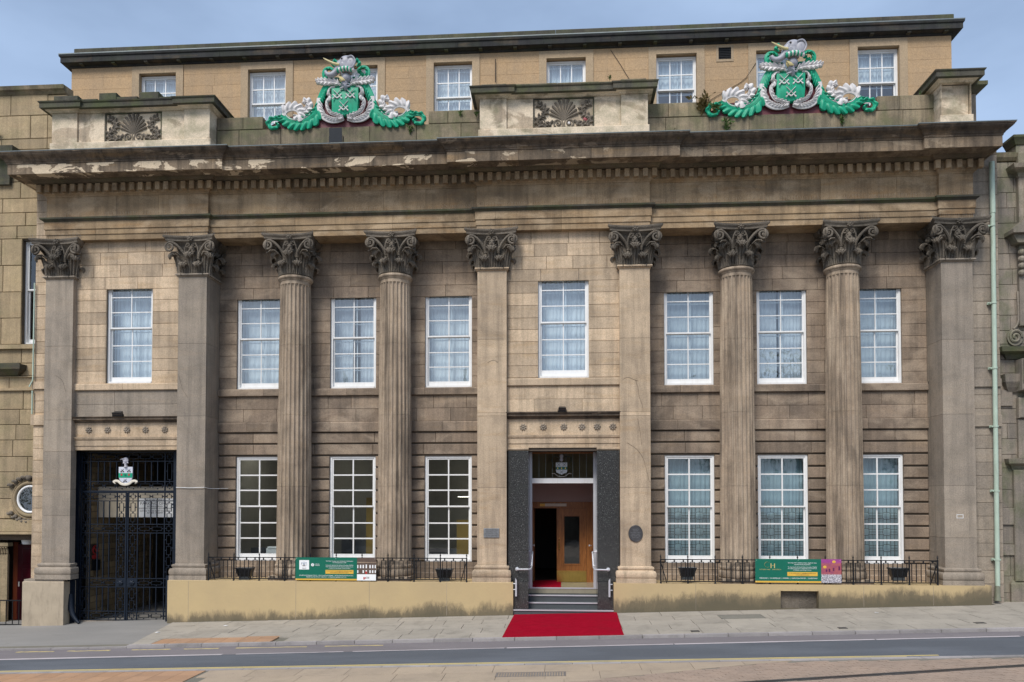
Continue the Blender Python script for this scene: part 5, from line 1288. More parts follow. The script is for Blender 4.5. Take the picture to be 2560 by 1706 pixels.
def make_crest():
    root = empty('heraldic_crest', (0, 0, 0))
    # maroon backing board
    half = [(0, .0), (2.17, .0), (2.12, .10), (1.95, .20), (1.55, .34), (1.30, .36), (1.02, .42), (.80, .74), (.62, 1.05), (.52, 1.12), (.30, 1.10), (.1, 1.15)]
    poly = half + [(-x, z) for x, z in half[::-1] if x > 0]
    bake(lambda m: m.prism(poly, .0, .07), CRED, 'backing_board', root, False)
    def shield(m):
        outl = [(-.39, 1.02), (-.375, .56), (-.375, .36), (-.03, .255), (.34, .36), (.36, .56), (.37, 1.02)]
        outl = outl[::1]
        n = len(outl); cx, cz = -.01, .66
        rings = [(1.0, 0.0), (1.0, -.12), (.97, -.145), (.90, -.15), (.5, -.19), (.02, -.20)]
        for s_, y in rings: m.v += [(cx + (x - cx) * s_, y, cz + (z - cz) * s_) for x, z in outl]
        for l in range(len(rings) - 1):
            for k in range(n): k2 = (k + 1) % n; m.f.append((l * n + k, l * n + k2, (l + 1) * n + k2, (l + 1) * n + k))
    sh_ = bake(shield, GREEN, 'shield', root, 25)
    for cx, cz in ((-.20, .82), (.155, .83), (-.025, .49)):
        def swords(m, cx=cx, cz=cz):
            for s in (-1, 1):
                t = Vector((-s * .68, 0, .73)); n_ = Vector((t.z, 0, -t.x)); c = Vector((cx, -.205, cz))
                tip, hl = c + t * .19, c - t * .09
                m.tube([hl, c + t * .15, tip], [.017, .016, .003], 6, .6); m.tube([hl - n_ * .062, hl + n_ * .062], .016, 6)
                m.tube([hl, c - t * .16], .014, 6); m.ell(c - t * .175, .024, .024, .024, 8, 6)
                for q in (-1, 1): m.ell(hl + n_ * .062 * q, .021, .021, .021, 8, 5)
        o = bake(swords, CWHITE, 'crossed_swords', root); o.parent = sh_; o.location = Vector(o.location) - sh_.location
    def helm(m):
        m.ell((.03, -.16, 1.27), .14, .12, .135, 16, 12); m.tube([(-.01, -.15, 1.20), (.0, -.15, 1.10), (.02, -.15, 1.05)], [.10, .085, .11], 12)
        m.tube([(.02, -.15, 1.07), (-.03, -.17, 1.0), (-.05, -.18, .985)], [.10, .16, .165], 12, .7)
        m.tube([(-.13, -.19, .97), (.0, -.23, .99), (.14, -.19, 1.03)], [.02, .03, .02], 6)
    hm = bake(helm, CGREY, 'helmet', root, 60)
    def vis(m):
        for k in range(6): m.tube(spline([(-.145 + .02 * k, -.19 - .006 * k, 1.33 - .012 * k), (-.12 + .02 * k, -.27, 1.24 - .01 * k), (-.06 + .018 * k, -.26, 1.15)], 6), .014, 6)
        m.ell((-.07, -.19, 1.24), .085, .06, .095, 10, 8)
    bake(vis, CCREAM, 'visor', root)
    def torse(m, par=0):
        for k in range(10):
            if k % 2 != par: continue
            x0 = -.16 + .045 * k; m.tube([(x0 - .012, -.29 - .02 * sin(pi * k / 9), 1.40 + .035 * sin(pi * k / 9)), (x0 + .034, -.29 - .02 * sin(pi * k / 9), 1.425 + .035 * sin(pi * k / 9))], [.066, .066], 8)
            m.ell((x0 + .01, -.295 - .02 * sin(pi * k / 9), 1.412 + .035 * sin(pi * k / 9)), .045, .068, .068, 8, 6)
    bake(lambda m: torse(m, 0), GREEN, 'wreath', root); bake(lambda m: torse(m, 1), CWHITE, 'wreath', root)
    def head(m):
        m.ell((.045, -.17, 1.68), .215, .15, .19, 18, 14); m.ell((-.02, -.17, 1.60), .17, .14, .16, 16, 12); m.tube([(.07, -.16, 1.62), (.06, -.16, 1.5), (.05, -.16, 1.42)], [.17, .155, .15], 14)
        m.ell((-.045, -.285, 1.745), .045, .03, .025, 8, 6)
        # trunk: down, forward and curled up at the tip
        m.tube(spline([(-.10, -.19, 1.66, 0), (-.17, -.21, 1.53, 0), (-.24, -.22, 1.41, 0), (-.36, -.23, 1.335, 0), (-.47, -.23, 1.355, 0), (-.525, -.23, 1.44, 0)], 22) and [p[:3] for p in spline([(-.10, -.19, 1.66), (-.17, -.21, 1.53), (-.24, -.22, 1.41), (-.36, -.23, 1.335), (-.47, -.23, 1.355), (-.525, -.23, 1.44)], 22)], [.115 - .075 * i / 22 for i in range(23)], 10)
        for k in range(4): m.tube([(-.06 + .03 * k, -.30 + .008 * k, 1.62 - .03 * k), (.02 + .03 * k, -.30, 1.55 - .03 * k)], .012, 5)
    bake(head, CGREY, 'elephant_head', root, 60)
    def ear(m):
        c = Vector((.165, -.27, 1.62)); 
        for i in range(7): m.tube([(.10 + .022 * i, -.29 + .012 * abs(i - 2), 1.76 - .012 * abs(i - 2)), (.11 + .028 * i, -.335 + .016 * abs(i - 3), 1.63), (.13 + .022 * i, -.29, 1.50 + .02 * abs(i - 3))], [.024, .03, .02], 6)
        m.ell((.20, -.32, 1.60), .12, .035, .17, 12, 8, Matrix.Rotation(.35, 3, 'Y')); m.tube(spline([(.10, -.34, 1.74), (.24, -.36, 1.76), (.33, -.35, 1.62), (.25, -.36, 1.45), (.16, -.35, 1.46)], 14), .022, 6)
    bake(ear, CGREY, 'elephant_ear', root)
    bake(lambda m: m.ell((-.06, -.315, 1.735), .026, .02, .02, 8, 6), INKDARK, 'eye', root)
    bake(lambda m: m.tube(spline([(-.13, -.28, 1.575), (-.25, -.32, 1.585), (-.40, -.34, 1.65), (-.555, -.34, 1.745)], 12), [.044, .045, .043, .041, .039, .036, .033, .030, .027, .023, .018, .012, .004], 9), CCREAM, 'tusk', root, 60)
    # green mantling scrolls beside the head
    for mr in (lambda p: p, mir):
        side = 1 if mr is mir else -1
        sgn = 1 if mr([(0, 0)])[0][0] == 0 else -1
        def mant(m):
            frond(m, mr([(1065, 375), (960, 360), (880, 330), (850, 260), (870, 200), (930, 180), (985, 215), (975, 255), (940, 250)]), .05, .02, 9, sgn * 1, .07, -.06, 3)
            frond(m, mr([(960, 350), (1010, 330), (1050, 330), (1060, 350)]), .03, .012, 5, sgn * 1, .06, -.09, 2)
            frond(m, mr([(1005, 170), (985, 130), (1010, 105), (1030, 125)]), .03, .012, 3, -sgn, .05, -.05, 2)
            frond(m, mr([(890, 300), (930, 300), (950, 340)]), .03, .01, 4, -sgn, .05, -.05, 1)
        bake(mant, GREEN, 'mantling_scroll', root)
        bake(lambda m: frond(m, mr([(1085, 430), (1010, 395), (900, 385), (800, 375), (770, 385)]), .03, .012, 8, 0, .085, -.12, 2), CWHITE, 'white_plume', root)
        def long_(m):
            frond(m, mr([(1090, 435), (1000, 410), (900, 430), (850, 500), (810, 590), (770, 700), (720, 800), (600, 875), (450, 885), (350, 835), (300, 770)]), .072, .045, 0, 1, .08, -.06, 5)
            frond(m, mr([(790, 690), (730, 820), (600, 885), (450, 890), (330, 835), (270, 790)]), .03, .02, 10, -sgn, .185, -.045, 2)
            frond(m, mr([(800, 620), (760, 720), (690, 800), (590, 850), (470, 860)]), .02, .012, 6, sgn, .07, -.05, 1)
            frond(m, mr([(900, 430), (850, 500), (810, 590), (790, 640)]), .03, .02, 6, -sgn, .11, -.07, 2)
            frond(m, mr([(290, 860), (220, 840), (150, 850), (115, 900), (150, 950), (215, 945), (235, 915), (205, 905)]), .04, .018, 7, sgn, .05, -.06, 3)
        bake(long_, GREEN, 'long_scroll', root)
        def inner(m):
            frond(m, mr([(800, 590), (790, 700), (830, 820), (920, 890), (1030, 905), (1125, 880)]), .056, .022, 12, -sgn, .11, -.075, 4)
            frond(m, mr([(1010, 445), (950, 460), (915, 520), (930, 580), (895, 640), (900, 720), (950, 800), (1030, 830), (1095, 855), (1080, 880), (1050, 865)]), .028, .018, 16, -sgn, .06, -.10, 2)
            frond(m, mr([(940, 480), (910, 520), (900, 555)]), .02, .01, 5, -sgn, .07, -.10, 1)
        bake(inner, CWHITE, 'white_scroll', root)
        def leafs(m):
            frond(m, mr([(310, 800), (350, 745), (430, 720), (500, 745), (525, 800), (505, 820), (485, 800)]), .045, .02, 9, -sgn, .15, -.07, 3)
            frond(m, mr([(560, 770), (610, 745), (650, 700), (645, 640), (605, 620), (590, 650)]), .03, .02, 6, 0, .085, -.06, 2)
            frond(m, mr([(330, 780), (400, 850), (500, 865), (620, 840), (700, 760)]), .018, .014, 0, 1, .05, -.09, 1)
        bake(leafs, CWHITE, 'white_acanthus', root)
    return root
GRP = 'painted elephant crests on the parapet'
cr1 = make_crest(); cr1.location = (-5.865, PY + .02, 13.142)
tag(cr1, 'green and white elephant crest on the parapet right behind the black floodlight', 'crest', GRP)
cr2 = copy_tree(cr1, None); cr2.location = (6.03, PY + .02, 13.112)
cr2['label'] = 'green and white elephant crest on the parapet beside the attic louvre vent'

# ---------------------------------------------------------------- gate
GY = .47
def gx(x): return -13.523 + (x - 56) * .001685
def gz(y): return 4.271 - (y - 65) * .001629
def hz(y): return 2.045 - y * .001772
def hx(x): return gx(x * 6.819 / 6.27)
gate = empty('iron_gate', (-12.05, GY, -.35), 'tall navy iron gate of squared lattice bars across the passage', 'gate')
def bar(parent, x0, z0, x1, z1, w_=.014, d=.016, name='bar', y=GY):
    if abs(x1 - x0) < 1e-6: m = MB().box(x0 - w_, x0 + w_, y - d, y + d, min(z0, z1), max(z0, z1))
    else: m = MB().box(min(x0, x1), max(x0, x1), y - d + .001, y + d - .001, z0 - w_, z0 + w_)
    return m.obj(name, NAVY, parent)
def link_box(parent, x0, x1, z0, z1, t=.010, knobs=True, y=GY):
    """small rectangle held by ball studs"""
    m = MB(); d = .012
    m.box(x0, x0 + t * 1.3, y - d, y + d, z0, z1); m.box(x1 - t * 1.3, x1, y - d, y + d, z0, z1); m.box(x0 + t * 1.3, x1 - t * 1.3, y - d, y + d, z0, z0 + t); m.box(x0 + t * 1.3, x1 - t * 1.3, y - d, y + d, z1 - t, z1)
    if knobs:
        for x, z in ((x0 - .022, (z0 + z1) / 2), (x1 + .022, (z0 + z1) / 2), ((x0 + x1) / 2, z0 - .022), ((x0 + x1) / 2, z1 + .022)): m.ell((x, y, z), .021, .021, .018, 8, 5)
    return m.obj('lattice_link', NAVY, parent)
ov = MB().box(gx(150), gx(1740), GY - .025, GY + .025, gz(745) - .02, gz(735) + .012).obj('overthrow', NAVY, gate)
bar(ov, gx(150), gz(78), gx(1740), gz(78), .014); bar(ov, gx(150), gz(230), gx(1740), gz(230), .012); bar(ov, gx(150), gz(575), gx(1740), gz(575), .012)
for x in (160, 310, 1580, 1740): bar(ov, gx(x), gz(740), gx(x), gz(70), .015)
for x in (440, 545, 645, 755, 850, 1040, 1120, 1245, 1350, 1455): bar(ov, gx(x), gz(575), gx(x), gz(230), .011)
cells = ((355, 525), (560, 735), (770, 930), (965, 1125), (1160, 1330), (1370, 1540))
for a, b in cells: link_box(ov, gx(a), gx(b), gz(188), gz(118)); link_box(ov, gx(a), gx(b), gz(685), gz(612))
for a, b in ((195, 272), (1620, 1700)):
    link_box(ov, gx(a), gx(b), gz(193), gz(117)); link_box(ov, gx(a), gx(b), gz(542), gz(262)); link_box(ov, gx(a), gx(b), gz(685), gz(612))
for sd, (s0, s1, e0, e1) in enumerate(((160, 928, 310, 770), (962, 1735, 1125, 1580))):
    lf = MB().box(gx(s0) - .016, gx(s0) + .016, GY - .02, GY + .02, hz(1385), gz(760)).obj('gate_leaf', NAVY, gate)
    bar(lf, gx(s1), hz(1385), gx(s1), gz(760), .022 if sd == 0 else .016, .02)
    for x in (e0, e1): bar(lf, gx(x), hz(1385), gx(x), gz(765), .014)
    for z in (gz(765), gz(905), gz(1302), gz(1450), hz(725), hz(860), hz(1237), hz(1375)): bar(lf, gx(s0), z, gx(s1), z, .012)
    inner = [440, 540, 640] if sd == 0 else [1240, 1345, 1450]
    for x in inner:
        bar(lf, gx(x), gz(905), gx(x), gz(1302), .011); bar(lf, gx(x), hz(15), gx(x), hz(725), .011); bar(lf, gx(x), hz(865), gx(x), hz(1235), .011)
        MB().ell((gx(x), GY, hz(190)), .03, .022, .014, 8, 5).obj('collar', NAVY, lf)
    ca2, cb2 = ((355, 525), (560, 735)) if sd == 0 else ((1160, 1330), (1370, 1540))
    for a, b in (ca2, cb2):
        link_box(lf, gx(a), gx(b), gz(860), gz(800)); link_box(lf, gx(a), gx(b), gz(1410), gz(1345)); link_box(lf, gx(a), gx(b), hz(825), hz(765)); link_box(lf, gx(a), gx(b), hz(1338), hz(1275))
    for a, b in (((195, 272), (805, 885)) if sd == 0 else ((1000, 1080), (1615, 1695))):
        for z0, z1 in ((gz(862), gz(800)), (gz(1085), gz(940)), (gz(1262), gz(1118)), (gz(1410), gz(1340)), (hz(188), hz(55)), (hz(355), hz(222)), (hz(523), hz(390)), (hz(692), hz(555)), (hz(1033), hz(900)), (hz(1203), hz(1068)), (hz(1338), hz(1275))):
            link_box(lf, gx(a), gx(b), z0, z1)
    MB().box(gx(e1 if sd == 0 else s0) + .01, gx(s1 if sd == 0 else e0) - .01, GY - .018, GY + .018, hz(860), hz(728)).obj('lock_plate', NAVY, lf)
    xm = (gx(e1 if sd == 0 else s0) + gx(s1 if sd == 0 else e0)) / 2
    MB().lathe([(.0, 0), (.05, .012), (.066, .03), (.05, .05), (.07, .06)], 0, 0, 12).mesh
    rose = MB(); rose.ell((xm, GY - .03, hz(795)), .07, .035, .06, 10, 6)
    for k in range(6): rose.ell((xm + .055 * cos(k * pi / 3), GY - .035, hz(795) + .05 * sin(k * pi / 3)), .026, .02, .024, 7, 5)
    rose.obj('lock_rosette', NAVY, lf)
for x, nm in ((gx(95), 1), (gx(1765), 2)):
    p = MB().box(x - .05, x + .05, GY - .05, GY + .05, -.4, 4.28).obj('gate_post', NAVY, gate)
    for z in (gz(965), hz(250), hz(1150)): MB().box(x - .075, x + .085, GY - .06, GY + .03, z - .03, z + .03).obj('hinge', NAVY, p)
# flared guard plates at the feet of the posts
MB().sweep([(-13.60, .35), (-13.60, .10), (-13.46, .10), (-13.42, .35)], [(0, -.75), (0, .84), (-.05, .84), (-.05, -.75)]).obj('guard_post', NAVY, gate)
MB().sweep([(-10.74, .35), (-10.74, .16), (-10.56, .16), (-10.56, .35)], [(0, -.60), (0, .87), (-.05, .87), (-.05, -.60)]).obj('guard_post', NAVY, gate)
MB().tube(spline([(-13.45, .2, .35), (-13.40, .15, .0), (-13.28, .1, -.25), (-13.1, .05, -.42)], 8), [.07, .075, .08, .08, .07, .06, .05, .04, .03], 10).obj('wheel_guard', NAVY, gate, 60)
MB().box(gx(160), gx(1740), GY - .03, GY + .05, -.56, hz(1385)).obj('threshold', S_GREY, gate)
# enamelled arms on the gate: elephant, shield, band, ribbon
def ax(x): return gx(820 + (x - 640) * .4348)
def az(y): return gz(325 + (y - 595) * .4348)
sh_ = MB().prism([(ax(640), az(600)), (ax(640), az(1000)), (ax(680), az(1110)), (ax(760), az(1190)), (ax(910), az(1245)), (ax(1060), az(1190)), (ax(1140), az(1110)), (ax(1180), az(1000)), (ax(1180), az(600))], GY - .09, GY - .06).obj('enamel_shield', paint('enamel_white', (.62, .64, .72), .3, .05), gate)
MB().box(ax(642), ax(1178), GY - .096, GY - .091, az(1022), az(842)).obj('green_band', GREEN, sh_)
m = MB()
for x in (760, 1045): m.ell((ax(x), GY - .099, az(905)), .028, .006, .032, 8, 5)
m.obj('rose_charge', INKRED, sh_)
MB().ell((ax(905), GY - .099, az(915)), .036, .006, .030, 8, 5).obj('centre_charge', BANGREEN, sh_)
for cx, cy in ((780, 755), (1040, 755), (895, 1140)):
    m = MB()
    for s in (-1, 1): m.tube([(ax(cx - 70 * s), GY - .096, az(cy + 45)), (ax(cx + 60 * s), GY - .096, az(cy - 75))], [.013, .004], 5, .5); m.tube([(ax(cx - 62 * s), GY - .097, az(cy + 8)), (ax(cx - 18 * s), GY - .097, az(cy + 45))], .008, 5)
    m.obj('crossed_swords', INKDARK, sh_)
m = MB(); m.ell((ax(890), GY - .075, az(340)), .085, .03, .085, 14, 10); m.tube([(ax(840), GY - .075, az(300)), (ax(760), GY - .08, az(290)), (ax(670), GY - .08, az(320))], [.045, .03, .006], 8, .6); m.tube([(ax(900), GY - .075, az(390)), (ax(905), GY - .075, az(450)), (ax(905), GY - .075, az(540))], [.07, .05, .055], 10, .6)
m.tube([(ax(800), GY - .08, az(445)), (ax(1005), GY - .08, az(435))], .018, 8); m.tube([(ax(905), GY - .075, az(545)), (ax(915), GY - .075, az(600))], [.05, .085], 10, .6)
m.obj('elephant_head', paint('enamel_grey_white', (.55, .54, .60), .35, .1), sh_)
m = MB(); m.tube(spline([(ax(440), GY - .10, az(1200)), (ax(520), GY - .10, az(1150)), (ax(640), GY - .105, az(1165)), (ax(750), GY - .11, az(1255)), (ax(900), GY - .11, az(1290)), (ax(1070), GY - .11, az(1255)), (ax(1180), GY - .105, az(1165)), (ax(1290), GY - .10, az(1150)), (ax(1370), GY - .10, az(1200))], 28), .036, 8, .3, up=Vector((0, 1, 0)))
for s in (440, 1370): m.tube([(ax(s), GY - .09, az(1200)), (ax(s + (80 if s < 900 else -80)), GY - .085, az(1260))], [.036, .03], 8, .4)
m.obj('motto_ribbon', paint('enamel_cream', (.72, .66, .55), .35, .05), sh_)
# passage behind the gate
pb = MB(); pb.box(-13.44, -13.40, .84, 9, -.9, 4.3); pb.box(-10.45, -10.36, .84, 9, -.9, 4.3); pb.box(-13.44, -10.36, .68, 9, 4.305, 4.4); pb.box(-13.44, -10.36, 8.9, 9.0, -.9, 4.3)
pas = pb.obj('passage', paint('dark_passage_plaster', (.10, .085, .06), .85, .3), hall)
lin = MB().box(-13.36, -10.46, 1.25, 1.5, 2.43, 3.31).obj('passage_beam', CREAMWALL, hall)
r = random.Random(5)
bw = MB().box(-13.43, -13.395, .86, 4.3, -.8, 4.29).obj('passage_wall', MORTAR, hall)
z = -.55; row = 0
while z < 4.2:
    h = .185; y = .87 - r.uniform(0, .3)
    while y < 4.25:
        l = r.uniform(.30, .46); a, b = max(y, .87), min(y + l, 4.28)
        if b - a > .06: MB().box(-13.42, -13.375 + r.uniform(0, .012), a + .008, b - .008, z + .008, min(z + h, 4.29) - .008).obj('stone_brick', PBRICK, bw)
        y += l
    z += h
MB().box(-13.40, -10.45, .7, 9, -.9, -.47).obj('passage_floor', ASPHG, hall)
sg = empty('parking_sign', (-11.64, 1.24, 2.44), 'white parking notice with black letters fixed to the beam behind the gate', 'sign')
MB().box(-12.17, -11.10, 1.228, 1.248, 2.435, 2.975).obj('board', INKWHITE, sg)
for t, s, zz, wd in (('AUTHORISED', .095, 2.925, .60), ('PARKING ONLY', .11, 2.825, .88), ('REVERSE AND', .055, 2.742, .46), ('KEEP TO MARKED POSITIONS', .055, 2.685, .95), ('GATES TO BE KEPT CLOSED', .055, 2.612, .90), ('AFTER 7.00PM', .055, 2.555, .48)):
    lettering(t, s, sg, INKDARK, -11.65, 1.2265, zz, 'CENTER', wd)
ns = empty('no_parking_sign', (-13.36, 1.1, 1.2), 'small red ringed sign above a dark box on the passage wall', 'sign')
m = MB(); m.tube([(-13.325, 1.10 + .12 * cos(2 * pi * k / 20), 1.50 + .12 * sin(2 * pi * k / 20)) for k in range(21)], .018, 5); m.tube([(-13.325, 1.02, 1.58), (-13.325, 1.18, 1.42)], .016, 5); m.obj('red_ring', INKRED, ns)
MB().box(-13.355, -13.335, .94, 1.26, 1.24, 1.66).obj('plate', INKDARK, ns); MB().box(-13.334, -13.322, .96, 1.24, 1.25, 1.36).obj('red_plate', INKRED, ns); MB().box(-13.36, -13.26, .96, 1.24, .92, 1.22).obj('box', PLASTIC, ns)

# ---------------------------------------------------------------- railings, planters, banners
RY = -.105
def railing(xs, label):
    e = empty('railing', (sum(xs) / len(xs), RY, .78), label, 'railing', 'black iron railings on the plinths')
    base, ztop = .785, 1.40
    for i, x in enumerate(xs):
        m = MB().box(x - .016, x + .016, RY - .016, RY + .016, base - .02, ztop + .02)
        m.tube([(x, RY, ztop + .02), (x, RY, ztop + .045), (x, RY, ztop + .06), (x, RY, ztop + .14)], [.010, .010, .022, .001], 8)
        m.tube([(x, RY, base - .01), (x, RY, base + .035)], [.032, .02], 8)
        m.obj('post', IRON, e)
    MB().box(xs[0], xs[-1], RY - .010, RY + .010, ztop - .012, ztop + .012).obj('top_rail', IRON, e)
    MB().box(xs[0], xs[-1], RY - .010, RY + .010, base + .045, base + .07).obj('bottom_rail', IRON, e)
    for a, b in zip(xs, xs[1:]):
        st = (b - a) / 3
        for k in range(3):
            c = a + st * (k + .5); hw = .056; m = MB(); t = .0095; za, zb = base + .075, ztop - .06
            m.box(c - hw - t, c - hw + t, RY - .007, RY + .007, za, zb); m.box(c + hw - t, c + hw + t, RY - .007, RY + .007, za, zb)
            m.box(c - hw + t, c + hw - t, RY - .006, RY + .006, zb - .012, zb); m.box(c - hw + t, c + hw - t, RY - .006, RY + .006, za + .03, za + .042)
            m.box(c - .016, c + .016, RY - .009, RY + .009, zb, ztop - .012)
            m.obj('baluster', IRON, e)
    for x, s in ((xs[0], 1), (xs[-1], -1)):
        MB().tube([(x, RY, ztop - .02), (x + s * .02, RY + .30, ztop - .05)], .010, 6).obj('return_rail', IRON, e)
        MB().tube([(x + s * .0, RY, ztop - .06), (x + s * .16, RY + .05, base + .01)], .013, 6).obj('stay', IRON, e)
    return e
railing([-9.42 + .694 * i for i in range(11)], 'black iron railing with spear tops on the plinth between gate and doorway')
railing([2.54 + .6885 * i for i in range(11)], 'black iron railing with spear tops on the plinth above the vent opening')
for cx, zb, lb in ((-8.52, .785, 'black trough planter behind the railing beside the gate pilaster'), (-3.10, .785, 'black trough planter behind the railing beside the small metal plaque'), (3.25, .86, 'black trough planter behind the railing next to the oval plaque'), (8.56, .88, 'black trough planter behind the railing far right of the party banner')):
    e = empty('trough_planter', (cx, .14, zb), lb, 'planter', 'black planters behind the railings')
    m = MB()
    for k in range(4):
        pass
    w0, w1, d0, d1, z0, z1 = .17, .215, .09, .12, zb + .09, zb + .29
    m.add([(cx - w0, .14 - d0, z0), (cx + w0, .14 - d0, z0), (cx + w0, .14 + d0, z0), (cx - w0, .14 + d0, z0), (cx - w1, .14 - d1, z1), (cx + w1, .14 - d1, z1), (cx + w1, .14 + d1, z1), (cx - w1, .14 + d1, z1)], [(0, 1, 5, 4), (1, 2, 6, 5), (2, 3, 7, 6), (3, 0, 4, 7), (3, 2, 1, 0)])
    m.obj('trough', PLASTIC, e)
    m = MB().box(cx - w1 - .012, cx + w1 + .012, .14 - d1 - .012, .14 + d1 + .012, z1, z1 + .03); m.obj('rim', PLASTIC, e)
    m = MB()
    for k in range(9):
        t = -1 + 2 * (k + .5) / 9; m.tube([(cx + t * w1 * .95, .14 - d1 - .004, z1 - .01), (cx + t * w0 * .95, .14 - d0 - .006, z0 + .01)], .012, 6)
    m.obj('ribbing', PLASTIC, e)
    m = MB().box(cx - .14, cx + .14, .06, .22, zb, z0 - .002); m.obj('stand', paint('grey_crate', (.06, .07, .075), .5), e)
    MB().box(cx - w1 + .01, cx + w1 - .01, .14 - d1 + .01, .14 + d1 - .01, z1 + .005, z1 + .018).obj('soil', paint('dry_soil', (.05, .035, .022), .95, .4, scale=20), e)
BY = RY - .045
def banner(x0, x1, xs, z0, z1, label):
    e = empty('banner', ((x0 + x1) / 2, BY, z0), label, 'banner', 'green banners tied to the railings')
    MB().box(x0, xs, BY - .006, BY + .006, z0 + .042, z1).obj('green_panel', BANGREEN, e)
    MB().box(x0, xs, BY - .006, BY + .006, z0, z0 + .040).obj('gold_stripe', BANGOLD, e)
    m = MB()
    for x in (x0 + .03, (x0 + x1) / 2, x1 - .03):
        for z in (z0 + .03, z1 - .03): m.tube([(x, BY - .009, z), (x, BY + .05, z)], .006, 5)
    m.obj('cable_tie', INKWHITE, e)
    return e
x0, xs, x1, z0, z1 = -7.03, -5.378, -4.872, .812, 1.412
b1 = banner(x0, x1, xs, z0, z1, 'green banner with white crest square and a photo of the hall front')
s_ = (x1 - x0) / 2145.0
bx = lambda p: x0 + (p - 100) * s_
bz = lambda p: z1 - (p - 155) * s_
YF = BY - .0085
MB().box(bx(203), bx(465), BY - .009, BY - .006, bz(472), bz(228)).obj('crest_square', INKWHITE, b1)
m = MB(); m.tube([(bx(330), YF - .002, bz(262)), (bx(330), YF - .002, bz(330))], .012, 5, .3)
for s in (-1, 1): m.tube(spline([(bx(330 + s * 20), YF - .002, bz(305)), (bx(330 + s * 60), YF - .002, bz(290)), (bx(330 + s * 75), YF - .002, bz(330)), (bx(330 + s * 60), YF - .002, bz(370))], 8), [.010] * 5 + [.007] * 4, 5, .3)
m.tube([(bx(300), YF - .002, bz(330)), (bx(360), YF - .002, bz(330))], .016, 5, .3); m.obj('printed_arms', INKBLUE, b1)
m = MB().box(bx(290), bx(370), YF - .003, YF - .001, bz(385), bz(365)); m.tube([(bx(275), YF - .002, bz(432)), (bx(330), YF - .002, bz(440)), (bx(390), YF - .002, bz(432))], .009, 5, .3); m.obj('printed_band', INKDARK, b1)
m = MB(); m.lathe([(.0, 0), (.042, 0), (.042, .003), (0, .003)], 0, 0, 20); m.v = [(x + bx(560), YF + .002 - z, -y + bz(350)) for x, y, z in m.v]; m.obj('round_logo', INKWHITE, b1)
m = MB(); m.tube(spline([(bx(590), YF - .002, bz(325)), (bx(550), YF - .002, bz(330)), (bx(560), YF - .002, bz(352)), (bx(575), YF - .002, bz(372)), (bx(535), YF - .002, bz(380))], 12), .006, 5, .3); m.obj('logo_curve', BANGREEN, b1)
def T(e, t, px, py, h, w_, mat=INKWHITE, al='CENTER', fx=None, fz=None): lettering(t, h, e, mat, (fx or bx)(px), YF - .0006, (fz or bz)(py), al, w_)
T(b1, 'MADE IN', 625, 332, .034, 110 * s_, al='LEFT'); T(b1, 'SHEFFIELD', 625, 365, .034, 122 * s_, al='LEFT')
T(b1, "The Cutlers' Company was established by a Parliamentary", 1275, 250, .038, 725 * s_); T(b1, 'Act of Incorporation in 1624', 1275, 290, .038, 365 * s_)
T(b1, 'Traditionally maintained the standards and quality of Sheffield', 1275, 357, .033, 735 * s_); T(b1, 'cutlery and steel products and now supports and represents the', 1275, 396, .033, 735 * s_); T(b1, 'manufacturers of all products in South Yorkshire', 1275, 434, .033, 570 * s_)
MB().box(bx(905), bx(1650), BY - .009, BY - .006, bz(580), bz(480)).obj('gold_panel', BANGOLD, b1)
YF2 = YF; YF = BY - .0105
T(b1, 'T: 0114 276 8149  E: admin@cutlers-hallamshire.org.uk', 1275, 508, .030, 690 * s_, INKBROWN); T(b1, 'www.cutlers-hallamshire.org.uk', 1275, 548, .034, 490 * s_, INKBROWN)
YF = YF2
T(b1, 'REPRESENTING MANUFACTURING  |  ENCOURAGING ENTERPRISE  |  PROMOTING EXCELLENCE & SKILLS', 925, 627, .034, 1445 * s_); T(b1, 'PRESERVING THE HISTORIC HERITAGE  |  SUPPORTING BUSINESS GROWTH', 925, 669, .034, 1065 * s_)
pp = MB().box(xs + .002, x1, BY - .006, BY + .006, z0 + .165, z1).obj('printed_photo', INKBROWN, b1)
m = MB()
for i, px in enumerate((1765, 1838, 1910, 1990, 2090, 2160, 2228)):
    k = 14 if i in (0, 6) else 17
    m.box(bx(px - k), min(bx(px + k), x1 - .003), BY - .0085, BY - .006, bz(430), bz(345 if i != 3 else 335))
    if i != 1: m.box(bx(px - k), min(bx(px + k), x1 - .003), BY - .0085, BY - .006, bz(555), bz(482))
m.obj('printed_windows', INKWHITE, pp)
MB().box(xs + .004, x1 - .002, BY - .0082, BY - .006, bz(285), bz(272)).obj('printed_cornice', S_PALE, pp); MB().box(bx(1968), bx(2010), BY - .0095, BY - .0086, bz(580), bz(515)).obj('printed_carpet', INKRED, pp)
MB().box(xs + .002, x1, BY - .006, BY + .006, z0, z0 + .163).obj('white_panel', INKWHITE, b1)
m = MB()
for i in range(3):
    for j in range(3):
        if (i + j) != 4: m.box(bx(1912 + i * 24), bx(1932 + i * 24), YF, YF + .002, bz(672 + j * 22 - 8 + 16), bz(672 + j * 22 - 24 + 14))
m.obj('red_logo', INKRED, b1)
T(b1, 'HOUSE', 1990, 665, .026, 80 * s_, INKDARK, 'LEFT'); T(b1, 'OF STEEL', 1990, 692, .026, 80 * s_, INKDARK, 'LEFT')
x0, xs, x1, z0, z1 = 4.915, 6.553, 7.052, .833, 1.430
b2 = banner(x0, x1, xs, z0, z1, 'green banner with gold CH monogram and a pink photo of a party')
s2 = (x1 - x0) / 2110.0; cx_ = lambda p: x0 + (p - 85) * s2; cz_ = lambda p: z1 - (p - 75) * s2
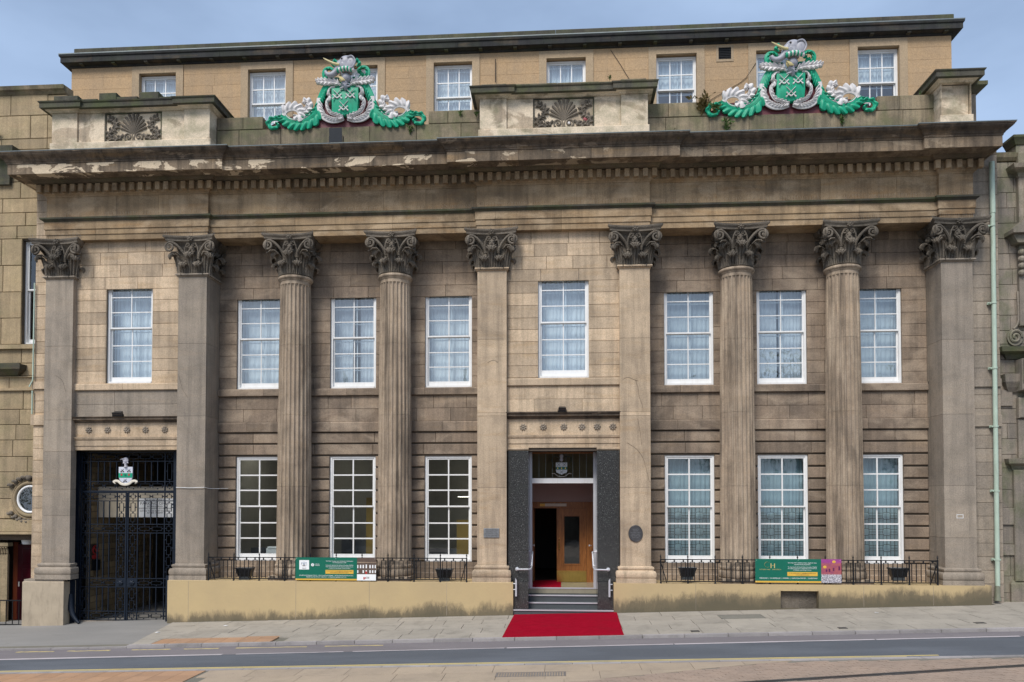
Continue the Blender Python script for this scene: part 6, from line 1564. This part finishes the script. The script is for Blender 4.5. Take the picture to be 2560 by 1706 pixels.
tt = lambda t, px, py, h, w_, mat=INKWHITE: lettering(t, h, b2, mat, cx_(px), YF - .0006, cz_(py), 'CENTER', w_)
GOLDINK = paint('gold_ink', (.62, .50, .20), .35, .1)
m = MB(); m.tube([(cx_(385 + 72 * cos(a)), YF - .001, cz_(215 - 68 * sin(a))) for a in [radians(50 + 260 * k / 24) for k in range(25)]], [.003 + .007 * sin(pi * k / 24) for k in range(25)], 5, .3)
for px in (472, 558): m.box(cx_(px - 10), cx_(px + 10), YF - .002, YF + .001, cz_(303), cz_(185))
m.box(cx_(483), cx_(547), YF - .002, YF + .001, cz_(243), cz_(236)); m.obj('monogram', GOLDINK, b2)
tt("CUTLERS' HALL", 320, 340, .036, 270 * s2, GOLDINK); tt('SHEFFIELD', 610, 340, .036, 210 * s2, GOLDINK)
tt("The Cutlers' Hall in Sheffield provides a magnificent venue", 1238, 170, .038, 705 * s2); tt('steeped in history and grandeur', 1238, 212, .038, 400 * s2)
tt('This impressive Grade II listed building in the heart of Sheffield', 1238, 275, .033, 710 * s2); tt('has excellent transport links, complimentary internet Wi-Fi and', 1238, 313, .033, 710 * s2); tt('the flexibility to suit all types of events', 1238, 350, .033, 440 * s2)
MB().box(cx_(872), cx_(1612), BY - .009, BY - .006, cz_(498), cz_(398)).obj('gold_panel', BANGOLD, b2)
YF = BY - .0105
tt('T: 0114 276 8149  E: sales@cutlershall.co.uk', 1240, 430, .032, 650 * s2, INKBROWN); tt('www.cutlershall.co.uk', 1240, 468, .034, 320 * s2, INKBROWN)
YF = YF2
tt('WEDDINGS  |  CONFERENCES  |  DINNERS  |  CHRISTMAS PARTIES  |  EXHIBITIONS', 895, 556, .042, 1425 * s2)
pp = MB().box(xs + .002, x1, BY - .006, BY + .006, z0, z1).obj('printed_photo', PARTY, b2)
m = MB()
for px, py in ((2015, 140), (1790, 270)): m.ell((cx_(px), BY - .006, cz_(py)), .045, .003, .036, 12, 6)
m.obj('printed_chandelier', BANGOLD, pp)
m = MB()
for px, a, b in ((1900, 390, 310), (2000, 370, 290), (2140, 350, 250), (1830, 390, 330)): m.box(cx_(px - 18), cx_(px + 22), BY - .0078, BY - .006, cz_(a), cz_(b))
m.obj('printed_doorway', paint('printed_plum', (.12, .01, .08), .4), pp)

# ---------------------------------------------------------------- door rails, lights, plaques, carpet, pipes
for s, lb in ((-1, 'bent steel handrail on the granite beside the open door leaf'), (1, 'bent steel handrail on the granite beside the closed door leaf')):
    c = .02; e = empty('handrail', (c + s * .9, .3, 1.1), lb, 'handrail', 'bent steel handrails at the entrance')
    MB().tube([(c + s * .84, .62, 1.545), (c + s * .80, .58, 1.53), (c + s * .805, .50, 1.46), (c + s * .815, .36, 1.18), (c + s * .82, .20, 1.13), (c + s * .84, .03, 1.12), (c + s * .90, -.02, 1.118), (c + s * 1.19, -.02, 1.115)], .021, 10).obj('rail', STEEL, e)
    m = MB(); m.tube([(c + s * .90, .62, 1.545), (c + s * .84, .62, 1.545)], .017, 8); m.tube([(c + s * .91, .62, 1.545), (c + s * .895, .62, 1.545)], .05, 12); m.tube([(c + s * .86, .36, 1.19), (c + s * .815, .36, 1.19)], .015, 8)
    m.obj('wall_bracket', STEEL, e)
    MB().tube([(c + s * 1.19, .112, 1.115), (c + s * 1.19, .09, 1.115), (c + s * 1.19, .085, 1.115), (c + s * 1.19, -.02, 1.115)], [.05, .05, .022, .022], 14).obj('flange', STEEL, e)
    e = empty('grab_plate', (c + s * 1.2, -.06, .65), ('flat steel grab plate on brackets at the foot of the left granite pier' if s < 0 else 'flat steel grab plate on brackets at the foot of the right granite pier'), 'handrail', 'flat steel plates at the step ends')
    MB().prism([(c + s * 1.205 - .022, .43), (c + s * 1.205 + .022, .43), (c + s * 1.205 + .022, .84 if s < 0 else .90), (c + s * 1.205 - .022, .90 if s < 0 else .84)], -.16, -.06).obj('plate', STEEL, e)
    m = MB()
    for z in (.60, .75): m.tube([(c + s * 1.21, -.11, z), (c + s * 1.285, -.11, z)], .012, 8)
    m.obj('bracket', STEEL, e)
def flood(loc, w_, h, d, lb, name='floodlight', tilt=.35, back=False):
    e = empty(name, loc, lb, 'floodlight')
    R_ = Matrix.Rotation(tilt, 4, 'X'); x, y, z = loc
    def P(m): m.v = [tuple((R_ @ Vector((p[0], p[1], p[2] - .5 * h))) + Vector((x, y, z + .55 * h + .03))) for p in m.v]; return m
    P(MB().add([(-w_ / 2, -d / 2, 0), (w_ / 2, -d / 2, 0), (w_ / 2 * .8, d / 2, .12 * h), (-w_ / 2 * .8, d / 2, .12 * h), (-w_ / 2, -d / 2, h), (w_ / 2, -d / 2, h), (w_ / 2 * .8, d / 2, h * .88), (-w_ / 2 * .8, d / 2, h * .88)], [(0, 1, 5, 4), (1, 2, 6, 5), (2, 3, 7, 6), (3, 0, 4, 7), (0, 3, 2, 1), (4, 5, 6, 7)])).obj('housing', PLASTIC, e)
    P(MB().box(-w_ / 2 * .7, w_ / 2 * .7, d / 2 + .002, d / 2 + .006, .17 * h, h * .83) if back else MB().box(-w_ / 2 + .03, w_ / 2 - .03, -d / 2 - .006, -d / 2 - .002, .04, h - .04)).obj('lens', INKDARK, e)
    m = MB(); m.box(x - w_ / 2 - .02, x - w_ / 2 - .005, y - .03, y + .03, z, z + .6 * h); m.box(x + w_ / 2 + .005, x + w_ / 2 + .02, y - .03, y + .03, z, z + .6 * h); m.box(x - w_ / 2 - .02, x + w_ / 2 + .02, y - .03, y + .03, z, z + .012)
    m.obj('bracket', IRON, e); return e
flood((-5.86, -.62, 12.215), .34, .36, .14, 'large black floodlight standing on the cornice below the crest', tilt=.12, back=True)
flood((-12.05, .0, 5.20), .26, .10, .14, 'small floodlight on the moulding above the iron gate', tilt=.5)
flood((.02, .0, 5.245), .20, .09, .12, 'small floodlight on the moulding above the front door', tilt=.5)
e = empty('name_plaque', (-1.84, 0, 1.95), 'small rectangular pale metal plaque on the buff pilaster', 'plaque')
MB().bbox(-2.045, -1.635, -.022, -.0015, 1.94, 2.185, .006).obj('plate', ZINC, e)
for i, t in enumerate(("THE CUTLERS' HALL", 'ERECTED 1832', 'THE COMPANY OF CUTLERS', 'IN HALLAMSHIRE')): lettering(t, .036, e, PLAQUE, -1.84, -.0228, 2.14 - i * .05, 'CENTER', .33 - .05 * (i % 2))
m = MB()
for x in (-2.025, -1.655):
    for z in (1.96, 2.165): m.ell((x, -.022, z), .007, .005, .007, 6, 4)
m.obj('screw', CHROME, e)
e = empty('oval_plaque', (1.91, 0, 1.84), 'dark oval bronze plaque on the buff pilaster right of the door', 'plaque')
def disc(m, rx, rz, y0, y1, cx, cz, n=32):
    m.prism([(cx + rx * cos(2 * pi * k / n), cz + rz * sin(2 * pi * k / n)) for k in range(n)], y0, y1)
m = MB(); disc(m, .185, .218, -.025, -.0015, 1.911, 2.06); m.obj('plate', PLAQUE, e)
m = MB(); m.tube([(1.911 + .17 * cos(2 * pi * k / 32), -.027, 2.06 + .203 * sin(2 * pi * k / 32)) for k in range(33)], .006, 5); m.obj('rim', PLAQUE, e)
for i, t in enumerate(('HERE STOOD', 'THE FIRST', "CUTLERS' HALL", 'BUILT 1638', 'AND THE SECOND', 'BUILT 1725')): lettering(t, .034, e, ZINC, 1.911, -.0265, 2.17 - i * .043, 'CENTER', (.15, .14, .25, .20, .24, .16)[i])
m = MB(); a, b, c, d = 9.96, 10.122, 2.468, 2.562
for q in ((a, b, c, c + .01), (a, b, d - .01, d), (a, a + .01, c + .01, d - .01), (b - .01, b, c + .01, d - .01)): m.box(q[0], q[1], -.004, -.001, q[2], q[3])
tag(m.obj('painted_outline', INKWHITE), 'thin white rectangle outline on the grey end pilaster', 'wall mark')
# red carpet over the pavement
m = MB(); nx, ny = 34, 40
for j in range(ny + 1):
    for i in range(nx + 1):
        u, v = i / nx, j / ny; y = -.115 - v * 2.92
        xa, xb = -1.235 - .085 * v, 1.412 - .055 * v; x = xa + (xb - xa) * u
        m.v.append((x, y, ground(x, y) + .016 + .004 * sin(x * 5 + y * 2) * sin(y * 3.1) + .006 * max(0, sin(y * 1.7 + x)) * (u < .04 or u > .96)))
for j in range(ny):
    for i in range(nx): k = j * (nx + 1) + i; m.f.append((k, k + nx + 1, k + nx + 2, k + 1))
n0 = len(m.v); ring = [i for i in range(nx + 1)] + [j * (nx + 1) + nx for j in range(1, ny + 1)] + [ny * (nx + 1) + i for i in range(nx - 1, -1, -1)] + [j * (nx + 1) for j in range(ny - 1, 0, -1)]
m.v += [(m.v[i][0], m.v[i][1], m.v[i][2] - .02) for i in ring]
for k in range(len(ring)): k2 = (k + 1) % len(ring); m.f.append((ring[k], ring[k2], n0 + k2, n0 + k))
tag(m.obj('red_carpet', CARPET, None, 60), 'bright red carpet laid from the entrance steps to the kerb', 'carpet')
# pipes
e = empty('drainpipe', (11.0, .1, .36), 'pale green drainpipe with peeling paint at the right end of the hall', 'drainpipe')
pts = [(11.02, .12, 11.55), (11.03, .12, 10.3)]
MB().tube([(11.03, .13, 11.6), (11.035, .13, 10.27)], .063, 14).obj('pipe', PIPE, e, 50)
MB().tube([(11.03, .13, 10.26), (11.0, .13, .75)], .056, 14).obj('pipe', PIPE, e, 50)
MB().tube([(10.99, .13, .76), (10.985, .12, .50), (10.98, .10, .38)], [.058, .066, .085], 14).obj('shoe', paint('rusty_pipe_foot', (.20, .21, .15), .6, .3, (.08, .05, .03), .6, 6), e, 50)
for z in (9.95, 7.96, 6.29, 4.80, 3.16, 1.42):
    m = MB(); m.tube([(11.015, .13, z - .02), (11.015, .13, z + .02)], .07, 14); m.box(10.90, 11.09, .19, .235, z - .03, z + .03); m.tube([(10.93, .12, z), (10.93, .2, z)], .022, 8); m.obj('clip', PIPE, e)
e = empty('waste_pipe', (-14.6, .15, 0), 'thin pale pipe down the left end of the hall', 'drainpipe')
MB().tube([(-14.585, .14, 8.95), (-14.59, .14, 6.25), (-14.655, .09, 6.05)], .019, 8).obj('pipe', PIPE, e, 50)
MB().tube([(-14.60, .14, 5.95), (-14.60, .14, 5.3)], .02, 8).obj('pipe', PIPE, e, 50)
# cable across the gate pilaster and by the lantern band
MB().tube(spline([(-10.39, -.012, 3.27), (-10.0, -.014, 3.255), (-9.61, -.014, 3.27), (-9.585, .3, 3.24), (-9.3, .78, 3.25)], 16), .007, 5).obj('cable', INKWHITE, hall)
MB().tube(spline([(9.0, .78, 5.99), (9.3, .76, 5.86), (9.6, .76, 5.93), (9.655, .7, 6.05)], 12), .007, 5).obj('cable', PLASTIC, hall)
# ---------------------------------------------------------------- weeds on the stonework
def weed(loc, h, n, mat, lb, seed, spread_=.5):
    r = random.Random(seed); e = empty('weed', loc, lb, 'weed', None)
    st, lv = MB(), MB()
    for k in range(max(3, n // 7)):
        a = r.uniform(0, 2 * pi); q = r.uniform(.2, 1) * spread_; hh = h * r.uniform(.5, 1)
        p = [Vector(loc), Vector(loc) + Vector((cos(a) * q * hh * .5, -abs(sin(a)) * q * hh * .4 - .01, hh * .6)), Vector(loc) + Vector((cos(a) * q * hh, -abs(sin(a)) * q * hh * .7, hh))]
        st.tube(p, [.006, .004, .002], 4)
        for j in range(7):
            u = r.uniform(.25, 1); c = p[0].lerp(p[1], u * 2) if u < .5 else p[1].lerp(p[2], u * 2 - 1)
            d = Vector((r.uniform(-1, 1), r.uniform(-1, .2), r.uniform(-.3, .8))).normalized(); w_ = d.cross(Vector((r.uniform(-1, 1), r.uniform(-1, 1), r.uniform(-1, 1)))).normalized(); L_ = h * r.uniform(.18, .34)
            lv.add([c, c + d * L_ * .5 + w_ * L_ * .22, c + d * L_, c + d * L_ * .5 - w_ * L_ * .22], [(0, 1, 2, 3)])
    st.obj('stem', mat, e); lv.obj('leaves', mat, e)
weed((-2.72, PY - .02, 13.30), .20, 40, LEAF, 'small green weed growing on the parapet left of the middle pedestal', 1)
weed((-4.10, PY - .02, 12.86), .30, 35, LEAF, 'leafy weed in the joint below the right half of the floodlit crest', 2)
weed((1.27, -.30, 13.83), .17, 40, LEAF, 'small bright green weed on top of the middle pedestal', 3)
weed((3.72, PY - .02, 13.12), .55, 120, LEAFO, 'tall rusty green weed beside the tail of the crest next to the vent', 4, .7)
weed((4.05, PY - .05, 13.12), .32, 80, LEAF, 'green weed sprouting under the left tail of the vented crest', 5, .9)
weed((4.35, PY - .02, 12.62), .42, 50, LEAF, 'trailing green weed on the parapet face under the vented crest', 6, .5)
weed((7.35, PY - .02, 12.75), .30, 40, LEAF, 'thin weed in the parapet joint below the right scroll', 7)
weed((9.35, PY + .02, 13.50), .12, 25, LEAF, 'tiny weed on the parapet against the end pedestal', 8)
weed((-2.28, PY - .08, 13.25), .22, 35, LEAF, 'weed in the corner left of the middle pedestal', 9)
weed((2.95, -.80, 12.0), .22, 50, LEAFO, 'mossy weed on the cornice break right of the middle pedestal', 10, .9)

# ---------------------------------------------------------------- neighbour on the left
ln = empty('pale_stone_neighbour', (-17, 3, -.6), 'buff stone neighbour building with a round window and maroon door', 'building')
NX0, NX1, NY = -21.0, -14.62, .60
nw = walled(MB(), NX0, NX1, -1.0, 14.55, NY + .05, NY + .5, [(-15.31, -14.0, 7.36, 10.33), (-16.1, -14.4, -.9, 1.80)]).obj('wall', MORTAR, ln)
rn = random.Random(44)
zn = [2.40, 2.96, 3.28, 3.717, 4.15, 4.62, 5.054, 5.488, 6.03, 6.44, 6.80, 7.34, 8.09, 8.84, 9.60, 10.36, 10.73, 11.11, 11.52, 12.0, 12.45, 12.93, 13.24, 13.91, 14.53]
ashlar(nw, 'ashlar_stone', S_LEFT, lambda a, b: [(-20.98, -15.31)] if (a > 7.3 and b < 10.37) else ([(-20.98, -15.42)] if (a > 2.39 and b < 3.72) else [(-20.98, NX1)]), zn, NY, rnd=rn, lmin=.7, lmax=1.3, gap=.012, ch=.012, proud=.008)
ashlar(nw, 'ashlar_stone', S_LEFT, [(NX1 + .01, -14.06)], [12.3, 12.93, 13.24, 13.91, 14.49], NY, rnd=rn, lmin=.7, lmax=1.3, gap=.012, ch=.012)
MB().box(NX1, -14.07, NY + .05, 4, 12.26, 14.48).obj('party_wall', S_LEFT, nw)
ashlar(nw, 'ashlar_stone', S_LEFT, [(-20.98, -16.1)], [-.8, -.3, .2, .75, 1.3, 1.8], NY, rnd=rn, lmin=.7, lmax=1.3, gap=.012)
MB().box(-15.42, NX1, NY + .0, NY + .05, 2.38, 3.72).obj('window_field', S_LEFT, nw)
MB().box(NX0, NX1 - .002, NY + 1.4, 12, -1, 14.5).obj('body', S_LEFT, ln)
MB().box(NX0, NX1 - .004, NY + .5, NY + 1.4, 10.6, 14.4).obj('upper_body', S_LEFT, ln)
MB().sweep([(NX0, NY), (-14.06, NY)], [(-.3, 14.50), (.02, 14.50), (.08, 14.57), (.13, 14.60), (.16, 14.70), (-.3, 14.74)]).obj('coping', S_PAR, ln)
for z0, z1, o_ in ((7.20, 7.34, .10), (6.40, 6.44, .06), (6.02, 6.10, .07), (2.05, 2.38, .12), (1.97, 2.05, .18), (10.44, 10.46, .01)):
    MB().sweep([(NX0, NY), (NX1, NY)], [(-.05, z0), (o_, z0), (o_, z1 - .02), (-.05, z1 + .01)]).obj('string_stone', S_LEFT, nw)
window('sash_window', -15.31, -13.9, 7.36, 10.33, NY + .16, cols=1, rows=(1, 1), meet=8.92, fw=.10, sill=.11, glass=GLASSD, parent=ln)
MB().box(-15.2, -13.8, NY + .45, NY + .49, 7.3, 10.4).obj('room_dark', paint('unlit_room_dark', (.02, .02, .04), .7), ln)  # dark sheet stands in for the unlit room behind the glass
# round window with carved wreath
cx, cz = -14.93, 2.95
m = MB()
for k in range(24):
    pass
ring = lambda r_, y: [(cx + r_ * cos(2 * pi * k / 40), y, cz + r_ * 1.02 * sin(2 * pi * k / 40)) for k in range(41)]
rw = MB(); rw.tube(ring(.36, NY - .01), .036, 8); rw.obj('round_window', WHITE, ln, 60)
rwo = [o for o in ln.children if o.name.startswith('round_window')][0]
m = MB(); m.tube(ring(.455, NY - .02), .055, 8); m.tube(ring(.54, NY), .035, 8); m.obj('stone_surround', S_LEFT, rwo, 60)
m = MB(); disc(m, .335, .34, NY - .012, NY - .008, cx, cz); m.obj('pane', GLASSD, rwo)
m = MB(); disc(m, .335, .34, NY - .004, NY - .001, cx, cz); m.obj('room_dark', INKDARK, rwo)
m = MB()
for base, sg in ((.48, 1), (-.50, -1)):
    for k in range(9):
        x = cx - .52 + 1.04 * k / 8; z = cz + base * (1 if sg > 0 else 1) + sg * (.10 - .30 * ((x - cx) / .6) ** 2) + (0 if sg > 0 else .02)
        m.tube(spline([(x, NY - .02, z), (x + .05 * (1 if x > cx else -1), NY - .10, z + .06 * sg), (x + .13 * (1 if x > cx else -1), NY - .06, z + .02 * sg)], 6), [.045, .055, .05, .045, .035, .025, .01], 6)
        m.ell((x, NY - .06, z + .05 * sg), .05, .05, .04, 8, 6)
m.ell((cx, NY - .08, cz + .60), .09, .07, .08, 10, 8)
m.obj('carved_wreath', S_PANEL, rwo, 60)
# cornices cut by the frame edge
MB().sweep([(-18, NY), (-15.40, NY), (-15.40, NY + .3)], [(-.05, 6.44), (.10, 6.44), (.28, 6.60), (.30, 6.74), (.05, 6.80), (-.05, 6.80)]).obj('broken_cornice', S_CAP, nw)
MB().sweep([(-18, NY), (-15.75, NY), (-15.75, NY + .3)], [(-.05, 11.9), (.10, 11.9), (.16, 12.55), (.36, 12.62), (.40, 12.88), (.05, 13.0), (-.05, 13.0)]).obj('broken_cornice', S_CAP, nw)
# doorway
MB().box(-16.3, -14.3, NY + .95, NY + 1.0, -1, 1.9).obj('door_back', INKDARK, ln)
dd = MB().box(-15.80, -14.62, NY + .70, NY + .76, -.62, 1.64).obj('door', REDDOOR, ln)
for z0, z1 in ((-.45, .25), (.40, .95), (1.08, 1.52)): MB().bbox(-15.66, -14.75, NY + .685, NY + .70, z0, z1, .012).obj('panel', REDDOOR, dd)
MB().tube([(-15.72, NY + .66, .42), (-15.72, NY + .66, .56)], .02, 6).obj('letter_plate', CHROME, dd)
MB().box(-15.95, -15.81, NY + .72, NY + .80, -.62, 1.7).obj('door_side', paint('orange_wood', (.22, .05, .02), .4), ln)
MB().sweep([(-15.95, NY + .17), (-15.95, NY + .1), (-15.66, NY + .1), (-15.66, NY + .17)], [(0, -.9), (0, 1.40), (-.1, 1.40), (-.1, -.9)]).obj('door_pilaster', S_LEFT, ln)
m = MB(); m.box(-16.03, -15.58, NY + .0, NY + .2, 1.62, 1.72)
for k in range(5): m.tube(spline([(-15.95 + .075 * k, NY + .09, 1.42), (-15.95 + .075 * k, NY + .06, 1.54), (-15.95 + .075 * k, NY + .02, 1.60)], 5), .03, 6)
m.obj('door_capital', S_LEFT, ln)
e = empty('door_light', (-15.25, NY + .35, 1.75), 'round white bulkhead light over the maroon door', 'lamp')
MB().lathe([(.001, 0), (.13, .0), (.15, .03), (.15, .07), (.16, .075), (.16, .10)], -15.25, NY + .35, 18).mesh
m = MB(); m.lathe([(.001, 1.66), (.12, 1.662), (.15, 1.69), (.15, 1.74), (.16, 1.75), (.16, 1.795)], -15.25, NY + .35, 18, cap=True); m.obj('diffuser', INKWHITE, e)
e = empty('bar_fence', (-15.6, .2, -.55), 'low grey bar fence in front of the maroon door', 'railing')
for i in range(13):
    x = -16.9 + i * .185; MB().tube([(x, .12, -.62), (x, .12, .17)], .011, 6).obj('bar', IRON, e)
MB().box(-17.0, -14.66, .105, .135, .155, .185).obj('top_rail', IRON, e); MB().box(-17.0, -14.66, .108, .132, -.50, -.475).obj('bottom_rail', IRON, e)
weed((-16.05, NY - .05, 13.25), .28, 90, LEAF, 'bushy green weed on the wall of the left neighbour', 12, .9)
# wall sign sliver at the frame edge
m = MB(); disc(m, .11, .11, .30, .33, -16.20, .86); tag(m.obj('round_sign', INKWHITE), 'small white round sign on the post by the maroon door', 'sign')

# ---------------------------------------------------------------- neighbour on the right
rb = empty('grey_stone_neighbour', (13.5, 3, 0), 'grey mossy stone neighbour building with carved pilaster and bracketed pediment', 'building')
QY = .40
qw = walled(MB(), 11.24, 18.0, -.2, 11.85, QY + .045, QY + .5, []).obj('wall', MORTAR, rb)
zq = [.1, .55, .98, 1.53, 1.80, 2.30, 2.73, 3.20, 3.75, 4.1, 4.5, 4.9, 5.28, 5.75, 6.2, 6.55, 6.95, 7.3, 7.7, 8.1, 8.5, 8.9, 9.3, 9.7, 10.1, 10.5, 10.9, 11.3, 11.7]
ashlar(qw, 'ashlar_stone', S_RIGHT, [(11.24, 14.5)], zq, QY, rnd=rn, lmin=.5, lmax=1.0, gap=.01)
MB().box(11.26, 18, QY + .5, 12, -.2, 11.8).obj('body', S_RIGHT, rb)
MB().sweep([(11.24, QY), (14.5, QY)], [(-.2, 11.70), (.03, 11.72), (.08, 11.80), (.10, 11.92), (-.2, 11.98)]).obj('coping', S_PAR, rb)
pt = MB().box(11.73, 14.5, QY - .10, QY + .3, 11.9, 12.10).obj('parapet_pier', S_RIGHT, rb)
MB().sweep([(11.73, QY + .3), (11.73, QY - .10), (14.5, QY - .10)], [(-.1, 12.08), (.03, 12.10), (.08, 12.20), (.12, 12.26), (.12, 12.32), (-.1, 12.36)]).obj('cap', S_CAP, pt)
def qpil(x0, z0, z1, pr): return MB().bbox(x0, 14.5, QY - pr, QY + .02, z0, z1, .01).obj('carved_pilaster', S_RIGHT, rb)
qpil(11.77, 11.9 - 1.9, 11.9, .12)
MB().bbox(11.86, 14.5, QY - .15, QY, 10.2, 11.2, .04).obj('sunk_panel', S_RIGHT, rb)
MB().sweep([(11.77, QY + .1), (11.77, QY - .12), (14.5, QY - .12)], [(-.1, 11.25), (.02, 11.25), (.05, 11.35), (.22, 11.42), (.25, 11.52), (-.1, 11.56)]).obj('cornice', S_RIGHT, rb)
m = MB().prism([(11.45, 9.72), (11.45, 9.82), (12.1, 10.35), (14, 10.35), (14, 9.72)], QY - .42, QY).obj('pediment', S_RIGHT, rb)
MB().prism([(11.62, 9.50), (11.52, 9.71), (14, 9.71), (14, 9.50)], QY - .30, QY - .01).obj('pediment_bed', S_RIGHT, rb)
MB().bbox(11.76, 14.5, QY - .10, QY + .02, 7.4, 9.49, .01).obj('window_architrave', S_RIGHT, rb)
m = MB(); sp = [(11.66 + .17 * (1 - .8 * k / 24) * cos(2 * pi * 1.6 * k / 24), QY - .06, 7.12 + .19 * (1 - .8 * k / 24) * sin(2 * pi * 1.6 * k / 24)) for k in range(25)]; m.tube(sp, .035, 6); disc(m, .2, .22, QY - .05, QY, 11.66, 7.12)
m.tube(spline([(11.74, QY - .05, 8.3), (11.75, QY - .05, 7.7), (11.72, QY - .05, 7.45), (11.62, QY - .05, 7.33)], 8), .03, 6)
m.obj('scroll', S_RIGHT, rb)
for k in range(4): m = MB(); m.ell((11.80, QY - .14, 9.3 - .18 * k), .09, .08, .08, 8, 6); m.obj('carved_drop', S_RIGHT, rb)
prof_b = [(6.86, .18), (6.72, .22), (6.66, .12), (6.2, .16), (5.95, .26), (5.80, .20), (5.72, .10)]
MB().sweep([(11.48, QY + .1), (11.48, QY), (14.5, QY)], [(-.1, 6.55), (.05, 6.55), (.12, 6.66), (.26, 6.72), (.28, 6.84), (-.1, 6.88)]).obj('balcony_cornice', S_CAP, rb)
m = MB().bbox(11.66, 12.3, QY - .34, QY, 5.72, 6.52, .03)
for k in range(5): m.tube(spline([(11.70 + .06 * k, QY - .35, 6.5), (11.70 + .06 * k, QY - .40, 6.2), (11.70 + .06 * k, QY - .33, 5.9)], 6), .03, 6)
m.obj('carved_bracket', S_RIGHT, rb)
MB().sweep([(11.52, QY + .1), (11.52, QY), (14.5, QY)], [(-.1, 5.70), (.06, 5.70), (.14, 5.82), (.2, 5.95), (.22, 6.15), (-.1, 6.18)]).obj('moulding', S_RIGHT, rb)
MB().bbox(11.67, 14.5, QY - .16, QY, 5.02, 5.55, .03).obj('carved_block', S_RIGHT, rb)
MB().bbox(11.68, 14.5, QY - .09, QY, 3.98, 5.0, .015).obj('carved_pilaster', S_RIGHT, rb)
MB().sweep([(11.56, QY + .1), (11.56, QY), (14.5, QY)], [(-.1, 3.70), (.02, 3.70), (.06, 3.80), (.18, 3.86), (.2, 3.98), (-.1, 4.0)]).obj('capital_moulding', S_RIGHT, rb)
MB().bbox(11.55, 14.5, QY - .09, QY + .03, .85, 3.70, .02).obj('ground_pilaster', S_RIGHT, rb)
for z0, z1, o_ in ((2.30, 2.72, .05), (1.52, 1.78, .05), (5.35, 5.75, .06)): MB().sweep([(11.24, QY), (11.56, QY)], [(-.05, z0), (o_, z0), (o_, z1), (-.05, z1 + .02)]).obj('string_stone', S_RIGHT, rb)
MB().sweep([(11.50, QY + .1), (11.50, QY - .02), (14.5, QY - .02)], [(-.1, .1), (.06, .1), (.06, .78), (.03, .84), (.0, .88), (-.1, .88)]).obj('base_block', S_RIGHT, rb)
weed((11.35, QY - .03, 6.72), .14, 50, LEAF, 'mossy weed on the ledge of the right neighbour above the pipe clip', 14, 1)

# ---------------------------------------------------------------- across the street, seen only as reflections
ch = empty('stone_church', (-4, -48, -1), 'dark gothic stone church across the street mirrored in the lower windows', 'church')
S_CH = stone('church_stone', (.26, .22, .165), (.19, .16, .12), dirt_amt=.6)
m = MB(); m.box(-30, 8, -52, -42, -2, 9.0); m.obj('aisle', S_CH, ch)
m = MB(); m.add([(-30, -52, 9), (8, -52, 9), (8, -42, 9), (-30, -42, 9), (-30, -47, 12.5), (8, -47, 12.5)], [(3, 2, 5, 4), (1, 0, 4, 5), (0, 3, 4), (2, 1, 5)]); m.obj('roof', LEAD, ch)
for i in range(8):
    x = -28 + i * 5
    b = MB().box(x - .5, x + .5, -42.0, -41.2, -2, 8.5); b.tube([(x, -41.6, 8.5), (x, -41.6, 11.0), (x, -41.6, 14.0)], [.55, .4, .02], 6); b.obj('buttress', S_CH, ch)
for i in range(7):
    x = -25.5 + i * 5; m = MB().prism([(x - 1, 2.5), (x + 1, 2.5), (x + 1, 6), (x, 7.6), (x - 1, 6)], -41.98, -41.9); m.obj('lancet_window', INKDARK, ch)
def tree(x, y, h, seed, lb, low=.28):
    r = random.Random(seed); e = empty('street_tree', (x, y, -.4), lb, 'tree', 'trees across the street')
    t = MB(); t.tube([(x, y, -.6), (x + .1, y, h * .3), (x - .1, y, h * .55), (x, y, h * .9)], [.35, .26, .17, .04], 8); lv = MB()
    tips = []
    for k in range(26):
        z = h * r.uniform(low, .85); a = r.uniform(0, 2 * pi); L_ = h * r.uniform(.15, .32) * (1.1 - abs(z / h - .5))
        p = Vector((x, y, z)); q = p + Vector((cos(a) * L_ * .6, sin(a) * L_ * .6, L_ * .35)); s = p + Vector((cos(a) * L_, sin(a) * L_, L_ * .75))
        t.tube([p, q, s], [.09, .05, .015], 5); tips += [q, s, (q + s) / 2]
    for p in tips:
        for j in range(22):
            c = p + Vector((r.gauss(0, .6), r.gauss(0, .6), r.gauss(0, .5))); d = Vector((r.uniform(-1, 1), r.uniform(-1, 1), r.uniform(-1, 1))).normalized(); w_ = d.cross(Vector((0, .3, 1))).normalized(); L_ = r.uniform(.14, .26)
            lv.add([c - d * L_, c + w_ * L_ * .5, c + d * L_, c - w_ * L_ * .5], [(0, 1, 2, 3)])
    t.obj('trunk', BARK, e); lv.obj('crown', TREELEAF, e)
tree(12.5, -36, 13, 1, 'leafy tree mirrored in the upper windows near the right end'); tree(19, -40, 15, 2, 'taller leafy tree mirrored in the right upper windows'); tree(26, -34, 12, 3, 'leafy tree mirrored in the panes furthest right')
tree(-44, -37, 11, 4, 'leafy tree mirrored in the round window', .12); tree(-50, -44, 13, 5, 'tall leafy tree mirrored behind the first in the round window', .1)
